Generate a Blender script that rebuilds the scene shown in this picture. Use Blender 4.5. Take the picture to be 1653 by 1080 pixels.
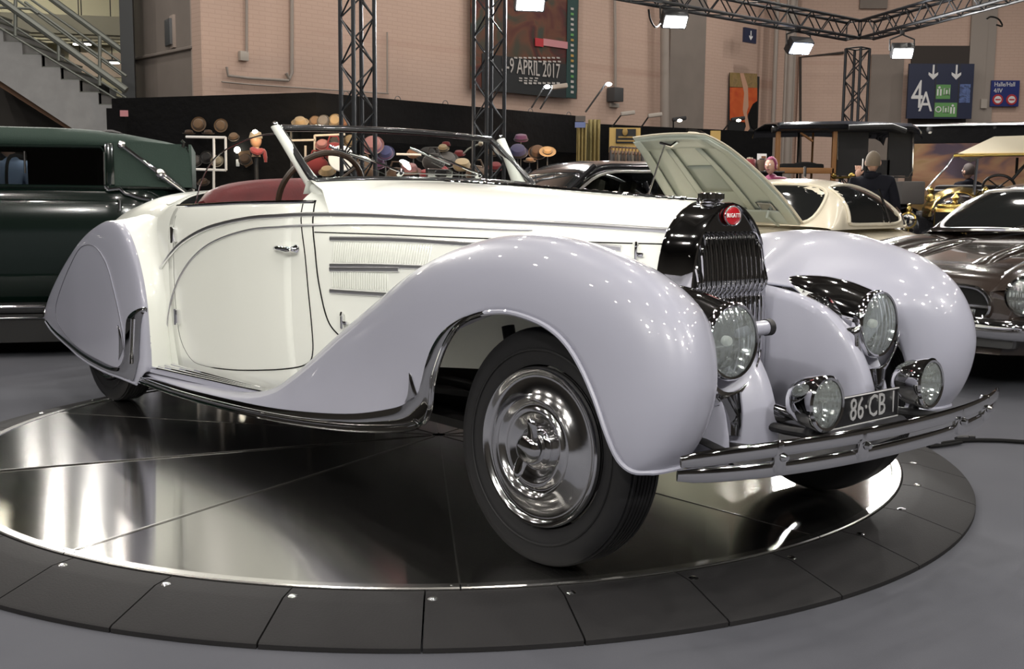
import bpy, bmesh, math, random
from math import sin, cos, pi, radians as R, sqrt
from mathutils import Vector, Matrix
from mathutils.bvhtree import BVHTree

scene = bpy.context.scene
for o in list(bpy.data.objects):
    bpy.data.objects.remove(o)
COL = scene.collection
random.seed(7)

# ------------------------------------------------------------------ camera
DECK = 0.07                       # height of the turntable deck above the hall floor
CAMZ = 1.0648 + DECK
cam_d = bpy.data.cameras.new('camera')
cam = bpy.data.objects.new('camera', cam_d)
COL.objects.link(cam)
cam_d.sensor_fit = 'HORIZONTAL'
cam_d.sensor_width = 36.0
cam_d.lens = 1749.93 / 1653.0 * 36.0
cam_d.clip_start = 0.05
cam_d.clip_end = 200
cam.matrix_world = (Matrix.Translation((0, 0, CAMZ)) @ Matrix.Rotation(pi / 2 - 0.12158, 4, 'X')
                    @ Matrix.Rotation(0.009232, 4, 'Z'))
scene.camera = cam

# ------------------------------------------------------------------ world, exposure
scene.view_settings.view_transform = 'Standard'
scene.view_settings.look = 'None'
scene.view_settings.gamma = 1.0
scene.view_settings.use_curve_mapping = False
scene.view_settings.exposure = 0.22
world = bpy.data.worlds.new('hall_dim_air')
scene.world = world
world.use_nodes = True
world.node_tree.nodes['Background'].inputs[0].default_value = (0.9, 0.8, 0.7, 1)
world.node_tree.nodes['Background'].inputs[1].default_value = 0.012

# ------------------------------------------------------------------ lamps of the hall
def lamp(name, loc, aim, power, size, col=(1, .9, .78), shape='DISK', spread=180, sy=None):
    l = bpy.data.lights.new(name, 'AREA')
    l.shape = shape
    l.size = size
    if sy:
        l.size_y = sy
    l.energy = power
    l.color = col
    l.spread = math.radians(spread)
    o = bpy.data.objects.new(name, l)
    COL.objects.link(o)
    o.location = loc
    d = Vector(aim) - Vector(loc)
    o.rotation_euler = d.to_track_quat('-Z', 'Y').to_euler()
    return o


CEIL = 8.6
HALL_LAMPS = [(x + (1.1 if j % 2 else 0), y, CEIL - 0.9) for j, y in enumerate((-8, -4.6, -1.2, 2.2, 5.6, 9.0, 12.4, 15.8, 19.2, 22.4)) for x in (-11, -7.2, -3.4, .4, 4.2, 8.0, 11.8)]
hall_lights = [lamp('hall_light', p, (p[0], p[1], 0), 54, .24, (1, .94, .87)) for p in HALL_LAMPS]
# floods on the stand's truss behind the photographer, the last two added behind the car, turned to the car: (place, aim, power)
FLOODS = [((-5.2, -2.2, 4.6), (-1.2, 5, .6), 95), ((-1.5, -3.4, 4.6), (-.5, 4.6, .6), 95), ((2.6, -2.8, 4.6), (.6, 4, .5), 95), ((5.4, .6, 4.6), (1.0, 4.2, .5), 70),
          ((-4.9, 11.8, 5.2), (-1.2, 5.2, .4), 70), ((-5.9, 13.2, 5.2), (-1.5, 5.2, .4), 50)]  # two unseen floods, added to lay bright streaks on the deck
flood_lights = [lamp('flood_light', p, a, w, .32 if p[1] < 5 else .16, (1, .97, .92), 'RECTANGLE', 150, .22) for p, a, w in FLOODS]

# ------------------------------------------------------------------ materials
MATS = {}


def mat(name, col, rough=0.5, metal=0.0, coat=0.0, coat_rough=0.03, spec=0.5, noise=None, bump=None,
        trans=0.0, ior=1.45, emit=None, emit_s=0.0, aniso=0.0, sheen=0.0, alpha=1.0):
    """procedural material; noise=(scale, second colour, contrast), bump=(scale, strength)"""
    m = bpy.data.materials.new(name)
    m.use_nodes = True
    nt = m.node_tree
    b = nt.nodes['Principled BSDF']
    b.inputs['Base Color'].default_value = (*col, 1)
    b.inputs['Roughness'].default_value = rough
    b.inputs['Metallic'].default_value = metal
    b.inputs['Coat Weight'].default_value = coat
    b.inputs['Coat Roughness'].default_value = coat_rough
    b.inputs['Specular IOR Level'].default_value = spec
    b.inputs['IOR'].default_value = ior
    b.inputs['Transmission Weight'].default_value = trans
    b.inputs['Anisotropic'].default_value = aniso
    b.inputs['Sheen Weight'].default_value = sheen
    if emit:
        b.inputs['Emission Color'].default_value = (*emit, 1)
        b.inputs['Emission Strength'].default_value = emit_s
    tc = nt.nodes.new('ShaderNodeTexCoord')
    if noise:
        n = nt.nodes.new('ShaderNodeTexNoise')
        n.inputs['Scale'].default_value = noise[0]
        n.inputs['Detail'].default_value = 5
        r = nt.nodes.new('ShaderNodeValToRGB')
        c = noise[2] if len(noise) > 2 else 0.3
        r.color_ramp.elements[0].position = 0.5 - c / 2
        r.color_ramp.elements[1].position = 0.5 + c / 2
        r.color_ramp.elements[0].color = (*col, 1)
        r.color_ramp.elements[1].color = (*noise[1], 1)
        nt.links.new(tc.outputs['Object'], n.inputs['Vector'])
        nt.links.new(n.outputs['Fac'], r.inputs['Fac'])
        nt.links.new(r.outputs['Color'], b.inputs['Base Color'])
    if bump:
        n = nt.nodes.new('ShaderNodeTexNoise')
        n.inputs['Scale'].default_value = bump[0]
        n.inputs['Detail'].default_value = 4
        u = nt.nodes.new('ShaderNodeBump')
        u.inputs['Strength'].default_value = bump[1]
        u.inputs['Distance'].default_value = bump[2] if len(bump) > 2 else 0.01
        nt.links.new(tc.outputs['Object'], n.inputs['Vector'])
        nt.links.new(n.outputs['Fac'], u.inputs['Height'])
        nt.links.new(u.outputs['Normal'], b.inputs['Normal'])
    MATS[name] = m
    return m


def glass(name, tint, rough=0.0, op=0.12):
    """thin pane: mostly transparent with a mirror reflection by angle"""
    m = bpy.data.materials.new(name)
    m.use_nodes = True
    nt = m.node_tree
    nt.nodes.clear()
    out = nt.nodes.new('ShaderNodeOutputMaterial')
    t = nt.nodes.new('ShaderNodeBsdfTransparent')
    t.inputs[0].default_value = (*tint, 1)
    g = nt.nodes.new('ShaderNodeBsdfGlossy')
    g.inputs['Roughness'].default_value = rough
    f = nt.nodes.new('ShaderNodeLayerWeight')
    f.inputs['Blend'].default_value = .5
    pw = nt.nodes.new('ShaderNodeMath')
    pw.operation = 'POWER'
    pw.inputs[1].default_value = 4.0
    a = nt.nodes.new('ShaderNodeMath')
    a.operation = 'MULTIPLY_ADD'
    a.inputs[1].default_value = 0.8
    a.inputs[2].default_value = 0.035
    nt.links.new(f.outputs['Facing'], pw.inputs[0])
    x = nt.nodes.new('ShaderNodeMixShader')
    nt.links.new(pw.outputs[0], a.inputs[0])
    nt.links.new(a.outputs[0], x.inputs[0])
    nt.links.new(t.outputs[0], x.inputs[1])
    nt.links.new(g.outputs[0], x.inputs[2])
    nt.links.new(x.outputs[0], out.inputs[0])
    MATS[name] = m
    return m


def emission(name, col, s):
    m = bpy.data.materials.new(name)
    m.use_nodes = True
    nt = m.node_tree
    nt.nodes.clear()
    out = nt.nodes.new('ShaderNodeOutputMaterial')
    e = nt.nodes.new('ShaderNodeEmission')
    e.inputs[0].default_value = (*col, 1)
    e.inputs[1].default_value = s
    nt.links.new(e.outputs[0], out.inputs[0])
    MATS[name] = m
    return m


# ------------------------------------------------------------------ mesh helpers
def V(*a):
    return Vector(a)


def cr(pts, n, closed=False):
    """resample a Catmull-Rom curve through pts to n points (any dimension)"""
    P = [tuple(map(float, p)) for p in pts]
    m = len(P)
    segs = m if closed else m - 1
    out = []
    for i in range(n):
        t = i / (n if closed else n - 1) * segs
        k = min(int(t), segs - 1)
        u = t - k
        if closed:
            a, b, c, d = P[(k - 1) % m], P[k % m], P[(k + 1) % m], P[(k + 2) % m]
        else:
            b, c = P[k], P[k + 1]
            a = P[k - 1] if k > 0 else tuple(2 * x - y for x, y in zip(b, c))
            d = P[k + 2] if k + 2 < m else tuple(2 * y - x for x, y in zip(b, c))
        out.append(tuple(0.5 * (2 * q + (r - p) * u + (2 * p - 5 * q + 4 * r - s) * u * u
                                + (-p + 3 * q - 3 * r + s) * u ** 3) for p, q, r, s in zip(a, b, c, d)))
    return out


def itp(tab, x):
    if x <= tab[0][0]:
        return tab[0][1]
    for (a, b), (c, d) in zip(tab, tab[1:]):
        if x <= c:
            return b + (d - b) * (x - a) / (c - a)
    return tab[-1][1]


class MB:
    def __init__(s):
        s.v = []
        s.f = []

    def add(s, vs, fs):
        k = len(s.v)
        s.v += [tuple(p) for p in vs]
        s.f += [tuple(i + k for i in f) for f in fs]
        return s

    def grid(s, rows, cu=False, cv=False, flip=False):
        n, m = len(rows), len(rows[0])
        vs = [p for r in rows for p in r]
        fs = []
        for i in range(n if cu else n - 1):
            for j in range(m if cv else m - 1):
                a, b = i * m + j, i * m + (j + 1) % m
                c, d = ((i + 1) % n) * m + (j + 1) % m, ((i + 1) % n) * m + j
                fs.append((d, c, b, a) if flip else (a, b, c, d))
        return s.add(vs, fs)

    def box(s, c, d, rot=None, bev=0.0):
        """box with centre c and full sizes d; rot a Matrix or z angle; bev a chamfer"""
        x, y, z = (q / 2 for q in d)
        M = rot if isinstance(rot, Matrix) else (Matrix.Rotation(rot, 3, 'Z') if rot else Matrix.Identity(3))
        bev = min(bev, x * .9, y * .9, z * .9)
        if bev <= 0:
            vs = [(i * x, j * y, k * z) for i in (-1, 1) for j in (-1, 1) for k in (-1, 1)]
            fs = [(0, 1, 3, 2), (4, 6, 7, 5), (0, 4, 5, 1), (2, 3, 7, 6), (0, 2, 6, 4), (1, 5, 7, 3)]
        else:
            bm = bmesh.new()
            bmesh.ops.create_cube(bm, size=1)
            for v in bm.verts:
                v.co = Vector((v.co.x * 2 * x, v.co.y * 2 * y, v.co.z * 2 * z))
            bmesh.ops.bevel(bm, geom=bm.edges[:] + bm.verts[:], offset=bev, segments=2, profile=0.6, affect='EDGES')
            bm.verts.index_update()
            vs = [tuple(v.co) for v in bm.verts]
            fs = [tuple(v.index for v in f.verts) for f in bm.faces]
            bm.free()
        M = M.to_3x3()
        return s.add([tuple(M @ Vector(p) + Vector(c)) for p in vs], fs)

    def tube(s, path, r, n=8, closed=False, caps=True, flat=None, up=None):
        """tube along a path; r number or list; flat=(a,b) scales the section sideways / along up"""
        P = [Vector(p) for p in path]
        m = len(P)
        rows = []
        prev = None
        for i, p in enumerate(P):
            if closed:
                t = P[(i + 1) % m] - P[i - 1]
            else:
                t = P[min(i + 1, m - 1)] - P[max(i - 1, 0)]
            if t.length < 1e-9:
                t = Vector((0, 0, 1))
            t.normalize()
            if up is not None:
                q = Vector(up)
            elif prev is None:
                q = Vector((0, 0, 1)) if abs(t.z) < .9 else Vector((1, 0, 0))
            else:
                q = prev
            a = q - t * q.dot(t)
            if a.length < 1e-6:
                a = t.orthogonal()
            a.normalize()
            prev = a
            b = t.cross(a)
            rr = r[i] if isinstance(r, (list, tuple)) else r
            fa, fb = flat or (1, 1)
            rows.append([tuple(p + a * (rr * fb * cos(2 * pi * k / n)) + b * (rr * fa * sin(2 * pi * k / n))) for k in range(n)])
        k0 = len(s.v)
        s.grid(rows, cu=closed, cv=True, flip=True)
        if caps and not closed:
            s.f.append(tuple(k0 + k for k in range(n)))
            s.f.append(tuple(k0 + (m - 1) * n + k for k in reversed(range(n))))
        return s

    def cyl(s, a, b, r0, r1=None, n=16):
        return s.tube([a, b], [r0, r0 if r1 is None else r1], n)

    def lathe(s, prof, o, axis, n=32, sx=1.0):
        """prof [(radius, height)] turned round axis through o"""
        ax = Vector(axis).normalized()
        u = (Vector((0, 0, 1)) if abs(ax.z) < .9 else Vector((1, 0, 0)))
        u = (u - ax * u.dot(ax)).normalized()
        w = ax.cross(u)
        rows = [[tuple(Vector(o) + ax * h + u * (r * cos(2 * pi * k / n)) + w * (r * sx * sin(2 * pi * k / n))) for k in range(n)]
                for r, h in prof]
        return s.grid(rows, cv=True, flip=True)

    def prism(s, poly, o, u, v, w):
        """polygon [(a,b)] in axes u,v from o, extruded by vector w"""
        o, u, v, w = Vector(o), Vector(u), Vector(v), Vector(w)
        n = len(poly)
        A = [tuple(o + u * a + v * b) for a, b in poly]
        B = [tuple(o + u * a + v * b + w) for a, b in poly]
        fs = [tuple(reversed(range(n))), tuple(range(n, 2 * n))]
        fs += [(i, (i + 1) % n, n + (i + 1) % n, n + i) for i in range(n)]
        return s.add(A + B, fs)

    def sphere(s, c, r, nu=16, nv=10, M=None):
        rx = r if isinstance(r, (tuple, list)) else (r, r, r)
        rows = []
        for i in range(nv + 1):
            th = pi * i / nv
            row = []
            for k in range(nu):
                p = Vector((rx[0] * sin(th) * cos(2 * pi * k / nu), rx[1] * sin(th) * sin(2 * pi * k / nu), rx[2] * cos(th)))
                row.append(tuple((M @ p if M else p) + Vector(c)))
            rows.append(row)
        return s.grid(rows, cv=True)

    def move(s, M):
        s.v = [tuple(M @ Vector(p)) for p in s.v]
        return s

    def mirror(s):
        s.v = [(x, -y, z) for x, y, z in s.v]
        s.f = [tuple(reversed(f)) for f in s.f]
        return s

    def build(s, name, m, parent=None, smooth=40, recalc=True, solid=0.0, sub=0):
        me = bpy.data.meshes.new(name)
        bm = bmesh.new()
        vs = [bm.verts.new(p) for p in s.v]
        for f in s.f:
            if len(set(f)) > 2:
                try:
                    bm.faces.new([vs[i] for i in f])
                except ValueError:
                    pass
        bmesh.ops.remove_doubles(bm, verts=bm.verts[:], dist=1e-5)
        if recalc:
            bmesh.ops.recalc_face_normals(bm, faces=bm.faces[:])
        bm.to_mesh(me)
        bm.free()
        if smooth:
            me.polygons.foreach_set('use_smooth', [True] * len(me.polygons))
            me.set_sharp_from_angle(angle=R(smooth))
        me.materials.append(MATS[m] if isinstance(m, str) else m)
        o = bpy.data.objects.new(name, me)
        COL.objects.link(o)
        if solid:
            md = o.modifiers.new('shell', 'SOLIDIFY')
            md.thickness = abs(solid)
            md.offset = -1 if solid > 0 else 1
        if sub:
            md = o.modifiers.new('soft', 'SUBSURF')
            md.levels = md.render_levels = sub
        if parent:
            o.parent = parent
        return o


def tag(o, label=None, cat=None, group=None, kind=None):
    for k, v in (('label', label), ('category', cat), ('group', group), ('kind', kind)):
        if v:
            o[k] = v
    return o


def empty(name, loc, rz=0.0, label=None, cat=None, group=None):
    o = bpy.data.objects.new(name, None)
    COL.objects.link(o)
    o.location = loc
    o.rotation_euler = (0, 0, rz)
    o.empty_display_size = 0.1
    return tag(o, label, cat, group)


def copy_tree(o, parent=None):
    c = o.copy()
    COL.objects.link(c)
    c.parent = parent
    for ch in list(o.children):
        copy_tree(ch, c)
    return c


def text_mesh(name, txt, m, size, M, parent=None, depth=0.002, align='CENTER', sx=1.0, shear=0.0):
    """flat raised lettering: x right, y up in the text plane, placed by matrix M"""
    c = bpy.data.curves.new('lettering', 'FONT')
    c.body = txt
    c.size = size
    c.align_x = align
    c.align_y = 'CENTER'
    c.extrude = depth
    c.shear = shear
    c.resolution_u = 2
    t = bpy.data.objects.new('lettering', c)
    COL.objects.link(t)
    dg = bpy.context.evaluated_depsgraph_get()
    me = bpy.data.meshes.new_from_object(t.evaluated_get(dg))
    bpy.data.objects.remove(t)
    bpy.data.curves.remove(c)
    me.transform(M @ Matrix.Diagonal((sx, 1, 1, 1)))
    me.materials.clear()
    me.materials.append(MATS[m])
    me.name = name
    o = bpy.data.objects.new(name, me)
    COL.objects.link(o)
    if parent:
        o.parent = parent
    return o


def frame(o, x, y):
    """4x4 matrix with origin o and axes x, y, z = x cross y"""
    x, y = Vector(x).normalized(), Vector(y).normalized()
    z = x.cross(y).normalized()
    y = z.cross(x)
    M = Matrix((x, y, z)).transposed().to_4x4()
    M.translation = Vector(o)
    return M


# ------------------------------------------------------------------ palette
mat('lavender_paint', (0.335, 0.34, 0.405), 0.34, coat=0.9, coat_rough=0.015)
mat('cream_paint', (0.80, 0.82, 0.755), 0.34, coat=0.8, coat_rough=0.015)
mat('chrome', (0.86, 0.86, 0.87), 0.045, metal=1.0)
mat('dark_chrome', (0.40, 0.40, 0.41), 0.07, metal=1.0)
mat('frame_dark_reflection', (0.02, 0.02, 0.021), 0.18, coat=.6)  # chrome screen frame, with the dark hall's reflection put into the colour
mat('bright_trim', (0.85, 0.85, 0.86), 0.30, metal=1.0)
mat('wheel_polish', (0.93, 0.93, 0.94), 0.11, metal=1.0)
mat('polished_steel', (0.7, 0.7, 0.7), 0.14, metal=1.0)
mat('tyre_rubber', (0.011, 0.011, 0.012), 0.58, spec=.35, bump=(60, 0.05))
mat('gap_black', (0.012, 0.012, 0.012), 0.8, spec=.1)
mat('black_metal', (0.015, 0.015, 0.016), 0.42)
mat('underbody_black', (0.012, 0.012, 0.012), 0.75)
mat('red_leather', (0.125, 0.008, 0.010), 0.45, noise=(14, (0.09, 0.006, 0.008), 0.5), bump=(70, 0.12))
mat('badge_red', (0.42, 0.008, 0.015), 0.25, coat=1)
mat('white_enamel', (0.85, 0.85, 0.83), 0.3)
mat('plate_black', (0.008, 0.008, 0.009), 0.3)
mat('plate_silver', (0.6, 0.6, 0.6), 0.35, metal=0.6)
mat('wheel_dark', (0.03, 0.03, 0.03), 0.5)
mat('bolster_brown', (0.05, 0.03, 0.02), 0.45)
glass('window_glass', (0.95, 0.97, 0.96), 0, .06)
glass('dark_window_glass', (0.45, 0.47, 0.46))
mat('lens_glass', (0.95, 0.97, 0.97), 0.02, trans=1.0, ior=1.35)
# ------------------------------------------------------------------ placing by sight line
CM = cam.matrix_world.copy()
CAMP = CM.translation.copy()


def sight(px, py):
    f = 1749.93
    return (CM.to_3x3() @ Vector(((px - 826.5) / f, -(py - 540) / f, -1))).normalized()


def at(px, py, d):
    """point seen at photo pixel px,py at forward distance d"""
    r = sight(px, py)
    return CAMP + r * (d / r.y)


def on_wall(px, py, a, u, off=0.0):
    """point at the photo pixel on the vertical plane through a (x,y) along u, pulled off towards the camera"""
    n = Vector((u[1], -u[0], 0)).normalized()
    if n.dot(CAMP - Vector((a[0], a[1], 0))) < 0:
        n = -n
    r = sight(px, py)
    o = Vector((a[0], a[1], 0)) + n * off
    t = (o - CAMP).dot(n) / r.dot(n)
    return CAMP + r * t


def brick_mat(name, c1, c2, mortar, stain=(0.30, 0.15, 0.10)):
    m = mat(name, c1, 0.75)
    nt = m.node_tree
    b = nt.nodes['Principled BSDF']
    tc = nt.nodes.new('ShaderNodeTexCoord')
    sp_ = nt.nodes.new('ShaderNodeSeparateXYZ')
    cb = nt.nodes.new('ShaderNodeCombineXYZ')
    nt.links.new(tc.outputs['Object'], sp_.inputs[0])
    nt.links.new(sp_.outputs['X'], cb.inputs['X'])
    nt.links.new(sp_.outputs['Z'], cb.inputs['Y'])
    br = nt.nodes.new('ShaderNodeTexBrick')
    br.inputs['Scale'].default_value = 1
    br.inputs['Brick Width'].default_value = .21
    br.inputs['Row Height'].default_value = .067
    br.inputs['Mortar Size'].default_value = .008
    br.inputs['Color1'].default_value = (*c1, 1)
    br.inputs['Color2'].default_value = (*c2, 1)
    br.inputs['Mortar'].default_value = (*mortar, 1)
    nt.links.new(cb.outputs[0], br.inputs['Vector'])
    # old courses showing through the paint as level reddish bands
    w = nt.nodes.new('ShaderNodeTexNoise')
    w.inputs['Scale'].default_value = 1.0
    mp = nt.nodes.new('ShaderNodeMapping')
    mp.inputs['Scale'].default_value = (.06, .06, 2.2)
    nt.links.new(tc.outputs['Object'], mp.inputs[0])
    nt.links.new(mp.outputs[0], w.inputs['Vector'])
    r = nt.nodes.new('ShaderNodeValToRGB')
    r.color_ramp.elements[0].position = .60
    r.color_ramp.elements[1].position = .72
    r.color_ramp.elements[0].color = (0, 0, 0, 1)
    r.color_ramp.elements[1].color = (.35, .35, .35, 1)
    nt.links.new(w.outputs['Fac'], r.inputs['Fac'])
    x = nt.nodes.new('ShaderNodeMixRGB')
    x.inputs[2].default_value = (*stain, 1)
    nt.links.new(r.outputs['Color'], x.inputs[0])
    nt.links.new(br.outputs['Color'], x.inputs[1])
    nt.links.new(x.outputs[0], b.inputs['Base Color'])
    bp = nt.nodes.new('ShaderNodeBump')
    bp.inputs['Strength'].default_value = .25
    bp.inputs['Distance'].default_value = .008
    bp.invert = True
    nt.links.new(br.outputs['Fac'], bp.inputs['Height'])
    nt.links.new(bp.outputs[0], b.inputs['Normal'])
    return m


def struct(o, label=None):
    o['kind'] = 'structure'
    if label:
        o['label'] = label
    return o


brick_mat('painted_brick', (.53, .38, .31), (.515, .37, .30), (.485, .345, .28))
mat('carpet', (.066, .068, .080), .95, spec=.2, noise=(2.2, (.084, .086, .098), .7), bump=(420, .25, .004))
mat('plaster_grey_and_shade', (.24, .205, .18), .85, noise=(2, (.20, .17, .15), .5))
mat('plaster_pale', (.42, .345, .30), .85, noise=(2, (.37, .30, .26), .5))
mat('concrete', (.30, .30, .30), .85, noise=(6, (.25, .25, .25), .5))
mat('steel_grey', (.12, .125, .13), .5, metal=.3)
mat('rail_grey', (.17, .18, .16), .45, metal=.4)
mat('stair_cream', (.40, .385, .30), .8)
mat('hall_dark', (.055, .05, .045), .9)
mat('soffit_brown', (.16, .09, .055), .8)
mat('black_drape', (.0075, .0075, .008), .95, spec=.12, bump=(9, .4, .05))
mat('truss_black', (.028, .030, .034), .42, metal=.5)
mat('lamp_housing', (.02, .02, .022), .5)

# floor, ceiling, walls
struct(MB().box((0, 8, -.05), (60, 62, .1)).build('floor', 'carpet'))
struct(MB().box((0, 8, CEIL + .1), (60, 62, .2)).build('ceiling', 'hall_dark'))
for k in range(9):
    struct(MB().box((0, -12 + 5 * k, CEIL - .25), (58, .3, .5)).build('trim_%d' % (20 + k), 'hall_dark'))
WA, WU = (-4.1, 17.0), (.739, .674)
ang = math.atan2(WU[1], WU[0])


def slab(name, a, u, t0, t1, z0, z1, th, m, back=True):
    """upright slab on the line a + t*u; its face towards the camera lies on the line"""
    n = Vector((-u[1], u[0]))
    if n.dot(Vector((a[0], a[1]))) < 0:
        n = -n
    c = Vector(a) + Vector(u) * ((t0 + t1) / 2) + n * (th / 2)
    o = MB().box((0, 0, (z1 - z0) / 2), (t1 - t0, th, z1 - z0)).build(name, m)
    o.location = (c.x, c.y, z0)
    o.rotation_euler = (0, 0, math.atan2(u[1], u[0]))
    return o


struct(slab('wall_back', WA, WU, -.75, 14.2, 0, CEIL, .3, 'painted_brick'), 'painted brick wall with faint reddish courses')
CX = (WA[0] + 14.0 * WU[0], WA[1] + 14.0 * WU[1])
RU = Vector((1, -.05)).normalized()
struct(slab('wall_right', CX, RU, 0, 14, 0, CEIL, .3, 'painted_brick'))
struct(MB().box((19, 8, CEIL / 2), (.3, 62, CEIL)).build('wall_far_right', 'hall_dark'))
struct(MB().box((-20, 8, CEIL / 2), (.3, 62, CEIL)).build('wall_far_left', 'hall_dark'))
struct(MB().box((0, -14, CEIL / 2), (60, .3, CEIL)).build('wall_behind', 'hall_dark'))


def upright(name, pts, z0, z1, m):
    """plan polygon (x,y) pulled up from z0 to z1"""
    return MB().prism([(p[0], p[1]) for p in pts], (0, 0, z0), (1, 0, 0), (0, 1, 0), (0, 0, z1 - z0)).build(name, m, smooth=0)


def px2(px, d):
    p = at(px, 330, d)
    return (p.x, p.y)


struct(upright('wall_left', [px2(222, 18.4), px2(315, 16.9), px2(318, 20), px2(240, 21)], 0, CEIL, 'plaster_grey_and_shade'))  # side face darker than the pilaster; its shade is put into the colour
struct(upright('trim_1', [px2(315, 16.85), px2(354, 16.75), px2(358, 17.3), px2(330, 19)], 0, CEIL, 'plaster_pale'), 'pale plaster pilaster')
struct(upright('trim_2', [px2(356, 17.25), px2(386, 16.95), px2(388, 17.6), px2(365, 18.5)], 0, CEIL, 'plaster_pale'))
for z_, nm in ((3.42, 'trim_3'), (4.85, 'trim_4')):
    a, b = Vector((*px2(222, 18.36), z_)), Vector((*px2(315, 16.86), z_))
    struct(MB().tube([a, b, Vector((*px2(354, 16.72), z_))], .03, 6).build(nm, 'plaster_grey_and_shade'))
# steel post beside the stairs and lintel
struct(upright('trim_5', [px2(203, 17.8), px2(224, 17.6), px2(226, 18.2), px2(206, 18.4)], 0, CEIL, 'steel_grey'), 'dark steel post beside the stairs')
# stairwell beyond
struct(slab('wall_stairwell', (-16, 24.5), (1, 0), 0, 9.5, 0, CEIL, .2, 'stair_cream'))
struct(MB().box((-11.5, 21.5, 6.9), (10, 6, .15)).build('ceiling_stairwell', 'stair_cream'))
for k in range(5):
    p0, p1 = Vector((-15.5, 19.4 + k * 1.25, 4.15 + .10 * k)), Vector((-6.6, 21.2 + k * 1.25, 4.55 + .1 * k))
    m_ = (p0 + p1) / 2
    d_ = p1 - p0
    struct(MB().box(m_, (d_.length, .22, .34), math.atan2(d_.y, d_.x)).build('trim_%d' % (6 + k), 'stair_cream'))
MB_ = MB().box((-8.0, 23.2, 3.9), (2.6, .1, .5))
struct(MB_.build('trim_11', 'plaster_pale'))
# signage box on the wall, speaker, pipes ---------------------------------------------------
mat('pipe_grey', (.30, .26, .23), .6)
mat('box_grey', (.40, .36, .32), .6)
mat('speaker_dark', (.06, .06, .062), .6)


def wpt(px, py, off=.04):
    return on_wall(px, py, WA, WU, off)


def wframe(px, py, off=.04):
    return frame(wpt(px, py, off), (*WU, 0), (0, 0, 1))


def wbox(name, px0, py0, px1, py1, m, th, label, cat, off=0.0, bev=.01):
    a, b = wpt(px0, py0, off + th / 2), wpt(px1, py1, off + th / 2)
    w = (Vector((b.x, b.y)) - Vector((a.x, a.y))).length
    c = (a + b) / 2
    o = MB().box((0, 0, 0), (w, th, abs(a.z - b.z)), None, bev).build(name, m)
    o.location = c
    o.rotation_euler = (0, 0, ang)
    if label:
        tag(o, label, cat)
    return o


def pipe(name, pts, r, m, label, off=.06):
    P_ = [wpt(x, y, off) for x, y in pts]
    o = MB().tube(P_, r, 10).build(name, m)
    return tag(o, label, 'pipe')


pipe('conduit_pipe', [(398, -40), (398, 85)], .022, 'pipe_grey', 'thin grey conduit running down to the small wall box')
wbox('junction_box', 386, 82, 400, 99, 'box_grey', .08, 'small grey junction box at the foot of the thin conduit', 'junction box')
pipe('wall_pipe', [(471, -40), (471, 118), (467, 128), (462, 118)], .03, 'pipe_grey', 'grey wall pipe ending in a hook shaped bend left of the truss tower')
pipe('wall_pipe', [(366, 108), (368, 122), (400, 126), (466, 130)], .022, 'pipe_grey', 'level wall pipe with a short upturned end near the pilaster')
pipe('conduit_pipe', [(358, 132), (400, 136), (500, 143), (627, 151)], .012, 'pipe_grey', 'long thin level conduit just above the black drape')
pipe('conduit_pipe', [(625, 52), (625, 151)], .014, 'pipe_grey', 'thin conduit standing right of the first truss tower')
pipe('conduit_pipe', [(992, -20), (993, 60), (993, 140)], .03, 'pipe_grey', 'grey conduit above the black wall loudspeaker')
wbox('wall_loudspeaker', 986, 141, 1000, 165, 'speaker_dark', .22, 'dark box loudspeaker mounted on the brick wall', 'loudspeaker', .02)
wbox('switch_box', 985, 166, 998, 174, 'box_grey', .06, 'small pale switch box under the wall loudspeaker', 'switch box')
o = MB().tube([wpt(1073, -40, .25), wpt(1073, 235, .25)], .095, 18).build('drain_pipe', 'pipe_grey')
tag(o, 'thick grey vertical drain pipe on the brick wall behind the truss', 'pipe')
struct(wbox('trim_12', 1082, -60, 1131, 230, 'plaster_grey_and_shade', .12, None, None, 0, 0))
struct(wbox('trim_13', 1133, -60, 1177, 225, 'painted_brick', .10, None, None, 0, 0))
o = MB().box((0, 0, 0), (.30, .22, .40), None, .01).build('wall_vent', 'steel_grey')
o.location = at(281, 53, 17.45)
o.rotation_euler = (0, 0, math.atan2(-1.5, .95))
tag(o, 'small dark vent set in the shaded plaster wall by the stairs', 'vent')
MB().box((0, 0, 0), (.42, .14, .50), None, .01).build('vent_frame', 'plaster_pale', o)

# right hand corner: pipes and pilaster strips, opening
for px, w_, nm in ((1238, .05, 'trim_14'), (1262, .09, 'trim_15'), (1255, .04, 'trim_16'), (1268, .03, 'trim_17')):
    p = at(px, 330, 25.9)
    struct(MB().cyl((p.x, p.y - .3, 0), (p.x, p.y - .3, CEIL), w_, w_, 10).build(nm, 'pipe_grey'))


def rpt(px, py, off=.05):
    return on_wall(px, py, CX, RU, off)


def rbox(name, px0, py0, px1, py1, m, th, off=0.0, parent=None, bev=0.0):
    a, b = rpt(px0, py0, off + th / 2), rpt(px1, py1, off + th / 2)
    c = (a + b) / 2
    o = MB().box((0, 0, 0), (abs(a.x - b.x), th, abs(a.z - b.z)), None, bev).build(name, m)
    o.location = c
    o.rotation_euler = (0, 0, math.atan2(RU[1], RU[0]))
    if parent:
        o.parent = parent
        o.matrix_parent_inverse = parent.matrix_basis.inverted()
    return o


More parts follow.
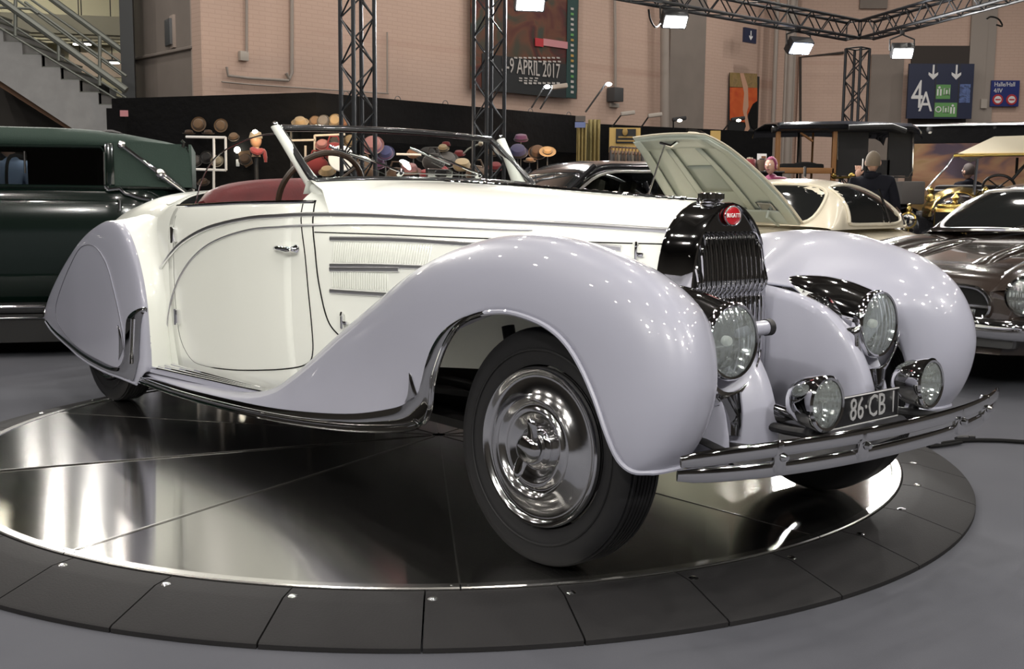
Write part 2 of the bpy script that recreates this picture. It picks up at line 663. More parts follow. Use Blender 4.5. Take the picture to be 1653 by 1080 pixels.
mat('opening_dark', (.05, .042, .038), .9)
mat('sign_blue', (.020, .026, .060), .4)
mat('sign_blue_bright', (.018, .03, .16), .4)
mat('sign_white', (.72, .72, .72), .5)
mat('sign_green', (.12, .30, .10), .5)
mat('sign_lightblue', (.10, .14, .30), .5)
mat('sign_red', (.42, .03, .04), .5)
struct(rbox('trim_18', 1290, 90, 1362, 330, 'painted_brick', .06, 0), 'tall brick panel with dark outline')
fr = [rpt(1292, 330, .07), rpt(1292, 92, .07), rpt(1362, 85, .07)]
struct(MB().tube(fr, .03, 6).build('trim_19', 'opening_dark'))
struct(rbox('door_1', 1407, 88, 1447, 330, 'plaster_grey_and_shade', .05, 0), 'grey sliding door panel beside the hall opening')
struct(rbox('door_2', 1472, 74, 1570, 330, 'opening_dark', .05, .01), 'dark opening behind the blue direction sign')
struct(rbox('window_1', 1389, -20, 1432, 14, 'plaster_grey_and_shade', .06, .01), 'bricked-in grey window panel')
struct(rbox('trim_31', 1572, -40, 1577, 330, 'pipe_grey', .08, 0))
struct(rbox('trim_32', 1585, -40, 1591, 330, 'pipe_grey', .06, 0))
# ------------------------------------------------------------------ turntable
PC = Vector((-0.3318, 4.8945, 0))
PR = 2.003
for i in range(10):
    # each plate brushed in its own direction
    m_ = mat('brushed_deck_%d' % i, (0.56, 0.55, 0.53), 0.11, metal=1.0, bump=(2.2, 0.05, 0.006), aniso=.98)
    tg = m_.node_tree.nodes.new('ShaderNodeCombineXYZ')
    ma_ = R(-84.4 + 36 * (i + .5))
    t_ = math.atan2(4.8945 + 1.2 * sin(ma_), -.3318 + 1.2 * cos(ma_)) + R(9 if i % 2 else -6)
    tg.inputs[0].default_value, tg.inputs[1].default_value = cos(t_), sin(t_)
    m_.node_tree.links.new(tg.outputs[0], m_.node_tree.nodes['Principled BSDF'].inputs['Tangent'])
mat('deck_rim', (0.82, 0.81, 0.78), 0.22, metal=1.0)
mat('ramp_rubber', (0.0105, 0.010, 0.0108), 0.7, spec=.3, noise=(5, (0.015, 0.0145, 0.015), 0.6), bump=(160, 0.12))


def ring_pt(a, r, z):
    return (r * cos(a), r * sin(a), z)


table = empty('turntable', PC, 0, 'round motor show turntable of polished metal plates under the cream and lavender roadster',
              'turntable')
NS = 10
gap = 0.0012
for i in range(NS):
    a0, a1 = R(-84.4 + 36 * i), R(-84.4 + 36 * (i + 1))
    mb = MB()
    tilt = 0.0012 * (1 if i % 2 else -1)
    rows = []
    for r in (0.03, 0.6, 1.2, 1.7, PR - 0.035):
        g = gap / r
        rows.append([ring_pt(a0 + g + (a1 - a0 - 2 * g) * k / 18, r, DECK - .001 + r * .0016 * sin(i * 2.4 + 1.0) * cos(a0 + (a1 - a0) * k / 18 - i * 1.7)) for k in range(19)])
    mb.grid(rows, flip=True)
    low = [[(x, y, z - 0.006) for x, y, z in rows[-1]], [(x, y, z - 0.006) for x, y, z in rows[0]]]
    mb.grid([rows[-1], low[0]], flip=True)
    mb.grid([low[1], rows[0]], flip=True)
    for k in (0, -1):
        side = [[r_[k] for r_ in rows], [(r_[k][0], r_[k][1], r_[k][2] - 0.006) for r_ in rows]]
        mb.grid(side, flip=(k == 0))
    mb.build('deck_plate', 'brushed_deck_%d' % i, table, smooth=30, recalc=False)
    sx_ = MB().box(((PR - .03) / 2 + .02, 0, DECK + .0012), (PR - .06, .005, .0024)).move(Matrix.Rotation(a0, 4, 'Z'))
    sx_.build('seam_strip', 'deck_rim', table, smooth=0)
    rm = MB()
    for_r = []
    for k in range(25):
        a = a0 + 0.001 + (a1 - a0 - 0.002) * k / 24
        for_r.append([ring_pt(a, PR - 0.034, DECK + 0.0005), ring_pt(a, PR - 0.03, DECK + 0.003), ring_pt(a, PR, DECK + 0.003),
                      ring_pt(a, PR + 0.004, DECK), ring_pt(a, PR + 0.004, DECK - 0.03)])
    rm.grid(for_r, flip=True)
    ro = rm.build('rim_trim', 'deck_rim', table, smooth=30)
    for a in (a0 + 0.012, a1 - 0.012):
        sc = MB().lathe([(0, 0.0045), (0.004, 0.004), (0.005, 0.003)], ring_pt(a, PR - 0.016, DECK), (0, 0, 1), 10)
        sc.build('screw', 'polished_steel', ro)
under = MB().lathe([(0.02, DECK - 0.008), (PR - 0.01, DECK - 0.008), (PR - 0.01, 0.0)], (0, 0, 0), (0, 0, 1), 72)
under.build('drum', 'underbody_black', table)
NT = 34
tm = MB()
da = 2 * pi / NT
g = 0.0012
rows = []
PRO = [(PR + 0.008, DECK - 0.004), (2.085, DECK - 0.005), (2.10, DECK - 0.009), (2.27, 0.019), (2.278, 0.014), (2.278, 0.001), (PR + 0.008, 0.001)]
for k in range(9):
    a = g + (da - 2 * g) * k / 8
    rows.append([ring_pt(a, r, z) for r, z in PRO])
tm.grid(rows, cv=True, flip=True)
for rw, fl in ((rows[0], 0), (rows[-1], 1)):
    tm.add(rw, [tuple(range(len(rw))) if fl else tuple(reversed(range(len(rw))))])
tile0 = tm.build('ramp_tile', 'ramp_rubber', table, smooth=25)
b0 = MB().lathe([(0, 0.004), (0.007, 0.0035), (0.0125, 0.001), (0.015, -0.001)], ring_pt(0.011, 2.068, DECK - 0.004), (0, 0, 1), 12).build('bolt', 'polished_steel', tile0)
for i in range(NT):
    t = tile0 if i == 0 else copy_tree(tile0, table)
    t.rotation_euler = (0, 0, R(-87.2) + da * i)

# ------------------------------------------------------------------ roadster
CARPSI = -0.863519
car = empty('vintage_roadster', (0.64496, 3.58342, DECK + .004), CARPSI,
            'cream and lavender two-tone prewar open roadster with chrome radiator on the turntable', 'car')
HW = [(-4.75, .06), (-4.5, .34), (-4.2, .49), (-3.8, .61), (-3.3, .69), (-3.0, .715), (-2.6, .72), (-2.0, .715), (-1.7, .70),
      (-1.43, .66), (-1.2, .59), (-.9, .49), (-.6, .385), (-.3, .28), (-.05, .19), (.1, .19)]
ZC = [(-4.75, .42), (-4.5, .76), (-4.2, .93), (-3.8, 1.055), (-3.4, 1.11), (-3.0, 1.118), (-2.6, 1.11), (-1.6, 1.148),
      (-1.45, 1.143), (-.9, 1.118), (-.05, 1.068), (.1, 1.066)]
NN = [(-4.75, 2.), (-3.9, 2.9), (-2.9, 3.2), (-2.5, 6), (-1.7, 6), (-1.43, 3.6), (-1.0, 2.8), (-.5, 2.2), (-.05, 1.9), (.1, 1.9)]
ZS = .72


def sm_itp(tab, x):
    return (itp(tab, x - .06) + itp(tab, x) * 2 + itp(tab, x + .06)) / 4


def body_y(x, z):
    hw, zc, n = sm_itp(HW, x), sm_itp(ZC, x), sm_itp(NN, x)
    if z <= ZS:
        return hw * (1 - .06 * ((ZS - z) / .5) ** 2)
    t = (z - ZS) / (zc - ZS)
    return hw * max(0.0, 1 - t ** n) ** (1 / n) if t < 1 else 0.0


def section(x, zb, ztop=None, n=26):
    """near half of the body section from sill to crown (or to ztop)"""
    zc = sm_itp(ZC, x)
    out = [(x, -body_y(x, zb + (ZS - zb) * k / 6), zb + (ZS - zb) * k / 6) for k in range(6)]
    nn = sm_itp(NN, x)
    hw = sm_itp(HW, x)
    if ztop:
        for k in range(n):
            z = ZS + (ztop - ZS) * k / (n - 1)
            out.append((x, -body_y(x, z), z))
    else:
        for k in range(n):
            a = pi / 2 * k / (n - 1)
            out.append((x, -hw * max(cos(a), 0) ** (2 / nn), ZS + (zc - ZS) * sin(a) ** (2 / nn)))
    return out


def full(half):
    return half + [(x, -y, z) for x, y, z in reversed(half[:-1] if abs(half[-1][1]) < 1e-6 else half)]


# bonnet and scuttle, tub, tail
def zsill(x):
    return itp([(-4.75, .40), (-4.4, .34), (-3.6, .28), (-2.8, .25), (-1.7, .245), (-1.35, .30), (-1.0, .45), (-.05, .50)], x)


BELT = [(-2.75, 1.022), (-2.5, 1.026), (-2.0, 1.042), (-1.5, 1.05)]
xs = [-.05 - (1.56 - .05) * k / 30 for k in range(31)]
scut = MB().grid([full(section(x, zsill(x))) for x in xs]).build('bonnet', 'cream_paint', car)
xs2 = [-1.56 - (2.66 - 1.56) * k / 20 for k in range(21)]
for s in (-1, 1):
    rows = [[(x, y * -s, z) for x, y, z in section(x, zsill(x), itp(BELT, x))] for x in xs2]
    MB().grid(rows, flip=(s > 0)).build('body_side', 'cream_paint', car, solid=0.012)
xs3 = [-2.66 - (4.75 - 2.66) * k / 34 for k in range(35)]
tail = MB().grid([full(section(x, zsill(x))) for x in xs3])
tail.add([p for p in full(section(-4.75, zsill(-4.75)))], [tuple(range(len(full(section(-4.75, zsill(-4.75))))))])
tail.build('tail', 'cream_paint', car)


def drape(pts, off=0.004, side=-1, n=None):
    """(x,z) points laid on the body side"""
    pts = cr(pts, n) if n else pts
    return [(x, side * (body_y(x, z) + off), z) for x, z in pts]


def surf_panel(outline, off, ysurf, side=-1, rings=8, thick=0.006):
    """panel draped over a surface y(x,z), star shaped outline, with a turned-in rim"""
    cx_ = sum(p[0] for p in outline) / len(outline)
    cz_ = sum(p[1] for p in outline) / len(outline)
    rows = []
    for k in range(rings + 1):
        t = k / rings
        rows.append([(cx_ + (x - cx_) * t, side * (ysurf(cx_ + (x - cx_) * t, cz_ + (z - cz_) * t) + off), cz_ + (z - cz_) * t) for x, z in outline])
    rows.append([(x, y - side * thick, z) for x, y, z in rows[-1]])
    return MB().grid(rows, cv=True)


# ---- fenders: surface lofted from wheel-opening edge B over ridge T to inner edge I
FF = [  # B(x,z)      T(x,z,y)          I(x,y,z)          k (0 ellipse, 1 s-curve)
    ((.462, .372), (.475, .372, .700), (.40, .585, .375), 0),
    ((.428, .373), (.528, .450, .700), (.41, .570, .43), 0),
    ((.393, .400), (.560, .540, .702), (.42, .550, .49), 0),
    ((.358, .463), (.567, .630, .702), (.41, .535, .56), 0),
    ((.313, .548), (.543, .720, .700), (.39, .515, .63), 0),
    ((.260, .625), (.490, .800, .700), (.36, .485, .69), .1),
    ((.200, .684), (.400, .868, .700), (.28, .450, .735), .3),
    ((.130, .720), (.290, .912, .700), (.19, .390, .765), .6),
    ((.045, .740), (.110, .955, .698), (.07, .300, .79), .9),
    ((-.055, .748), (-.060, .968, .695), (-.06, .200, .80), 1),
    ((-.160, .735), (-.240, .956, .690), (-.26, .262, .78), 1),
    ((-.230, .712), (-.390, .926, .688), (-.40, .310, .74), .9),
    ((-.290, .675), (-.505, .894, .685), (-.53, .355, .70), .7),
    ((-.340, .620), (-.630, .850, .682), (-.66, .400, .66), .5),
    ((-.383, .545), (-.748, .798, .680), (-.79, .445, .60), .3),
    ((-.410, .480), (-.890, .722, .680), (-.93, .495, .55), .1),
    ((-.430, .400), (-1.035, .645, .680), (-1.05, .54, .49), 0),
    ((-.478, .350), (-1.190, .556, .685), (-1.20, .58, .43), 0),
    ((-.620, .308), (-1.345, .460, .692), (-1.35, .62, .37), 0),
    ((-.930, .259), (-1.480, .377, .705), (-1.48, .65, .31), 0),
    ((-1.38, .215), (-1.640, .298, .722), (-1.64, .67, .25), 0),
    ((-1.85, .190), (-1.900, .250, .742), (-1.90, .68, .22), 0),
    ((-2.36, .178), (-2.360, .232, .752), (-2.36, .69, .21), 0),
    ((-2.80, .184), (-2.800, .236, .762), (-2.80, .69, .21), 0)]
FB = [(0, .770), (1, .800), (2.5, .826), (6, .828), (14, .825), (17, .815), (20, .815), (23, .825)]
RF = [  # rear fender front edge to tail tip
    ((-2.80, .172), (-2.725, .240, .795), (-2.72, .70, .240), 0),
    ((-2.86, .174), (-2.720, .440, .800), (-2.72, .70, .43), 0),
    ((-2.93, .177), (-2.748, .610, .800), (-2.75, .70, .59), 0),
    ((-3.02, .180), (-2.825, .755, .795), (-2.83, .68, .73), 0),
    ((-3.12, .181), (-2.945, .872, .785), (-2.95, .64, .86), 0),
    ((-3.25, .184), (-3.090, .938, .770), (-3.09, .60, .92), 0),
    ((-3.38, .190), (-3.270, .948, .760), (-3.27, .56, .93), 0),
    ((-3.50, .200), (-3.470, .908, .755), (-3.47, .54, .885), 0),
    ((-3.63, .217), (-3.670, .842, .750), (-3.67, .52, .81), 0),
    ((-3.77, .240), (-3.870, .748, .745), (-3.87, .50, .71), 0),
    ((-3.92, .262), (-4.060, .640, .742), (-4.05, .49, .60), 0),
    ((-4.06, .284), (-4.220, .530, .742), (-4.20, .48, .50), 0),
    ((-4.18, .308), (-4.320, .440, .742), (-4.29, .47, .42), 0),
    ((-4.28, .338), (-4.350, .378, .742), (-4.32, .46, .37), 0)]
RB = [(0, .838), (4, .845), (8, .83), (13, .79)]


class Fender:
    def __init__(s, tab, yb, ea=1.0, eb=1.0):
        s.n = len(tab)
        s.rows = cr([(*b, *t, *i, k, itp(yb, q)) for q, (b, t, i, k) in enumerate(tab)], (s.n - 1) * 8 + 1)
        s.ea, s.eb = ea, eb

    def at(s, u, v):
        q = u * 8
        i = min(max(int(q), 0), len(s.rows) - 2)
        w = q - i
        bx, bz, tx, tz, ty, ix, iy, iz, k, yb = [a + (b - a) * w for a, b in zip(s.rows[i], s.rows[i + 1])]
        if v <= 0:
            ph = (1 + v) * pi / 2
            a, b = max(sin(ph), 0) ** s.ea, max(cos(ph), 0) ** s.eb
            return Vector((bx + (tx - bx) * a, -(ty + (yb - ty) * b), bz + (tz - bz) * a))
        ph = v * pi / 2
        a, b = cos(ph), sin(ph)
        e = Vector((ix + (tx - ix) * a, -(ty + (iy - ty) * b), iz + (tz - iz) * a))
        h = 1 - (3 * v * v - 2 * v ** 3)
        g = Vector((ix + (tx - ix) * h, -(ty + (iy - ty) * v), iz + (tz - iz) * h))
        return e.lerp(g, min(max(k, 0), 1))

    def normal(s, u, v, d=0.01):
        a = s.at(min(u + d, s.n - 1), v) - s.at(max(u - d, 0), v)
        b = s.at(u, min(v + d, 1)) - s.at(u, max(v - d, -1))
        n = a.cross(b)
        if n.length < 1e-12:
            return Vector((0, -1, 0))
        n.normalize()
        c = s.at(u, 0)
        return n

    def mesh(s, u0=0, u1=None, nu=6, nv=22, vin=1.0):
        u1 = s.n - 1 if u1 is None else u1
        N = int((u1 - u0) * nu)
        rows = [[tuple(s.at(u0 + (u1 - u0) * i / N, -1 + (1 + vin) * j / (2 * nv))) for j in range(2 * nv + 1)] for i in range(N + 1)]
        return MB().grid(rows)

    def strip(s, us, v0, v1, off=0.005, m=6):
        """band on the surface, v0/v1 functions of u, raised by off"""
        rows = []
        for u in us:
            a, b = v0(u), v1(u)
            row = []
            for j in range(m + 1):
                v = a + (b - a) * j / m
                n = s.normal(u, min(max(v, -.98), .98))
                o = off * (1 if 0 < j < m else 0.2)
                row.append(tuple(s.at(u, v) + n * o * s.sgn))
            rows.append(row)
        return MB().grid(rows)


ff = Fender(FF, FB, .95, .95)
rf = Fender(RF, RB, .9, .55)
for F_ in (ff, rf):
    F_.sgn = 1
    u_, v_ = 5, -.5
    F_.sgn = 1 if F_.normal(u_, v_).dot(Vector((0.0, -1, 0.3))) > 0 else -1


def bow(tab):
    return lambda u: itp(tab, u)


def near_far(fn, name, m, parent=None, **kw):
    """build a near-side part and its mirrored twin"""
    out = []
    for s in (-1, 1):
        mb = fn()
        if s > 0:
            mb.mirror()
        out.append(mb.build(name, m, parent[0 if s < 0 else 1] if isinstance(parent, list) else (parent or car), **kw))
    return out


fo = near_far(lambda: ff.mesh(), 'front_fender', 'lavender_paint', solid=0.008 * (-1 if ff.sgn > 0 else 1), recalc=False)


def rear_mesh():
    rows = []
    for i in range(0, 13 * 6 + 1):
        u = i / 6
        vin = itp([(0, .04), (5.2, .04), (6.4, 1), (13, 1)], u)
        rows.append([tuple(rf.at(u, -1 + j / 22)) for j in range(23)] + [tuple(rf.at(u, vin * j / 14)) for j in range(1, 15)])
    return MB().grid(rows)


ro_ = near_far(rear_mesh, 'rear_fender', 'lavender_paint', solid=0.008 * (-1 if rf.sgn > 0 else 1), recalc=False)


def tube_on(F_, us, v, r, off=0.0, n=8):
    return MB().tube([tuple(F_.at(u, v) + F_.normal(u, max(v, -.97)) * off * F_.sgn) for u in us], r, n)


# rolled edge of the wheel opening, then the chrome that follows the opening and the sill
near_far(lambda: MB().tube([tuple(ff.at(0, 1 - 2 * k / 20)) for k in range(20)] + [tuple(ff.at(k * .25, -1)) for k in range(0, 49)], .008, 8), 'rolled_edge', 'lavender_paint', fo)
fbm = ff.mesh(nu=8, nv=30)
fbvh = BVHTree.FromPolygons([Vector(p) for p in fbm.v], fbm.f)


def front_y(x, z, dflt=.82):
    h = fbvh.ray_cast(Vector((x, -2, z)), Vector((0, 1, 0)))
    return -h[0].y if h[0] and h[0].y < -.6 else dflt


LOW = [(-.16, .735), (-.230, .712), (-.290, .675), (-.340, .620), (-.383, .545), (-.410, .480), (-.430, .400), (-.478, .350), (-.620, .308), (-.930, .259), (-1.38, .215), (-1.85, .190), (-2.36, .178), (-2.79, .184)]
UPP = [(-.165, .739), (-.262, .713), (-.352, .665), (-.408, .612), (-.448, .545), (-.474, .487), (-.498, .447), (-.555, .412), (-.665, .372), (-.95, .311), (-1.42, .256), (-1.88, .228), (-2.36, .214), (-2.79, .222)]


def band(lo, up, n=140, m=6, off=.006):
    A, B = cr(lo, n), cr(up, n)
    rows = []
    for (x0, z0), (x1, z1) in zip(A, B):
        row = []
        for j in range(m + 1):
            q = j / m
            x, z = x0 + (x1 - x0) * q, z0 + (z1 - z0) * q
            row.append((x, -(front_y(x, z) + off * (.5 + sin(pi * q) * .8)), z))
        row[0] = (x0, row[1][1] + .004, z0)
        rows.append(row)
    return MB().grid(rows)


near_far(lambda: band(LOW, UPP), 'fender_trim', 'chrome', fo)
near_far(lambda: MB().tube([(x, -(front_y(x, z + .012) + .004), z) for x, z in cr(LOW, 120)], .009, 8), 'trim_bead', 'chrome', fo)
near_far(lambda: MB().tube([(x + (.016 if x > -.5 else 0), -(front_y(x - .01, z + .02) + .009), z + (.022 if x < -.5 else .006)) for x, z in cr(LOW, 120)], .005, 8), 'trim_ridge', 'chrome', fo)
near_far(lambda: band([(-.498, .442), (-.512, .465), (-.526, .49), (-.536, .510)], [(-.575, .405), (-.556, .437), (-.545, .475), (-.537, .511)], 14, 6, .007), 'trim_spike', 'chrome', fo)
# rear: stone guard on the fender's leading edge, painted flare to the body, spat panel with its groove
near_far(lambda: tube_on(rf, [k * .2 for k in range(0, 66)], -1, .008), 'rolled_edge', 'lavender_paint', ro_)


def flare():
    rows = []
    for k in range(0, 53):
        u = k * .125
        t = rf.at(u, 0.02)
        dx = itp([(0, -.02), (1, .0), (2, .035), (3, .09), (4, .15), (5, .20), (6.5, .2)], u)
        x1, z1 = t.x + dx, t.z + itp([(0, 0), (3, .03), (5, .045), (6.5, .06)], u)
        b = Vector((x1, -(body_y(x1, min(z1, sm_itp(ZC, x1) - .03)) - .002), z1))
        row = []
        for j in range(9):
            q = j / 8
            w = q ** 1.0
            p = t.lerp(b, q)
            p.y = t.y + (b.y - t.y) * (1 - (1 - q) ** 2.2)
            row.append(tuple(p))
        rows.append(row)
    return MB().grid(rows)


near_far(flare, 'quarter_flare', 'cream_paint', car)
SPAT = cr([(-3.36, .815), (-3.17, .74), (-3.04, .60), (-2.96, .46), (-2.925, .34), (-2.94, .255), (-3.04, .225), (-3.30, .235), (-3.55, .255), (-3.80, .30), (-3.98, .36),
           (-4.02, .44), (-3.93, .55), (-3.76, .69), (-3.58, .80)], 60, True)
rbm = rf.mesh(nu=8, nv=30)
rbvh = BVHTree.FromPolygons([Vector(p) for p in rbm.v], rbm.f)


def rear_y(x, z):
    h = rbvh.ray_cast(Vector((x, -2, z)), Vector((0, 1, 0)))
    return -h[0].y if h[0] else .8


sp = near_far(lambda: surf_panel(SPAT, .005, rear_y, rings=10), 'wheel_spat', 'lavender_paint', ro_)
mat('lavender_gap', (.10, .10, .12), .6)
near_far(lambda: MB().tube([(x, -(rear_y(x, z) + .0058), z) for x, z in SPAT], .0020, 6, closed=True), 'spat_gap', 'lavender_gap', sp)

# rear trim: boomerang on the leading edge, then a band along the lower edge
RLO = [(-2.722, .545), (-2.735, .50), (-2.745, .44), (-2.755, .36), (-2.77, .28), (-2.84, .178), (-2.96, .182), (-3.26, .188), (-3.57, .212), (-4.05, .288), (-4.25, .34)]
RUP = [(-2.724, .550), (-2.82, .520), (-2.885, .478), (-2.905, .405), (-2.920, .325), (-2.965, .256), (-3.06, .220), (-3.24, .216), (-3.55, .240), (-4.04, .308), (-4.24, .352)]


def rear_band(lo, up, n=90, m=6, off=.008):
    A, B = cr(lo, n), cr(up, n)
    return MB().grid([[(x0 + (x1 - x0) * j / m, -(rear_y(x0 + (x1 - x0) * j / m, z0 + (z1 - z0) * j / m) + off * (.6 + .5 * sin(pi * j / m))), z0 + (z1 - z0) * j / m) for j in range(m + 1)]
                      for (x0, z0), (x1, z1) in zip(A, B)])


near_far(lambda: rear_band(RLO, RUP), 'fender_trim', 'chrome', ro_)
near_far(lambda: rear_band([(-2.93, .33), (-2.945, .37), (-2.962, .405), (-2.985, .440)], [(-3.0, .26), (-2.99, .32), (-2.984, .385), (-2.987, .442)], 12), 'trim_spike', 'chrome', ro_)
near_far(lambda: MB().tube([(-2.80, -(rear_y(-2.80, .50) + .012), .49), (-2.83, -(rear_y(-2.83, .30) + .014), .27)], .010, 8), 'guard_bar', 'chrome', ro_)
near_far(lambda: MB().tube(cr([(-4.345, -.745, .44), (-4.37, -.76, .40), (-4.345, -.775, .355)], 8), .012, 8), 'tail_bead', 'chrome', ro_)

# running board: chrome-ribbed step between sill and fender tail
def step():
    rows = []
    for k in range(25):
        x = -1.72 - 1.08 * k / 24
        w = itp([(0, 0.002), (.5, .05), (1, .105)], k / 24)
        y0 = body_y(x, .27) - .01
        rows.append([(x, -y0, .262), (x, -(y0 + w * .5 + .02), .258), (x, -(y0 + w + .025), .252), (x, -(y0 + w + .03), .235)])
    return MB().grid(rows)


st = near_far(step, 'running_board', 'lavender_paint', car)


def rib(q):
    def fn():
        pts = []
        for k in range(25):
            x = -1.70 - 1.10 * k / 24
            w = itp([(0, 0.0), (.5, .05), (1, .105)], k / 24)
            pts.append((x, -(body_y(x, .27) - .005 + (w + .012) * q), .264 - .006 * q))
        return MB().tube(pts, .0085, 8, flat=(1.0, .8))
    return fn


for q in (.04, .36, .68, 1.0):
    near_far(rib(q), 'step_rib', 'chrome', st)
near_far(lambda: MB().box((-2.79, -.765, .262), (.035, .13, .035), None, .012), 'step_end', 'chrome', st)

# ---- chrome mouldings, door, seams
for s in (-1, 1):
    up = [(-2.77, .721), (-2.637, .798), (-2.462, .874), (-2.209, .939), (-1.88, .983), (-1.651, .997), (-1.471, 1.005), (-1.208, 1.006),
          (-.947, .999), (-.70, .994), (-.465, .988), (-.235, .980), (-.06, .973)]
    MB().tube(drape(up, .004, s, 80), .0095, 8, flat=(1.0, .75), up=(0, 1, 0)).build('upper_moulding', 'bright_trim', car)
    lo = [(-2.745, .33), (-2.735, .42), (-2.678, .539), (-2.555, .680), (-2.40, .789), (-2.177, .875), (-1.872, .934), (-1.641, .953), (-1.452, .964),
          (-1.185, .972), (-.925, .970), (-.681, .966), (-.54, .965)]
    MB().tube(drape(lo, .003, s, 80), [.0045] * 48 + [.006] * 31 + [.003], 8, up=(0, 1, 0)).build('lower_moulding', 'bright_trim', car)
    DOOR = [(-1.545, 1.046), (-1.48, .879), (-1.455, .709), (-1.442, .563), (-1.447, .463), (-1.483, .414), (-1.596, .381), (-1.832, .345), (-2.114, .313), (-2.367, .299),
            (-2.50, .315), (-2.585, .40), (-2.60, .55), (-2.60, .80), (-2.60, 1.02)]
    d = MB().tube(drape(DOOR, .0005, s, 70), [.0026] * 43 + [.0008] * 27, 6).build('door_gap', 'gap_black', car)
    HS = [(-1.50, 1.06), (-1.466, 1.0), (-1.421, .881), (-1.395, .737), (-1.353, .594), (-1.29, .53)]
    MB().tube(drape(HS, .001, s, 40), .003, 6).build('bonnet_gap', 'gap_black', car)
    HL = [(-1.433, .937), (-1.168, .936), (-.906, .933), (-.662, .931), (-.432, .929), (-.212, .929), (-.056, .930)]
    MB().tube(drape(HL, .001, s, 40), .0022, 6).build('bonnet_hinge_line', 'gap_black', car)
    for pts, r in (([(-1.346, .914), (-1.029, .918), (-.701, .909)], .009), ([(-.34, .922), (-.194, .911)], .009), ([(-1.334, .812), (-1.144, .819), (-.86, .823)], .008),
                   ([(-1.334, .797), (-1.018, .810)], .010), ([(-1.334, .713), (-1.065, .714)], .009)):
        MB().tube(drape(pts, .005, s, 14), r, 8, flat=(1.1, .7), up=(0, 1, 0)).build('louvre_strip', 'bright_trim', car)
    lv = MB()
    for x0, x1, z0, z1, n in ((-1.325, -.90, .826, .902, 40), (-1.325, -1.07, .726, .790, 25)):
        for k in range(n):
            x = x0 + (x1 - x0) * k / (n - 1)
            lv.tube(drape([(x, z0), (x, z0 + .006), (x, z1 - .006), (x, z1)], .0015, s), [.002, .0042, .0042, .002], 6)
    tag(lv.build('louvre_fins', 'cream_paint', car), kind='stuff')
    # hinges, handle, bonnet catches
    for z in (.896, .513):
        h = MB()
        y = body_y(-2.565, z)
        h.box((-2.565, s * (y + .010), z), (.024, .03, .065), None, .006)
        h.cyl((-2.565, s * (y + .022), z - .038), (-2.565, s * (y + .022), z + .036), .008, .008, 10)
        h.build('door_hinge', 'chrome', car)
    y = body_y(-1.53, .868)
    h = MB().lathe([(0, .0), (.02, .0), (.02, .008), (.012, .018), (.010, .035)], (-1.525, s * (y - .002), .868), (0, s, 0), 14)
    h.tube(cr([(-1.51, s * (y + .035), .866), (-1.56, s * (y + .042), .869), (-1.61, s * (y + .040), .870), (-1.665, s * (y + .024), .866)], 14),
           [.006, .011, .012, .012, .012, .011, .011, .011, .011, .010, .010, .009, .008, .005], 10)
    h.build('door_handle', 'chrome', car)
    for x, z in ((-1.273, .60), (-.135, .90)):
        y = body_y(x, z)
        c_ = MB().box((x, s * (y + .012), z), (.010, .012, .06), None, .003)
        c_.tube([(x - .018, s * (y + .006), z + .028), (x, s * (y + .015), z + .032), (x + .004, s * (y + .02), z + .02)], .005, 8)
        c_.box((x + .016, s * (y + .008), z - .006), (.022, .012, .014), None, .004)
        c_.build('bonnet_catch', 'chrome', car)
# centre hinge of the bonnet
MB().tube([(x, 0, sm_itp(ZC, x) + .002) for x in [-.05 - 1.40 * k / 24 for k in range(25)]], .008, 8).build('bonnet_hinge', 'chrome', car)
kn = MB()
for k in range(26):
    x = -.1 - 1.32 * k / 25
    kn.cyl((x, 0, sm_itp(ZC, x) + .002), (x - .022, 0, sm_itp(ZC, x - .022) + .002), .011, .011, 10)
tag(kn.build('hinge_knuckles', 'chrome', car), kind='stuff')
# scuttle vent plate + flap behind the cockpit
fl = MB()
for s in (-1, 1):
    p = cr([(-3.06, .50), (-2.98, .585), (-2.80, .60), (-2.66, .57), (-2.66, .50), (-2.85, .46)], 30, True)
    f2 = surf_panel([(a, b) for a, b in p], 0, lambda x, q: 0, 1, 4)
    f3 = MB()
    f3.v = [(x, s * z_, 1.0) for x, y, z_ in f2.v]
    f3.f = f2.f

    def topz(x, y):
        hw, zc, n = sm_itp(HW, x), sm_itp(ZC, x), sm_itp(NN, x)
        return ZS + (zc - ZS) * max(0, 1 - (abs(y) / hw) ** n) ** (1 / n)
    f3.v = [(x, y, topz(x, y) + (.005 if i < len(f2.v) - 30 else -.002)) for i, (x, y, z_) in enumerate(f3.v)]
    f3.build('hood_flap', 'cream_paint', car)

# ---- radiator
ARCH = [(-.197, .50), (-.198, .60), (-.197, .711), (-.193, .80), (-.184, .865), (-.165, .935), (-.136, .985), (-.092, 1.028), (-.045, 1.055), (0, 1.066)]
ARCH = cr(ARCH, 30)
ARCH = ARCH + [(-y, z) for y, z in reversed(ARCH[:-1])]
rad = MB()
rows = []
for x, k in ((-.055, 1.0), (-.045, 1.012), (-.02, 1.004), (.05, 1.0), (.078, 1.01), (.094, 1.0), (.096, .965), (.085, .93), (.05, .92)):
    rows.append([(x, y * k, z + (k - 1) * .35 * (z - .6)) for y, z in ARCH])
rad.grid(rows)
rado = rad.build('radiator_shell', 'chrome', car)
core = MB().prism([(y * .93, z - .012) for y, z in ARCH], (.052, 0, 0), (0, 1, 0), (0, 0, 1), (.012, 0, 0))
core.build('radiator_core', 'underbody_black', rado)
hd = MB().prism([(y * .935, z - .008) for y, z in ARCH if z > .972], (.07, 0, 0), (0, 1, 0), (0, 0, 1), (.014, 0, 0))
hd.build('header_panel', 'dark_chrome', rado)
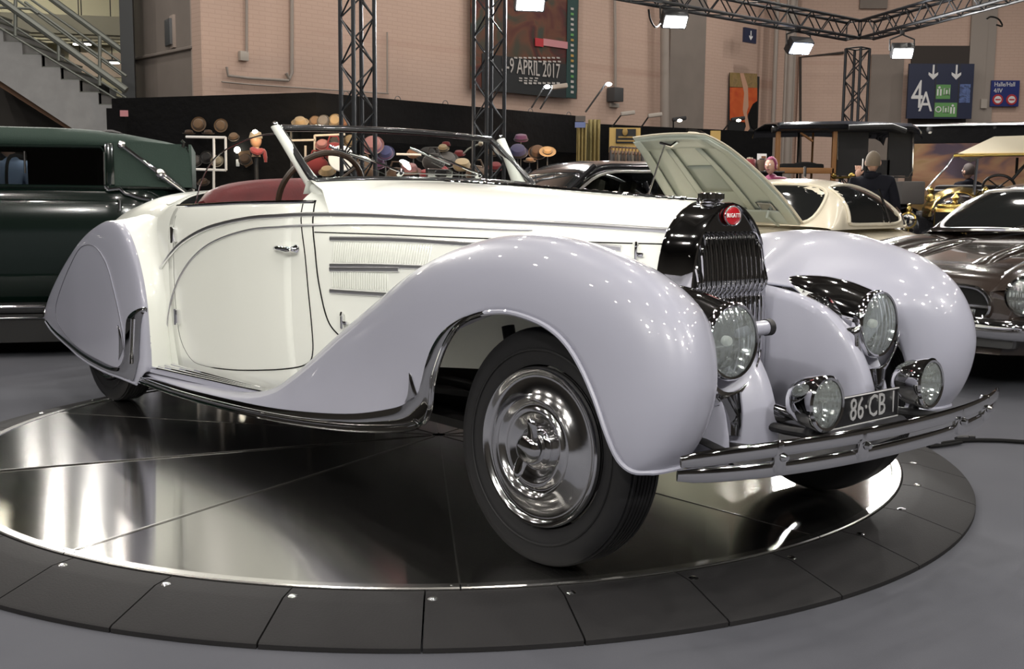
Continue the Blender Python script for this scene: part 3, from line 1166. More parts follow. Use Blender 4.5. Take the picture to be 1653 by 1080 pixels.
for k in range(15):
    y = -.172 + .344 * k / 14
    zt = min(.974, max(z for yy, z in ARCH if abs(yy) >= abs(y) - .004) - .012)
    path = cr([(.070, y, zt), (.085, y, zt - .02), (.097, y, .90 if zt > .92 else zt - .05), (.106, y, .815), (.100, y, .785), (.085, y, .765), (.088, y, .72), (.085, y, .56), (.075, y, .50)], 26)
    MB().tube(path, .0075, 8).build('grille_slat', 'chrome', rado)
MB().lathe([(0, .034), (.034, .033), (.040, .030), (.041, .012), (.036, .008), (.030, .004), (.036, -.002), (.042, -.012)], (.005, 0, 1.064), (0, 0, 1), 24).build('filler_cap', 'chrome', rado)
kc = MB()
for k in range(14):
    a = 2 * pi * k / 14
    kc.cyl((.005 + .0405 * cos(a), .0405 * sin(a), 1.077), (.005 + .0405 * cos(a), .0405 * sin(a), 1.094), .004, .004, 6)
tag(kc.build('cap_knurl', 'chrome', rado), kind='stuff')
bad = MB().lathe([(0, .010), (.026, .009), (.030, .006), (.031, .0)], (.090, 0, 1.024), (1, 0, .08), 36, sx=1.30).build('badge', 'badge_red', rado)
MB().tube([(.097, .040 * cos(a), 1.024 + .031 * sin(a)) for a in [2 * pi * k / 40 for k in range(40)]], .0026, 8, closed=True).build('badge_rim', 'polished_steel', bad)
text_mesh('badge_lettering', 'BUGATTI', 'white_enamel', .0195, frame((.1015, -.003, 1.024), (0, 1, 0), (-.08, 0, 1)), bad, .0006, sx=.86)
rl = MB()
for k in range(36):
    a = 2 * pi * k / 36
    rl.sphere((.0975, .037 * cos(a), 1.024 + .0285 * sin(a)), .0011, 6, 4)
tag(rl.build('badge_beads', 'white_enamel', bad), kind='stuff')

# ---- cheeks beside the radiator, valance
CH = [(-.06, .80), (.05, .786), (.13, .775), (.21, .757), (.29, .722), (.36, .665), (.42, .585), (.455, .50), (.47, .42), (.47, .34)]


def cheek():
    P = cr(CH, 34)
    rows = []
    for i, (x, z) in enumerate(P):
        q = i / 33
        zin = max(.30, .78 - q * .9) if x < .2 else .30
        row = [(x - .20 * q * q, -.225, min(z - .02, .34)), (x - .06 * q, -.225, z * .5 + .17), (x - .012 * q - .004, -.226, z - .035 + .02 * q), (x, -.236, z - .012 + .008 * q), (x + .004, -.258, z), (x, -.285, z - .006),
               (x - .02 * q, -.32, z - .03), (x - .05 * q - .01, -.36, z - .07 * (1 - q) - .03), (x - .10 * q - .02, -.42, z - .10 * (1 - q) - .03)]
        rows.append(row)
    return MB().grid(rows)


near_far(cheek, 'inner_apron', 'lavender_paint', car, solid=.004)
val = MB()
rows = []
for k in range(21):
    y = -.46 + .92 * k / 20
    b = 1 - (y / .5) ** 2
    rows.append([(.20, y, .40), (.34 + .06 * b, y, .395), (.46 + .05 * b, y, .37), (.50 + .06 * b, y, .335), (.46 + .06 * b, y, .315), (.2, y, .30)])
val.grid(rows)  .build('front_valance', 'black_metal', car, solid=.004)
rb = MB().box((.03, 0, .44), (.10, .40, .25), None, .01).build('radiator_base', 'underbody_black', car)

# ---- headlamps, fog lamps, horn stub
mat('reflector', (0.9, 0.9, 0.9), 0.09, metal=1.0)


def lens_mat(name, sc):
    m = mat(name, (.93, .97, .96), 0.04, trans=0.0)
    nt = m.node_tree
    nt.nodes.clear()
    out = nt.nodes.new('ShaderNodeOutputMaterial')
    tc = nt.nodes.new('ShaderNodeTexCoord')
    w = nt.nodes.new('ShaderNodeTexWave')
    w.bands_direction = 'Y'
    w.inputs['Scale'].default_value = sc
    w.inputs['Distortion'].default_value = 0
    bp = nt.nodes.new('ShaderNodeBump')
    bp.inputs['Strength'].default_value = .7
    bp.inputs['Distance'].default_value = .004
    nt.links.new(tc.outputs['Object'], w.inputs['Vector'])
    nt.links.new(w.outputs['Fac'], bp.inputs['Height'])
    t = nt.nodes.new('ShaderNodeBsdfTransparent')
    t.inputs[0].default_value = (.82, .87, .86, 1)
    g = nt.nodes.new('ShaderNodeBsdfGlossy')
    g.inputs['Roughness'].default_value = .06
    g.inputs[0].default_value = (.9, .96, .95, 1)
    d = nt.nodes.new('ShaderNodeBsdfDiffuse')
    d.inputs[0].default_value = (.75, .80, .78, 1)
    a = nt.nodes.new('ShaderNodeMixShader')
    a.inputs[0].default_value = .34
    b = nt.nodes.new('ShaderNodeMixShader')
    b.inputs[0].default_value = .10
    nt.links.new(bp.outputs[0], g.inputs['Normal'])
    nt.links.new(t.outputs[0], a.inputs[1])
    nt.links.new(g.outputs[0], a.inputs[2])
    nt.links.new(a.outputs[0], b.inputs[1])
    nt.links.new(d.outputs[0], b.inputs[2])
    nt.links.new(b.outputs[0], out.inputs[0])
    return m


lens_mat('fluted_lens', 14)
for s in (-1, 1):
    c = (.385, s * .378, .676)
    hl = MB().lathe([(.104, -.03), (.108, .0), (.112, .012), (.112, .022), (.106, .030), (.100, .028)], c, (1, 0, .02), 40)
    nc = cr([(.385, .676, .106), (.33, .686, .110), (.25, .712, .106), (.17, .744, .084), (.09, .773, .050), (.03, .788, .022), (-.01, .794, .004)], 26)
    hl.tube([(x, s * (.378 + .02 * (.385 - x)), z) for x, z, r in nc], [r for x, z, r in nc], 36, up=(0, 0, 1))
    hl = hl.build('headlamp', 'chrome', car)
    MB().lathe([(.015, -.055), (.05, -.045), (.08, -.018), (.101, .022)], c, (1, 0, .02), 32).build('reflector', 'reflector', hl)
    MB().lathe([(0, .052), (.03, .050), (.06, .043), (.085, .034), (.101, .025)], c, (1, 0, .02), 40).build('lens', 'fluted_lens', hl)
    MB().lathe([(0, .018), (.012, .012), (.016, 0), (.012, -.03)], (c[0], c[1], c[2]), (1, 0, 0), 14).build('bulb', 'white_enamel', hl)
    # cup-shaped bracket below the lamp and its foot
    br = MB()
    rows = []
    for k in range(17):
        a = pi + pi * k / 16 - .15
        rr = .118
        rows.append([(c[0] + .030, c[1] + rr * cos(a) * 1.06, c[2] - .012 + rr * sin(a) * 1.12), (c[0] + .018, c[1] + rr * cos(a) * 1.12, c[2] - .02 + rr * sin(a) * (1.12 + .28 * sin(pi * k / 16))),
                     (c[0] - .06, c[1] + rr * cos(a) * .9, c[2] - .04 + rr * sin(a) * (1.12 + .40 * sin(pi * k / 16))), (c[0] - .12, c[1] + rr * cos(a) * .75, c[2] - .03 + rr * sin(a) * 1.15)])
    br.grid(rows).build('lamp_cup', 'chrome', hl, solid=.006)
    MB().tube(cr([(c[0] + .0, c[1], c[2] - .16), (c[0] + .02, c[1] + s * -.01, c[2] - .22), (c[0] + .03, c[1], c[2] - .27)], 8), [.05, .045, .04, .035, .03, .028, .026, .025], 14).build('lamp_foot', 'dark_chrome', hl)
    # fog lamp
    c = (.635, s * .275, .522)
    fg = MB().lathe([(.006, -.105), (.030, -.098), (.055, -.078), (.070, -.045), (.0765, -.010), (.079, .006), (.079, .018), (.073, .024), (.066, .022)], c, (1, s * .02, .03), 36).build('fog_lamp', 'chrome', car)
    MB().lathe([(.012, -.04), (.04, -.03), (.068, .014)], c, (1, s * .02, .03), 28).build('reflector', 'reflector', fg)
    MB().lathe([(0, .036), (.03, .033), (.052, .027), (.069, .018)], c, (1, s * .02, .03), 36).build('lens', 'fluted_lens', fg)
    MB().cyl((c[0] - .03, c[1], c[2] - .07), (c[0] - .035, c[1], .43), .014, .018, 12).build('lamp_post', 'black_metal', fg)
    # bumper iron ahead of the frame horn
    MB().tube([(.20, s * .25, .44), (.52, s * .262, .425), (.70, s * .262, .43)], .022, 10, flat=(1, .6)).build('bumper_iron', 'black_metal', car)
tb = MB().tube([(.37, -.34, .698), (.385, -.195, .702)], .022, 16)
tb.build('horn_tube', 'lavender_paint', car)
MB().tube([(.385, -.20, .702), (.387, -.180, .7025)], .025, 16).build('horn_cap', 'black_metal', car)
sh = MB().tube([(.37, -.31, .50), (.47, -.22, .455), (.52, -.15, .43)], [.02, .028, .02], 12)
sh.build('shock_absorber', 'dark_chrome', car)
# ---- bumper: two chrome blades, clamps, plate
for z, dx, hh in ((.454, 0, .0205), (.398, -.010, .0205)):
    pts = []
    for k in range(41):
        y = -.82 + 1.64 * k / 40
        t = abs(y) / .82
        pts.append((.775 + dx - .17 * t ** 2.2, y, z - .012 * t ** 2 + (.012 * t ** 6 if z < .44 else 0) - (.008 * t ** 6 if z > .44 else 0)))
    r = [hh * (.7 if k in (0, 40) else .95 if k in (1, 39) else 1) for k in range(41)]
    MB().tube(pts, r, 12, flat=(.34, 1.0), up=(0, 0, 1)).build('bumper_blade', 'chrome', car)
for y in (-.55, -.26, .26, .52):
    x = .775 - .17 * (abs(y) / .82) ** 2.2
    MB().box((x - .006, y, .426), (.026, .038, .085), None, .012).build('bumper_clamp', 'chrome', car)
    MB().lathe([(0, .014), (.008, .012), (.012, 0)], (x + .008, y, .426), (1, 0, 0), 12).build('clamp_bolt', 'chrome', car)
pl = MB().box((.612, -.045, .476), (.008, .40, .088), None, .003).build('number_plate', 'plate_black', car)
pr_ = [(.6185, y, z) for y, z in ((-.243, .434), (.153, .434), (.153, .518), (-.243, .518))]
MB().tube(pr_, .0022, 6, closed=True).build('plate_border', 'plate_silver', pl)
text_mesh('plate_characters', '86\u00b7CB', 'plate_silver', .094, frame((.618, -.012, .476), (0, 1, 0), (0, 0, 1)), pl, .0012, sx=.80)
text_mesh('plate_characters', 'I', 'plate_silver', .094, frame((.618, .125, .476), (0, 1, 0), (0, 0, 1)), pl, .0012, sx=.6)

# ---- wheels
def wheel(x, s, name='wheel', camber=0.0):
    yc = .675 if x > -1 else .695
    e = bpy.data.objects.new(name, None)
    COL.objects.link(e)
    e.parent = car
    e.location = (x, s * yc, .350)
    e.rotation_euler = (camber * s, 0, R(3) if x > -1 else 0)
    ty = MB()
    prof = [(.235, -.058), (.262, -.070), (.300, -.077), (.326, -.072), (.338, -.060)]
    for q in (-.046, -.030, -.015, 0, .015, .030, .046):
        prof += [(.3425, q - .006), (.3425, q + .004), (.337, q + .0055), (.337, q + .0075)]
    prof += [(.338, .060), (.326, .072), (.300, .077), (.262, .070), (.235, .058)]
    ty.lathe([(r * 1.024, h * s) for r, h in prof], (0, 0, 0), (0, 1, 0), 72)
    ty.build('tyre', 'tyre_rubber', e, smooth=35)
    MB().lathe([(.2815, .0765 * s), (.285, .0785 * s), (.2885, .0768 * s)], (0, 0, 0), (0, 1, 0), 64).build('sidewall_bead', 'tyre_rubber', e)
    disc = [(.240, .056), (.243, .066), (.241, .078), (.236, .083), (.228, .081), (.222, .073), (.216, .070), (.206, .071), (.165, .083), (.155, .092),
            (.149, .096), (.143, .092), (.136, .082), (.128, .080), (.118, .084), (.112, .091), (.104, .091), (.090, .080), (.060, .076), (.0, .075)]
    MB().lathe([(r * .972, h * s) for r, h in disc], (0, 0, 0), (0, 1, 0), 72)  .build('wheel_disc', 'wheel_polish', e, smooth=50)
    hb = MB().lathe([(r, h * s) for r, h in [(.066, .074), (.066, .082), (.060, .090), (.050, .094), (.046, .110), (.040, .124), (.026, .132), (.0, .134)]], (0, 0, 0), (0, 1, 0), 40)
    hbo = hb.build('hub_nut', 'chrome', e, smooth=50)
    for k in range(2):
        a = 1.15 + pi * k
        rows = []
        ear = MB()
        path = [(.020 * cos(a), s * .112, .020 * sin(a)), (.050 * cos(a), s * .118, .050 * sin(a)), (.080 * cos(a + .12), s * .128, .080 * sin(a + .12)), (.092 * cos(a + .2), s * .132, .092 * sin(a + .2))]
        ear.tube(cr(path, 10), [.018, .019, .020, .020, .019, .018, .016, .014, .011, .006], 12, flat=(1.0, .6), up=(0, 1, 0))
        ear.build('spinner_ear', 'chrome', hbo)
    MB().lathe([(r, h * s) for r, h in [(.0, -.06), (.17, -.06), (.19, -.02), (.19, .05), (.235, .055)]], (0, 0, 0), (0, 1, 0), 40).build('brake_drum', 'underbody_black', e)
    return e


for x, cmb in ((0.0, 0.045), (-3.38, 0.0)):
    for s in (-1, 1):
        wheel(x, s, 'wheel', cmb)

# ---- chassis and wheel-well pieces
ch = MB()
for s in (-1, 1):
    ch.box((-1.7, s * .36, .34), (3.9, .06, .12), None, .01)
ch.box((-2.85, 0, .285), (1.9, 1.32, .03))
ch.box((-1.15, 0, .285), (1.5, 1.06, .03))
ch.box((-.75, 0, .48), (1.2, .56, .3), None, .03)
chs = ch.build('chassis', 'underbody_black', car)
for s in (-1, 1):
    MB().cyl((0, s * .60, .342), (0, 0, .30), .03, .03, 12).build('front_axle', 'underbody_black', chs)
    MB().cyl((-.30, s * .66, .46), (-.30, s * .40, .46), .012, .012, 8).build('brake_rod', 'polished_steel', chs)
    MB().tube(cr([(-.52, s * .5, .36), (-.2, s * .5, .31), (.0, s * .5, .30), (.35, s * .5, .36)], 12), .03, 8, flat=(1, .5)).build('leaf_spring', 'underbody_black', chs)
    MB().cyl((-.37, s * .55, .66), (-.29, s * .56, .40), .022, .022, 10).build('damper', 'black_metal', chs)
    w = MB()
    w.grid([[(-.02 + .46 * cos(a) * rr, s * .42, .342 + .46 * sin(a) * rr) for rr in (0.0, .5, 1.0)] for a in [pi * .66 * k / 16 - .1 for k in range(17)]])
    w.build('inner_arch', 'lavender_paint', chs, solid=.004)
MB().cyl((-3.3, -.62, .342), (-3.3, .62, .342), .045, .045, 12).build('rear_axle', 'underbody_black', chs)

# ---- windscreen, cockpit
WB = Vector((-1.50, 0, 1.135))
WT = Vector((-1.80, 0, 1.358))


def ws(y, t):
    """point on the screen: t 0 base .. 1 top, bowed slightly forward in the middle"""
    hw = .585 + .018 * (1 - t)
    q = y / .6
    b = WB.lerp(WT, t)
    return Vector((b.x + .07 * (1 - q * q) - .03, y * hw / .6, b.z + (.012 * (1 - q * q) if t > .5 else .016 * (1 - abs(q) ** 3))))


gl = MB().grid([[tuple(ws(-.575 + 1.15 * i / 16, j / 6)) for j in range(7)] for i in range(17)])
wso = gl.build('windscreen', 'window_glass', car, recalc=False)
ring = [ws(-.575 + 1.15 * i / 24, 1) for i in range(25)]
loop = ring + [ws(.588, .93 - .86 * i / 8) for i in range(9)] + [ws(.575 - 1.15 * i / 24, -.01) for i in range(25)] + [ws(-.588, .07 + .86 * i / 8) for i in range(9)]
MB().tube([tuple(p) for p in loop], .0145, 10, closed=True).build('screen_frame', 'frame_dark_reflection', wso)
for s in (-1, 1):
    def post():
        rows = []
        for k in range(15):
            t = k / 14
            c0 = Vector((-1.455, .530, .965)).lerp(Vector((-1.80, .612, 1.362)), t)
            w = .045 * (1 - t) ** 2 + .026
            d = .026 * (1 - t) ** 1.5 + .022
            rows.append([(c0.x + w * cos(a) * .9 + .05 * (1 - t) ** 4, -(c0.y - d * .2 + d * .85 * sin(a)), c0.z + w * .25 * (cos(a))) for a in [2 * pi * j / 14 for j in range(14)]])
        mb = MB().grid(rows, cv=True)
        mb.f.append(tuple(range(14 * 14, 14 * 15)))
        return mb
    mb = post()
    if s > 0:
        mb.mirror()
    po = mb.build('screen_pillar', 'cream_paint', car)
    MB().lathe([(0, .022), (.008, .02), (.012, .012), (.010, 0)], (-1.80, s * .61, 1.362), (0, 0, 1), 12).build('pillar_cap', 'chrome', po)
# cowl fillet under the screen, its front edge lying on the scuttle
def scuttle_z(x, y):
    hw, zc, n = sm_itp(HW, x), sm_itp(ZC, x), sm_itp(NN, x)
    return ZS + (zc - ZS) * max(0, 1 - (abs(y) / hw) ** n) ** (1 / n)


rows = []
for k in range(25):
    q = -1 + 2 * k / 24
    p = ws(.6 * q, 0)
    z_ = [scuttle_z(p.x + dx, p.y) for dx in (.16, .09)]
    rows.append([(p.x + .16, p.y, z_[0] - .002), (p.x + .09, p.y, max(z_[1], p.z - .035) + .001), (p.x + .03, p.y, p.z - .010), (p.x, p.y, p.z + .004), (p.x - .03, p.y, p.z), (p.x - .06, p.y, p.z - .05)])
MB().grid(rows).build('scuttle_fillet', 'cream_paint', car)
for y, tip in ((-.20, (-.44, .62)), (.22, (-.05, .62))):
    w = MB()
    b = ws(y, .10)
    t_ = ws(tip[0], tip[1])
    off = Vector((.022, 0, .008))
    w.lathe([(0, .03), (.010, .028), (.014, .018), (.014, 0)], tuple(b), (1, 0, .5), 12)
    w.tube([tuple(b + off), tuple(b.lerp(t_, .5) + off * 1.3), tuple(b.lerp(t_, .72) + off)], .005, 8)
    wo = w.build('wiper_arm', 'chrome', wso)
    a0 = b.lerp(t_, .42) + off * .7
    a1 = b.lerp(t_, 1.0) + off * .7
    MB().tube([tuple(a0), tuple(a1)], .0055, 8, flat=(.7, 1.3)).build('wiper_blade', 'dark_chrome', wo)
MB().tube([tuple(ws(-.20 + .42 * k / 10, .12) + Vector((.012, 0, 0))) for k in range(11)], .0025, 6).build('wiper_link', 'polished_steel', wso)
mi = MB().box((-1.70, .16, 1.185), (.02, .16, .045), R(8), .01).build('mirror', 'polished_steel', wso)
MB().box((-1.685, .16, 1.187), (.03, .045, .034), R(8), .006).build('mirror_bracket', 'plate_black', mi)
# near and far door glass
for s in (-1, 1):
    P = cr([(-2.49, 1.03), (-2.43, 1.16), (-2.31, 1.25), (-2.12, 1.30), (-1.92, 1.328), (-1.79, 1.332)], 26)
    yo = lambda x, z: s * (body_y(min(x, -1.62), 1.04) - .02 - .045 * (z - 1.03) / .32)
    g_ = MB()
    rows = [[(x, yo(x, 1.03 + (z - 1.03) * j / 6), 1.03 + (z - 1.03) * j / 6) for j in range(7)] for x, z in P]
    x0 = P[-1][0]
    for k in range(1, 6):
        x = x0 + .24 * k / 5
        z = 1.332 - .235 * k / 5
        rows.append([(x, yo(x, 1.03 + (z - 1.03) * j / 6), 1.03 + (z - 1.03) * j / 6) for j in range(7)])
    if s < 0:
        go = g_.grid(rows).build('door_glass', 'window_glass', car, recalc=False)
        MB().tube([(x, yo(x, z), z) for x, z in P], .0035, 6).build('glass_edge', 'polished_steel', go)
# belt rails, seat, interior
for s in (-1, 1):
    MB().tube([(x, s * (body_y(x, itp(BELT, x)) - .004), itp(BELT, x) + .004) for x in [-1.50 - 1.16 * k / 20 for k in range(21)]], .008, 8).build('belt_rail', 'chrome', car)
    rows = []
    for k in range(21):
        x = -1.62 - 1.04 * k / 20
        y = body_y(x, itp(BELT, x)) - .016
        rows.append([(x, s * y, itp(BELT, x) + .008), (x, s * (y - .05), itp(BELT, x) + .010), (x, s * (y - .06), .85), (x, s * (y - .05), .42)])
    MB().grid(rows).build('door_trim', 'red_leather', car, solid=.006)
sb = MB()
rows = []
for k in range(29):
    y = -.615 + 1.23 * k / 28
    q = y / .615
    e = max(0, 1 - abs(q) ** 7) ** .5
    zt = 1.125 + .045 * (1 - q * q) - .07 * (1 - e)
    rows.append([(-2.33, y, .55), (-2.36, y, .80), (-2.42, y, zt - .06), (-2.45, y, zt - .02), (-2.49, y, zt), (-2.55, y, zt - .01), (-2.61, y, zt - .05), (-2.67, y, zt - .09), (-2.70, y, 1.0)])
sb.grid(rows)
sb.add(rows[0], [tuple(range(9))])
sb.add(rows[-1], [tuple(range(9))])
seat = sb.build('seat_back', 'red_leather', car)
MB().box((-2.12, 0, .52), (.52, 1.16, .2), None, .06).build('seat_cushion', 'red_leather', car)
fp_ = [(x, body_y(x, .36) - .014) for x in [-.45 - 3.2 * k / 24 for k in range(25)]]
MB().prism([(x, -y) for x, y in fp_] + [(x, y) for x, y in reversed(fp_)], (0, 0, .355), (1, 0, 0), (0, 1, 0), (0, 0, .02)).build('floor_pan', 'underbody_black', car)
MB().box((-1.60, 0, .86), (.04, 1.22, .30), None, .015).build('dashboard', 'bolster_brown', car)
swc = Vector((-1.93, -.32, 1.085))
sw = MB()
M_ = Matrix.Rotation(R(-62), 3, 'Y')
sw.tube([tuple(swc + M_ @ Vector((.205 * cos(a), .205 * sin(a), 0))) for a in [2 * pi * k / 48 for k in range(48)]], .013, 8, closed=True)
for k in range(4):
    a = pi / 4 + k * pi / 2
    sw.tube([tuple(swc), tuple(swc + M_ @ Vector((.2 * cos(a), .2 * sin(a), 0)))], .007, 6)
sw.tube([tuple(swc), (-1.64, -.32, .93)], .018, 8)
sw.build('steering_wheel', 'bolster_brown', car)
# ------------------------------------------------------------------ helpers for things built in world coordinates
def under(o, parent):
    o.parent = parent
    m = parent.matrix_basis.inverted()
    p = parent.parent
    while p:
        m = m @ p.matrix_basis.inverted()
        p = p.parent
    o.matrix_parent_inverse = m
    return o


def part(mb, name, m, parent, **kw):
    return under(mb.build(name, m, **kw), parent)


def quad(px0, py0, px1, py1, d, th, d1=None):
    """upright board seen between two photo corners at distance d (left) .. d1 (right)"""
    d1 = d1 or d
    a, b = at(px0, py1, d), at(px1, py1, d1)
    t = at(px0, py0, d)
    u = Vector((b.x - a.x, b.y - a.y, 0))
    w = u.length
    c = Vector(((a.x + b.x) / 2, (a.y + b.y) / 2, (a.z + t.z) / 2))
    return c, w, abs(t.z - a.z), math.atan2(u.y, u.x)


def board(name, px0, py0, px1, py1, d, th, m, d1=None, parent=None, bev=0.0, label=None, cat=None, group=None):
    c, w, h, a = quad(px0, py0, px1, py1, d, th, d1)
    o = MB().box((0, 0, 0), (w, th, h), None, bev).build(name, m)
    o.location = c
    o.rotation_euler = (0, 0, a)
    if parent:
        under(o, parent)
    elif label:
        tag(o, label, cat, group)
    return o


def gframe(o):
    return o.matrix_basis.copy()


# ------------------------------------------------------------------ staircase
D0 = 16.6
stairs = empty('staircase', at(190, 330, D0) * 1, 0, 'grey concrete staircase rising to the left behind the green saloon', 'staircase')
stairs.location.z = 0
s0 = at(190, 170, D0)
run, rise = .277, .182
for k in range(9):
    x1 = s0.x - run * k
    z1 = s0.z + rise * k
    mb = MB().box((x1 - run / 2, D0 + .75, z1 - .11), (run, 1.5, .22))
    part(mb, 'step', 'concrete', stairs, smooth=0)
    part(MB().box((x1 - run / 2 + .006, D0 + .74, z1 + .006), (run + .03, 1.5, .022)), 'nosing', 'rail_grey', stairs, smooth=0)
n = 9
sl = rise / run
poly = [(s0.x + .02, s0.z - rise)]
poly = []
for k in range(n):
    poly += [(s0.x - run * k, s0.z + rise * (k - 1)), (s0.x - run * k, s0.z + rise * k - .02)]
poly += [(s0.x - run * n, s0.z + rise * (n - 1) - .02), (s0.x - run * n, s0.z + rise * (n - 1) - .62), (s0.x + .35, s0.z - .85), (s0.x + .35, s0.z - rise - .25)]
sg_ = MB()
for k in range(n):
    xa_, xb_ = s0.x - run * k, s0.x - run * (k + 1)
    za_, zb_ = s0.z + rise * (k - 1) - .62 + .0, s0.z + rise * k - .62
    sg_.prism([(xb_, zb_), (xa_, za_), (xa_, s0.z + rise * k + .002), (xb_, s0.z + rise * k + .002)], (0, D0 - .03, 0), (1, 0, 0), (0, 0, 1), (0, .12, 0))
sg_.prism([(s0.x, s0.z - rise - .62), (s0.x + .9, s0.z - rise * 4.2 - .62), (s0.x + .9, s0.z - rise * 2), (s0.x, s0.z - .2)], (0, D0 - .03, 0), (1, 0, 0), (0, 0, 1), (0, .12, 0))
part(sg_, 'stringer', 'concrete', stairs, smooth=0)
part(MB().prism([(s0.x - run * n, s0.z + rise * (n - 1) - .64), (s0.x + 1.2, s0.z - 1.5), (s0.x + 1.2, s0.z - 1.62), (s0.x - run * n, s0.z + rise * (n - 1) - .76)], (0, D0 + .1, 0), (1, 0, 0), (0, 0, 1), (0, 1.4, 0)), 'soffit', 'soffit_brown', stairs, smooth=0)


def rail(p0, p1, d, r, rd='rail'):
    a, b = at(*p0, d), at(*p1, d)
    part(MB().tube([a, b], r, 8), rd, 'rail_grey', stairs)


for p0, p1, r in (((72, -10), (203, 86), .05), ((40, -8), (203, 106), .02), ((28, 0), (203, 126), .018)):
    rail(p0, p1, D0 + 1.4, r, 'handrail' if r > .03 else 'rail')
for p0, p1, r in (((-5, -5), (204, 146), .055), ((-5, 25), (204, 158), .016), ((-5, 42), (204, 170), .016), ((40, 3), (204, 123), .02)):
    rail(p0, p1, D0 - .05, r, 'handrail' if r > .03 else 'rail')
for px, y0, y1, d in ((161, 58, 138, D0 - .05), (95, 72, 98, D0 - .05), (25, -10, 58, D0 - .05)):
    rail((px, y0), (px, y1), d, .028, 'post')
part(MB().tube([at(-5, 12, D0 - .06), at(50, 14, D0 - .06), at(62, 22, D0 - .06)], .02, 8), 'rail', 'rail_grey', stairs)

struct(MB().prism([(s0.x - 6, 0), (s0.x + 1.0, 0), (s0.x + 1.0, s0.z - 1.5), (s0.x - run * n, s0.z + rise * (n - 1) - .7), (s0.x - 6, s0.z + rise * (n - 1) - .7)], (0, D0 + 1.45, 0), (1, 0, 0), (0, 0, 1), (0, .08, 0)).build('wall_light_screen', 'hall_dark', smooth=0))  # added dark wall, keeps stairwell light from showing below the stairs
emission('tube_light', (1, .95, .82), 9)
for px, py, w in ((133, 69, .36), (181, 99, .30), (130, 108, .16)):
    c = at(px, py, 22.6 if px != 130 else 23.4)
    o = MB().box(c, (w, .10, .06), None, .01).build('fluorescent_lamp', 'lamp_housing')
    tag(o, {133: 'lit fluorescent lamp seen between the upper stair rails', 181: 'lit fluorescent lamp seen low between the stair rails', 130: 'short dim lamp seen below the thick stair handrail'}[px], 'lamp')
    part(MB().box((c.x, c.y - .02, c.z - .035), (w * .96, .09, .03), None, .008), 'tube', 'tube_light', o)
    part(MB().tube([(c.x, c.y, c.z), (c.x, c.y, 6.84)], .012, 6), 'rod', 'lamp_housing', o)
for px in (97, 121):
    c = at(px, -135, 20.5)
    o = MB().box((c.x, c.y + .05, c.z), (.22, .06, 2.2), None, .01).build('stairwell_lamp', 'lamp_housing')
    tag(o, 'tall lamp in the stairwell left' if px < 100 else 'tall lamp in the stairwell right', 'lamp')
    part(MB().box((c.x, c.y, c.z), (.20, .05, 2.1), None, .01), 'diffuser', 'tube_light', o)
    part(MB().tube([(c.x, c.y + .05, c.z), (c.x, c.y + .05, 6.84)], .012, 6), 'rod', 'lamp_housing', o)
lamp('stairwell_light', (-11.2, 21.5, 6.6), (-10.5, 22, 0), 170, 1.6, (1, .93, .74))
# dark stuff on a landing
board('rubbish_bin', 164, 137, 173, 150, D0 + .4, .2, 'gap_black', label='small dark box standing on a lower stair', cat='box')

# ------------------------------------------------------------------ ceiling lamps (housings)
emission('lamp_glow', (1, .86, .68), 60)
hm = MB().lathe([(.05, .34), (.06, .20), (.16, .14), (.24, .02), (.245, -.01), (.235, -.01), (.22, .03), (.1, .12), (0, .125)], (0, 0, 0), (0, 0, 1), 20)
h0 = hm.build('ceiling_lamp', 'lamp_housing')
rod = MB().cyl((0, 0, .34), (0, 0, .95), .012, .012, 6).build('rod', 'lamp_housing', h0)
tag(h0, 'round hanging hall lamp high under the dark ceiling', 'lamp', 'hanging hall lamps')
for i, p in enumerate(HALL_LAMPS):
    o = h0 if i == 0 else copy_tree(h0)
    o.location = (p[0], p[1], p[2] + .012)

# ------------------------------------------------------------------ trusses
def truss(name, p0, p1, side, label, seg=.42, rot=0.0):
    """square lattice truss between two points: four chords, zigzag braces on each face"""
    p0, p1 = Vector(p0), Vector(p1)
    t = (p1 - p0).normalized()
    L = (p1 - p0).length
    u = Vector((0, 0, 1)) if abs(t.z) < .9 else Vector((cos(rot), sin(rot), 0))
    u = (u - t * u.dot(t)).normalized()
    w = t.cross(u)
    root = empty(name, p0 if t.z > .5 else (p0.x, p0.y, p0.z), 0, label, 'truss')
    C4 = [u * a * side / 2 + w * b * side / 2 for a, b in ((1, 1), (1, -1), (-1, -1), (-1, 1))]
    for c in C4:
        part(MB().tube([p0 + c, p1 + c], .026, 8), 'chord', 'truss_black', root)
    n_ = max(2, int(L / seg))
    for f in range(4):
        a, b = C4[f], C4[(f + 1) % 4]
        for k in range(n_):
            q0, q1 = p0 + t * (L * k / n_), p0 + t * (L * (k + 1) / n_)
            s_, e_ = (q0 + a, q1 + b) if (k + f) % 2 else (q0 + b, q1 + a)
            part(MB().tube([s_, e_], .011, 5), 'brace', 'truss_black', root)
        for q in (p0, p1):
            part(MB().tube([q + a, q + b], .013, 5), 'end_bar', 'truss_black', root)
    return root


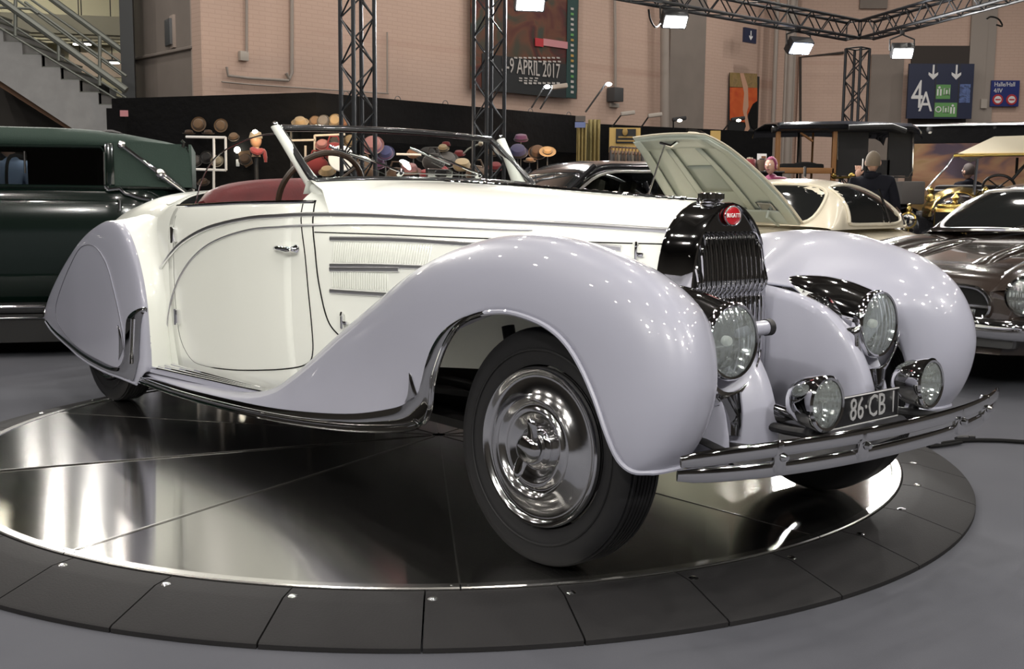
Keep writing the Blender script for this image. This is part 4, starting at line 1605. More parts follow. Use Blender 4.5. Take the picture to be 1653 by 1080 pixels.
T1 = at(579, 330, 13.2)
T2 = at(788, 330, 14.6)
T3 = at(1373, 330, 19.4)
ZT = 4.15
truss('truss_tower', (T1.x, T1.y, 0), (T1.x, T1.y, 5.2), .29, 'dark lattice truss tower left of the poster, seen through the windscreen'  , .27, R(40))
truss('truss_tower', (T2.x, T2.y, 0), (T2.x, T2.y, 5.2), .29, 'dark lattice truss tower standing in front of the show poster'  , .27, R(38))
truss('truss_tower', (T3.x, T3.y, 0), (T3.x, T3.y, 3.85), .29, 'far truss tower carrying the corner of the lighting truss above the old lorry'  , .27, R(42))
beam1 = truss('truss_beam', (T2.x - .3, T2.y - .4, ZT + .06), (T3.x - .1, T3.y - .05, ZT), .29, 'level lighting truss running from the poster to the far corner tower', .27)
T4 = at(1800, 330, 13.5)
beam2 = truss('truss_beam', (T3.x + .1, T3.y - .1, ZT), (T4.x, T4.y, ZT), .29, 'level lighting truss running right from the corner tower over the blue sign', .27)

# flood lamps on the truss: housing, yoke, bright glass
emission('flood_glow', (1, .99, .95), 95)
emission('flood_glow_blue', (.70, .78, 1), 60)


def flood(px, py, d, w, tilt, yaw, glow, label, power=40):
    c = at(px, py, d)
    e = empty('flood_lamp', c, yaw, label, 'flood lamp')
    M_ = Matrix.Rotation(tilt, 3, 'X')
    MB().box((0, 0, 0), (w, .16, w * .62), M_, .02).build('housing', 'lamp_housing', e)
    fc = M_ @ Vector((0, -.085, 0))
    MB().box(tuple(fc), (w * .86, .012, w * .46), M_).build('glass', glow, e)
    for s in (-1, 1):
        MB().tube([(s * (w / 2 + .02), 0, 0), (s * (w / 2 + .02), .03, .18), (0, .03, .26)], .014, 6).build('yoke', 'lamp_housing', e)
    MB().box((0, .03, .29), (.06, .06, .07), None, .01).build('clamp', 'lamp_housing', e)
    l = lamp('flood_beam', tuple(c + Matrix.Rotation(yaw, 3, 'Z') @ (M_ @ Vector((0, -.12, 0)))), tuple(c + Matrix.Rotation(yaw, 3, 'Z') @ (M_ @ Vector((0, -1, 0)))), power, w * .7, (1, .98, .94), 'SQUARE', 150)
    return e


flood(855, 1, 15.2, .42, R(38), R(8), 'flood_glow', 'glaring flood lamp at the top edge above the show poster', 160)
flood(1088, 31, 16.4, .38, R(38), R(12), 'flood_glow', 'glaring flood lamp under the truss beside the thick drain pipe', 160)
flood(1290, 74, 18.4, .42, R(42), R(20), 'flood_glow_blue', 'bluish flood lamp under the truss left of the corner tower', 120)
flood(1456, 82, 17.8, .34, R(38), R(-6), 'flood_glow', 'glaring flood lamp under the truss above the blue sign', 160)
for (p, a_, w_), l_ in zip(FLOODS, flood_lights):
    e = empty('flood_lamp', p, 0, 'flood lamp on the stand behind the camera at ' + {-5.2: 'far left', -1.5: 'centre left', 2.6: 'centre right', 5.4: 'far right'}[p[0]] if p[1] < 5 else 'added unseen flood lamp high above the green saloon, %s' % ('nearer one' if p[1] < 12 else 'farther one'), 'flood lamp')
    d_ = (Vector(a_) - Vector(p)).normalized()
    q = d_.to_track_quat('Y', 'Z').to_matrix()
    MB().box(tuple(q @ Vector((0, -.10, 0))), (.42, .16, .30), q, .02).build('housing', 'lamp_housing', e)
    MB().tube([(0, 0, .1), (0, 0, .5)], .02, 6).build('yoke', 'lamp_housing', e)
# cable loops along the truss
part(MB().tube(cr([at(1592, 31, 15.0), at(1600, 27, 15.0), at(1612, 31, 15.0), at(1618, 42, 15.0), at(1608, 40, 15.0)], 14), .012, 6), 'cable_loop', 'gap_black', beam2)
part(MB().tube(cr([at(1047, 15, 16.0), at(1050, 32, 16.0), at(1058, 44, 16.0), at(1066, 38, 16.2)], 12), .014, 6), 'cable_loop', 'gap_black', beam1)

# ------------------------------------------------------------------ poster with the show dates
def art_mat(name, cols, scale, seed=0.0, stretch=(1, 1, 1)):
    m = mat(name, cols[0], .6)
    nt = m.node_tree
    b = nt.nodes['Principled BSDF']
    tc = nt.nodes.new('ShaderNodeTexCoord')
    mp = nt.nodes.new('ShaderNodeMapping')
    mp.inputs['Location'].default_value = (seed, seed * .7, seed * .3)
    mp.inputs['Scale'].default_value = stretch
    n_ = nt.nodes.new('ShaderNodeTexNoise')
    n_.inputs['Scale'].default_value = scale
    n_.inputs['Detail'].default_value = 3
    n_.inputs['Distortion'].default_value = .8
    r = nt.nodes.new('ShaderNodeValToRGB')
    el = r.color_ramp.elements
    while len(el) < len(cols):
        el.new(.5)
    for i, c in enumerate(cols):
        el[i].position = .32 + .36 * i / (len(cols) - 1)
        el[i].color = (*c, 1)
    nt.links.new(tc.outputs['Object'], mp.inputs[0])
    nt.links.new(mp.outputs[0], n_.inputs['Vector'])
    nt.links.new(n_.outputs['Fac'], r.inputs['Fac'])
    nt.links.new(r.outputs['Color'], b.inputs['Base Color'])
    return m


art_mat('poster_art', [(.02, .03, .02), (.07, .016, .016), (.12, .045, .025), (.05, .045, .03), (.03, .05, .045)], 1.4, 3.0)
mat('poster_teal', (.018, .050, .048), .6)
mat('poster_dark', (.018, .020, .022), .6)
mat('poster_pink', (.50, .22, .24), .6)
mat('poster_ink', (.45, .42, .40), .6)
mat('poster_ochre', (.40, .26, .08), .6)
pa, pb = wpt(760, -60, .15), wpt(931, 160, .15)
pw_ = (Vector((pa.x, pa.y)) - Vector((pb.x, pb.y))).length
poster = MB().box((0, 0, 0), (pw_, .02, pa.z - pb.z)).build('show_poster', 'poster_art')
poster.location = (pa + pb) / 2
poster.rotation_euler = (0, 0, ang)
tag(poster, 'large dark show poster with the April dates hung on the brick wall', 'poster')


def wpart(name, px0, py0, px1, py1, m, off, th=.01):
    a, b = wpt(px0, py0, off), wpt(px1, py1, off)
    w = (Vector((a.x, a.y)) - Vector((b.x, b.y))).length
    o = MB().box((0, 0, 0), (w, th, abs(a.z - b.z))).build(name, m)
    o.location = (a + b) / 2
    o.rotation_euler = (0, 0, ang)
    return under(o, poster)


wpart('side_strip', 917, -58, 930, 159, 'poster_teal', .175)
wpart('lower_panel', 778, 86, 916, 159, 'poster_dark', .170)
wpart('red_label', 864, 61, 877, 76, 'sign_red', .185)
wpart('pink_label', 877, 62, 916, 79, 'poster_pink', .183)


def wtext(txt, px, py, hpx, m, off=.19, sx=1.0, name='lettering'):
    c = wpt(px, py, off)
    k = (wpt(px, py - hpx / 2, off) - wpt(px, py + hpx / 2, off)).length
    return under(text_mesh(name, txt, m, k * 1.38, wframe(px, py, off), None, .004, sx=sx), poster)


wtext('5-9 APRIL 2017', 858, 111, 25, 'poster_ink', sx=.60)
for y, x0, x1, h_ in ((93, 830, 906, 2.5), (99, 846, 908, 2.5), (126, 838, 872, 2), (130, 838, 870, 2), (134, 846, 906, 3)):
    n_ = int((x1 - x0) / 7)
    for k in range(n_):
        a = x0 + (x1 - x0) * k / n_
        wpart('small_print', a, y - h_ / 2, a + 5, y + h_ / 2 + .6, 'poster_ink', .186, .004)
for k in range(17):
    wpart('strip_letter', 921.5, 12 + 8.4 * k, 926, 16.5 + 8.4 * k, 'poster_ochre' if k in (6, 9, 10) else 'sign_green' if k % 4 == 1 else 'poster_ink', .187, .004)

# poster of the red car and a leg, far right of the wall
pz = wbox('car_poster', 1178, 117, 1222, 216, 'poster_dark', .03, 'narrow poster with an orange red car wing and a bare leg', 'poster', .14, 0)
art_mat('poster_red', [(.50, .07, .02), (.60, .12, .03), (.42, .05, .02)], 2, 1.0)
art_mat('poster_straw', [(.24, .17, .06), (.30, .20, .09), (.16, .12, .05)], 6, 4.0)
mat('poster_skin', (.55, .32, .22), .6)


def pzp(name, pts, m, off):
    P_ = [wpt(x, y, off) for x, y in pts]
    o0 = pz.location
    u, n_ = Vector((*WU, 0)), len(P_)
    mb = MB().prism([((p - o0).dot(u), p.z - o0.z) for p in P_], (0, -(off - .155), 0), (1, 0, 0), (0, 0, 1), (0, -.006, 0))
    return mb.build(name, m, pz, smooth=0)


pzp('field', [(1178, 117), (1222, 119), (1222, 142), (1178, 140)], 'poster_straw', .176)
pzp('wing', [(1178, 141), (1222, 142), (1222, 168), (1214, 172), (1207, 184), (1205, 198), (1178, 194)], 'poster_red', .178)
pzp('tyre', [(1222, 163), (1215, 168), (1210, 178), (1209, 192), (1213, 206), (1222, 211)], 'gap_black', .180)
pzp('leg', [(1194, 118), (1200, 118), (1207, 140), (1208, 172), (1205, 182), (1210, 208), (1203, 216), (1201, 212), (1204, 204), (1199, 178), (1201, 150)], 'poster_skin', .184)
pzp('bar', [(1176, 198), (1202, 201), (1202, 212), (1176, 210)], 'poster_dark', .181)

# arrow sign at the corner, blue direction sign, hall sign
s1 = wbox('arrow_sign', 1201, 44, 1219, 71, 'sign_blue', .06, 'small dark blue sign with a white downward arrow at the wall corner', 'sign', .5, 0)


def arrow(cx, cz, h, y, parent, m='sign_white'):
    w = h * .32
    mb = MB().prism([(cx - h * .06, cz + h / 2), (cx - h * .06, cz - h * .15), (cx - w, cz), (cx - w, cz - h * .18), (cx, cz - h / 2), (cx + w, cz - h * .18), (cx + w, cz), (cx + h * .06, cz - h * .15), (cx + h * .06, cz + h / 2)],
                    (0, y, 0), (1, 0, 0), (0, 0, 1), (0, -.006, 0))
    return mb.build('arrow', m, parent, smooth=0)


arrow(0, 0, .20, -.032, s1)
mat('sign_frame', (.03, .03, .035), .5)
sg = rbox('direction_sign', 1467, 103, 1567, 192, 'sign_blue', .08, .25)
tag(sg, 'dark blue direction sign with 4A, two arrows and green pictograms', 'sign')
SW = abs(rpt(1467, 150, .25).x - rpt(1567, 150, .25).x)
SH = abs(rpt(1500, 103, .25).z - rpt(1500, 192, .25).z)


def sxz(px, py):
    return ((px - 1517) / 100 * SW, (147.5 - py) / 89 * SH)


x, z = sxz(1487, 165)
text_mesh('lettering', '4', 'sign_white', .92, frame((sxz(1480, 155)[0], -.045, sxz(1480, 155)[1]), (1, 0, 0), (0, 0, 1)), sg, .003, sx=.62)
text_mesh('lettering', 'A', 'sign_white', .66, frame((sxz(1494, 166)[0], -.045, sxz(1494, 166)[1]), (1, 0, 0), (0, 0, 1)), sg, .003, sx=.72)
for px in (1504, 1541):
    arrow(*sxz(px, 117), .34, -.042, sg)
for px in (1508.5, 1546):
    MB().box((sxz(px, 0)[0], -.042, 0), (.02, .01, SH)).build('divider', 'sign_frame', sg)
for x0, y0, x1, y1 in ((1510, 137, 1533, 160), (1509, 166, 1545, 189)):
    a, b = sxz(x0, y0), sxz(x1, y1)
    MB().box(((a[0] + b[0]) / 2, -.043, (a[1] + b[1]) / 2), (b[0] - a[0], .012, a[1] - b[1])).build('green_panel', 'sign_green', sg)
for px, py, k in ((1515, 148, 0), (1527, 148, 1), (1515, 177, 2), (1527, 177, 1), (1538, 177, 0)):
    cx_, cz_ = sxz(px, py)
    mb = MB()
    if k == 0:
        mb.box((cx_ - .035, -.052, cz_ - .02), (.035, .008, .15)).box((cx_ + .035, -.052, cz_ - .02), (.035, .008, .15)).sphere((cx_, -.052, cz_ + .09), (.028, .006, .028), 10, 6)
    elif k == 1:
        mb.tube([(cx_ + a_ * .06, -.052, cz_ + b_ * .07) for a_, b_ in ((-1, -1), (1, -1), (1, 1), (-1, 1))], .014, 5, closed=True).box((cx_, -.052, cz_ - .01), (.03, .008, .09))
    else:
        mb.tube([(cx_ + .06 * cos(a), -.052, cz_ + .06 * sin(a)) for a in [2 * pi * q / 14 for q in range(14)]], .014, 5, closed=True)
    mb.build('pictogram', 'sign_white', sg)
a, b = sxz(1548, 136), sxz(1565, 166)
art_mat('sign_bluemap', [(.02, .03, .07), (.12, .18, .40), (.03, .04, .10)], 7)
MB().box(((a[0] + b[0]) / 2, -.043, (a[1] + b[1]) / 2), (b[0] - a[0], .012, a[1] - b[1])).build('blue_panel', 'sign_bluemap', sg)
hs = rbox('hall_sign', 1600, 130, 1643, 172, 'sign_blue_bright', .06, .05)
tag(hs, 'square blue hall number sign with two red and white round symbols', 'sign')
HWd = abs(rpt(1600, 150, .05).x - rpt(1643, 150, .05).x)
HHd = abs(rpt(1620, 130, .05).z - rpt(1620, 172, .05).z)
text_mesh('lettering', 'Halle/Hall', 'sign_white', HHd * .24, frame((-.02, -.034, HHd * .34), (1, 0, 0), (0, 0, 1)), hs, .003, sx=.85)
text_mesh('lettering', '4/IV', 'sign_white', HHd * .24, frame((-HWd * .27, -.034, HHd * .10), (1, 0, 0), (0, 0, 1)), hs, .003, sx=.85)
for s in (-1, 1):
    q = MB().lathe([(0, .012), (HHd * .2, .012), (HHd * .21, 0)], (s * HWd * .26, -.03, -HHd * .24), (0, -1, 0), 24).build('round_symbol', 'sign_red', hs)
    MB().lathe([(0, .016), (HHd * .135, .016), (HHd * .14, .01)], (s * HWd * .26, -.03, -HHd * .24), (0, -1, 0), 24).build('symbol_face', 'sign_white', q)
    MB().box((s * HWd * .26, -.048, -HHd * .24), (HHd * .2, .004, HHd * .05)).build('symbol_bar', 'sign_red', q)
tag(rbox('switch_box', 1583, 160, 1592, 175, 'box_grey', .08, .05), 'small pale switch box on the wall beside the blue sign', 'switch box')
# ------------------------------------------------------------------ black draped stalls
KC = Vector(px2(512, 15.0))
KU = Vector((.72, .69)).normalized()
KL = (Vector(px2(186, 16.2)) - KC).normalized()
stall = empty('draped_stall', (KC.x, KC.y, 0), 0, 'black draped hat stall in front of the brick wall', 'stall')


def spart(name, a, u, t0, t1, z0, z1, th, m, parent):
    o = slab(name, a, u, t0, t1, z0, z1, th, m)
    return under(o, parent)


TOPZ = at(512, 149, 15.0).z
spart('drape', KC, KL, 0, (Vector(px2(186, 16.2)) - KC).length, 0, TOPZ, .04, 'black_drape', stall)
RL = (Vector(px2(938, 18.7)) - KC).length
spart('fascia', KC, KU, 0, RL, TOPZ - .62, TOPZ, .05, 'black_drape', stall)
BK = KC + Vector((-KU.y, KU.x)) * 1.3
spart('drape', BK, KU, -.6, RL, 0, TOPZ - .05, .04, 'black_drape', stall)
spart('counter', KC + KU * .2, KU, .2, RL - .3, 0, 1.02, .7, 'black_drape', stall)
spart('end_drape', (KC.x + KU.x * RL, KC.y + KU.y * RL), Vector((-KU.y, KU.x)), 0, 1.3, 0, TOPZ, .04, 'black_drape', stall)
for t in (.5, 1.4, 2.3, 3.2, 4.1, 5.0):
    p = KC + KU * t
    mb = MB().tube([(p.x + KU.x * .05 * cos(a), p.y + KU.y * .05 * cos(a), TOPZ + .05 * sin(a)) for a in [pi * q / 8 for q in range(9)]], .006, 5)
    part(mb, 'hook', 'steel_grey', stall)
board('drape_flap', 178, 175, 208, 330, 15.6, .05, 'black_drape', label='short black drape panel at the foot of the stairs', cat='drape')
o = board('paper_notice', 194, 178, 207, 188, 15.5, .01, 'poster_pink', label='small pinkish paper notice on the black drape by the stairs', cat='notice')

# second row of dark stalls further right
st2 = empty('draped_stall', at(1100, 330, 21.0), 0, 'long low black stall back wall under the lamp brackets', 'stall')
st2.location.z = 0
TZ2 = at(1000, 201, 20.6).z
c, w, h, a = quad(944, 201, 1242, 330, 20.4, .05, 22.5)
for px0, px1, d0, d1 in ((944, 1095, 20.4, 21.4), (1095, 1242, 21.4, 22.4)):
    c, w, h, a = quad(px0, 330, px1, 335, d0, .05, d1)
    o = MB().box((0, 0, 0), (w, .06, TZ2), None, 0).build('drape', 'black_drape')
    o.location = (c.x, c.y, TZ2 / 2)
    o.rotation_euler = (0, 0, a)
    under(o, st2)
# far right: black fascia, desert mural
fa = empty('mural_stall', at(1560, 330, 17.5), 0, 'far right stall with a black fascia above a desert mural', 'stall')
fa.location.z = 0
board('fascia', 1474, 203, 1680, 232, 18.7, .10, 'black_drape', 17.9, parent=fa)
art_mat('desert_mural', [(.10, .07, .10), (.34, .17, .10), (.42, .26, .14), (.26, .17, .05), (.36, .18, .14), (.16, .07, .08)], 1.1, 2.0, (.5, .5, 1.7))
board('mural', 1466, 230, 1680, 400, 19.2, .04, 'desert_mural', 18.4, parent=fa)
part(MB().tube([at(1474, 203, 18.65), at(1680, 199, 17.85)], .03, 6), 'top_rail', 'polished_steel', fa)
emission('small_glow', (1, .93, .75), 25)
for px, py, lb in ((1605, 203, 'bright small spot lamp on the mural stall fascia, largest of its row'), (1500, 208, 'small round spot lamp on the left end of the mural stall fascia'), (1628, 208, 'small round spot lamp right on the mural stall fascia')):
    c = at(px, py, 18.2)
    o = MB().lathe([(.03, .08), (.05, .05), (.055, 0), (.045, 0)], c, (0, -.6, -.8), 12).build('spot_lamp', 'lamp_housing')
    tag(o, lb, 'spot lamp')
    part(MB().sphere(c, .045 if px == 1605 else .028, 10, 6), 'bulb', 'small_glow', o)

# arm lamps of the stalls
emission('arm_glow', (.92, .95, 1), 140)
mat('arm_metal', (.05, .05, .05), .5, metal=.5)


def arm_lamp(p0, p1, d, lit, label, head=True):
    a, b = at(*p0, d), at(*p1, d - .15)
    o = MB().tube([a, a.lerp(b, .85), b], .016, 6).build('arm_lamp', 'arm_metal')
    tag(o, label, 'arm lamp')
    hd = MB().box((b.x + .10, b.y - .05, b.z + .01), (.26, .14, .07), Matrix.Rotation(R(-8), 3, 'Y'), .02)
    if lit < 2:
        part(hd, 'head', 'lamp_housing' if lit else 'box_grey', o)
    if lit:
        part(MB().sphere((b.x + (.04 if lit == 2 else .1), b.y - .10, b.z - .02), (.05, .03, .03), 10, 6), 'bulb', 'arm_glow' if lit == 2 else 'small_glow', o)
    return o


arm_lamp((858, 174), (879, 139), 18.0, 2, 'blazing small arm lamp below the show poster, on the left bracket')
arm_lamp((872, 176), (893, 141), 18.0, 0, 'dark arm lamp bracket crossing the lower right corner of the show poster')
arm_lamp((945, 181), (978, 135), 18.4, 2, 'blazing small arm lamp right of the show poster on a long black arm')
arm_lamp((988, 205), (1004, 184), 20.2, 0, 'grey arm lamp with a round cable, left one over the clothes stall')
arm_lamp((1034, 207), (1048, 187), 20.6, 0, 'grey arm lamp left of the thick drain pipe, over the open bonnet')
arm_lamp((1087, 210), (1087, 193), 20.8, 1, 'short arm lamp just right of the thick drain pipe')
arm_lamp((1168, 210), (1182, 193), 21.5, 1, 'arm lamp in front of the poster with the orange red car')

# ------------------------------------------------------------------ hats and heads
HC = {'straw': (.55, .40, .22), 'tan': (.36, .22, .12), 'cream': (.62, .52, .38), 'brown': (.16, .09, .05), 'black': (.03, .028, .03), 'grey': (.22, .20, .19), 'red': (.36, .03, .04),
      'purple': (.22, .08, .22), 'blue': (.06, .07, .22), 'pink': (.50, .22, .22), 'orange': (.50, .22, .10)}
for k, v in HC.items():
    mat('felt_' + k, tuple(q * .38 for q in v), .85, bump=(80, .2), sheen=.2)


def hat(px, py, rpx, d, col, label, tilt=0.0, yaw=0.0, brim=1.5, tall=.75, band='black'):
    """brimmed hat seen at the pixel; tilt 0 upright, pi/2 crown towards the camera"""
    c = at(px, py, d)
    if px < 400:
        c = on_wall(px, py, KC, KL, .15)
    r = rpx * c.y / 1750
    e = empty('hat', c, yaw, label, 'hat', 'hats on the draped stall')
    M_ = Matrix.Rotation(tilt, 3, 'X')
    ax = M_ @ Vector((0, 0, 1))
    o_ = -ax * r * tall * .5
    MB().lathe([(0, r * tall * 1.10), (r * .45, r * tall * 1.12), (r * .78, r * tall), (r * .92, r * tall * .6), (r, 0)], o_, ax, 20).build('crown', 'felt_' + col, e)
    if brim > 1:
        MB().lathe([(r * .98, .004), (r * brim * .85, -.006), (r * brim, r * .14), (r * brim * .99, r * .10), (r * .98, -.01)], o_, ax, 24).build('brim', 'felt_' + col, e)
        MB().lathe([(r * 1.015, r * .02), (r * .99, r * .26), (r * .96, r * .26)], o_, ax, 20).build('hat_band', 'felt_' + band, e)
    if px < 400:
        MB().tube([(0, 0, 0), (0, .17, 0)], .012, 6).build('peg', 'steel_grey', e)
    elif py > 210:
        MB().tube([(0, 0, -.01), (0, .03, -.05), (0, .03, (1.0 if px > 600 else 0) - c.z)], .010, 6).build('stand', 'steel_grey', e)
    return e


hat(320, 200, 9, 15.0, 'tan', 'round tan hat hung high, left of the two above the white frame', R(80), brim=1.35)
hat(356, 202, 8, 14.9, 'tan', 'round tan hat hung high, right of the two above the white frame', R(80), brim=1.4)
hat(305, 213, 7, 15.0, 'brown', 'small dim brown hat on top of the white frame, left end', 0)
hat(336, 213, 7, 14.9, 'brown', 'small dim brown hat on top of the white frame, between the two tan hats', 0)
hat(316, 259, 8, 14.8, 'grey', 'grey beige hat inside the white frame beside the green saloon', R(70), brim=1.3)
hat(333, 253, 8, 15.0, 'black', 'dark hat in the middle of the white frame', R(70), brim=1.4)
hat(350, 259, 8, 14.7, 'cream', 'pale felt hat at the right inside the white frame', R(65), brim=1.35)
hat(377, 220, 8, 14.7, 'tan', 'brown tweed cap hanging right of the white frame', R(40), brim=1.15)
hat(395, 256, 9, 14.6, 'brown', 'brown checked cap low between the white frame and the red scarf', R(60), brim=1.2)
hat(328, 293, 8, 14.6, 'brown', 'dark brown hat low under the white frame', R(30), brim=1.3)
hat(484, 195, 10, 14.8, 'straw', 'straw hat at the left end of the top shelf behind the windscreen pillar', R(35), brim=1.4, band='straw')
hat(508, 195, 8, 14.9, 'tan', 'tan straw hat second from the left on the top shelf', R(70), brim=1.2, band='straw')
hat(522, 195, 9, 14.8, 'grey', 'grey green hat in the middle of the top shelf', R(75), brim=1.2)
hat(541, 194, 9, 14.8, 'straw', 'straw hat with a black band at the right of the top shelf', R(75), brim=1.25)
hat(554, 197, 8, 14.9, 'orange', 'orange tan hat half behind the truss tower on the top shelf', R(60), brim=1.2)
hat(520, 232, 9, 14.7, 'pink', 'pinkish hat behind the wiper, left of the truss tower', R(50), brim=1.3, band='red')
hat(540, 228, 8, 14.9, 'grey', 'grey hat beside the pinkish hat, left of the truss tower', R(55), brim=1.3)
hat(565, 226, 9, 14.9, 'straw', 'straw hat seen through the truss tower lattice', R(60), brim=1.3)
hat(528, 275, 11, 14.6, 'straw', 'yellowish straw hat under the white round disc', R(30), brim=1.3, band='straw')
hat(601, 232, 15, 14.9, 'pink', 'large magenta pink hat right of the left truss tower', R(55), brim=1.25, band='purple')
hat(622, 245, 12, 15.0, 'blue', 'violet blue hat beside the large magenta hat', R(55), brim=1.25, band='purple')
hat(610, 262, 11, 15.1, 'purple', 'dark purple hat under the magenta hat', R(40), brim=1.3)
hat(667, 246, 9, 15.4, 'orange', 'peach coloured hat in the middle of the windscreen', R(50), brim=1.2, band='tan')
hat(660, 272, 15, 15.2, 'pink', 'wide dusty pink hat low above the dashboard mirror', R(20), brim=1.35, band='tan')
hat(690, 248, 14, 16.0, 'black', 'wide black hat right of the peach coloured hat', R(40), brim=1.4)
hat(715, 238, 8, 15.6, 'straw', 'straw hat under a red crown near the far windscreen wiper', R(30), brim=1.3)
hat(720, 232, 7, 16.2, 'red', 'small red hat above the straw hat near the far wiper', 0, brim=1.1, band='red')
hat(722, 256, 14, 15.6, 'grey', 'large dark grey hat behind the far wiper blade', R(45), brim=1.35)
hat(746, 265, 14, 15.3, 'straw', 'large cream straw hat right of the far wiper', R(30), brim=1.1, band='straw')
hat(741, 247, 8, 15.8, 'red', 'red hat above the large cream straw hat', R(20), brim=1.3, band='red')
hat(688, 279, 10, 15.1, 'red', 'red hat low on the counter in the middle of the windscreen', R(20), brim=1.2, band='red')
hat(715, 275, 9, 15.2, 'red', 'dull red hat low beside the far wiper', R(50), brim=1.2, band='red')
hat(795, 245, 9, 16.2, 'tan', 'tan hat behind the far windscreen pillar', R(30), brim=1.2)
hat(841, 222, 11, 17.2, 'purple', 'dark plum bowler hat high right of the windscreen', R(15), brim=1.1)
hat(836, 243, 14, 17.0, 'blue', 'dark navy hat right of the windscreen above the black saloon', R(40), brim=1.2)
hat(868, 244, 12, 17.1, 'brown', 'dark brown hat between the navy hat and the lit straw hat', R(50), brim=1.3)
hat(884, 243, 8, 16.9, 'straw', 'straw hat lit warm above the black saloon roof', R(40), brim=1.7)
hat(855, 258, 7, 16.9, 'tan', 'tan hat just above the black saloon roof by the pillar', R(10), brim=1.5)
hat(800, 268, 10, 15.9, 'red', 'brick red hat low behind the far windscreen pillar', R(30), brim=1.3)
# white display frame, white disc, scarf and bags, shelf
df = empty('display_frame', at(336, 274, 15.2), 0, 'white rectangular display frame with hats right of the green saloon', 'display frame')
for a_, b_ in (((300, 221), (364, 222)), ((364, 221), (365, 275)), ((300, 273), (365, 275)), ((345, 222), (346, 273)), ((345, 275), (346, 450))):
    part(MB().tube([at(*a_, 15.2), at(*b_, 15.2)], .018, 6), 'bar', 'sign_white', df)
d2 = empty('display_frame', at(520, 290, 14.6), 0, 'white display frame behind the near wiper', 'display frame')
for a_, b_ in (((470, 227), (510, 226)), ((508, 219), (557, 217)), ((508, 218), (508, 290)), ((493, 235), (494, 440)), ((640, 249), (680, 250))):
    part(MB().tube([at(*a_, 14.75), at(*b_, 14.75)], .016, 6), 'bar', 'box_grey', d2)
c = at(551, 256, 14.5)
o = MB().lathe([(0, .02), (.16, .02), (.172, .008), (.172, -.01), (0, -.012)], c, (0, -1, .05), 32).build('round_mirror', 'white_enamel')
tag(o, 'white round disc behind the truss tower, seen through the windscreen', 'disc')
part(MB().tube([c + Vector((0, .02, -.16)), c + Vector((0, .02, -c.z))], .012, 6), 'stand', 'polished_steel', o)
o = board('hat_shelf', 466, 206, 556, 209, 14.85, .25, 'felt_brown', label='dark shelf carrying the top row of straw hats', cat='shelf')
for px in (470, 550):
    q = at(px, 208, 14.85)
    part(MB().tube([q, (q.x, q.y, 0)], .02, 6), 'shelf_post', 'black_metal', o)
mat('mannequin', (.45, .26, .16), .5)
mh = empty('mannequin_head', at(413, 235, 14.5), 0, 'lit mannequin head above a red scarf left of the windscreen pillar', 'mannequin')
c = at(413, 226, 14.5)
part(MB().sphere(c, (.075, .09, .11), 14, 10), 'head', 'mannequin', mh)
part(MB().cyl(c - Vector((0, 0, .09)), c - Vector((0, 0, .22)), .04, .06, 10), 'neck', 'mannequin', mh)
part(MB().cyl(c - Vector((0, 0, .2)), (c.x, c.y, 0), .03, .03, 10), 'stand', 'black_metal', mh)
part(MB().lathe([(0, .12), (.07, .10), (.088, .04), (.09, .02)], c, (0, 0, 1), 14), 'cap', 'felt_cream', mh)
sc = MB()
pts = [at(408, 240, 14.4), at(415, 246, 14.35), at(424, 243, 14.4), at(428, 252, 14.4), at(429, 262, 14.4)]
sc.tube(cr(pts, 16), [.05, .06, .07, .07, .07, .06, .06, .05, .05, .05, .045, .04, .04, .035, .03, .03], 10, flat=(1, .6))
o = sc.build('scarf', 'felt_red')
tag(o, 'red scarf wound below the lit mannequin head', 'scarf')
o = MB().prism([(-.09, 0), (.07, .02), (.12, -.16), (.02, -.22), (-.05, -.14)], on_wall(394, 245, KC, KL, .06), (1, 0, 0), (0, 0, 1), (0, .05, 0)).build('hanging_bag', 'felt_tan')
tag(o, 'brown checked bag hanging left of the red scarf', 'bag')
o = MB().box(on_wall(384, 263, KC, KL, .02), (.05, .02, .10), None, .008).build('price_tag', 'sign_white')
tag(o, 'small white price tag hanging under the brown caps', 'tag')
c = on_wall(383, 242, KC, KL, .08)
o = MB().sphere(c, .045, 10, 6).build('spot_lamp', 'small_glow')
tag(o, 'small glowing spot lamp beside the brown tweed cap', 'spot lamp')
o = MB().sphere(at(413, 217, 14.5) + Vector((0, -.04, .02)), .04, 10, 6).build('spot_lamp', 'small_glow')
tag(o, 'small glowing spot lamp on the mannequin cap', 'spot lamp')
lamp('stall_light', at(413, 205, 13.9), at(420, 290, 14.6), 7, .1, (1, .72, .42))
lamp('stall_light', at(510, 186, 14.3), at(515, 215, 14.9), 5, .2, (1, .72, .42))
lamp('stall_light', at(650, 205, 14.0), at(660, 290, 15.3), 13, .2, (1, .80, .62))
lamp('stall_light', at(885, 225, 16.4), at(880, 260, 17.1), 7, .1, (1, .6, .3))
for i, (px, py, cl, lb) in enumerate(((540, 245, 'red', 'red coat hanging left of the truss tower behind the wiper'), (512, 268, 'red', 'dark red bag low behind the near wiper'), (588, 275, 'brown', 'dark brown bag low under the purple hat'),
                                       (640, 285, 'brown', 'brown bag on the counter left of the mirror'), (770, 282, 'brown', 'long brown bag on the counter near the far pillar'), (700, 262, 'black', 'black bag on the counter below the black hat'))):
    c = at(px, py, 14.75 if px < 600 else 15.2)
    o = MB().sphere(c, (.16, .10, .13), 14, 8).build('goods_bag', 'felt_' + cl)
    tag(o, lb, 'bag')
    part(MB().tube([c + Vector((-.09, -.04, .10)), c + Vector((-.05, -.05, .2)), c + Vector((.05, -.05, .2)), c + Vector((.09, -.04, .10))], .012, 6), 'strap', 'felt_' + cl, o)
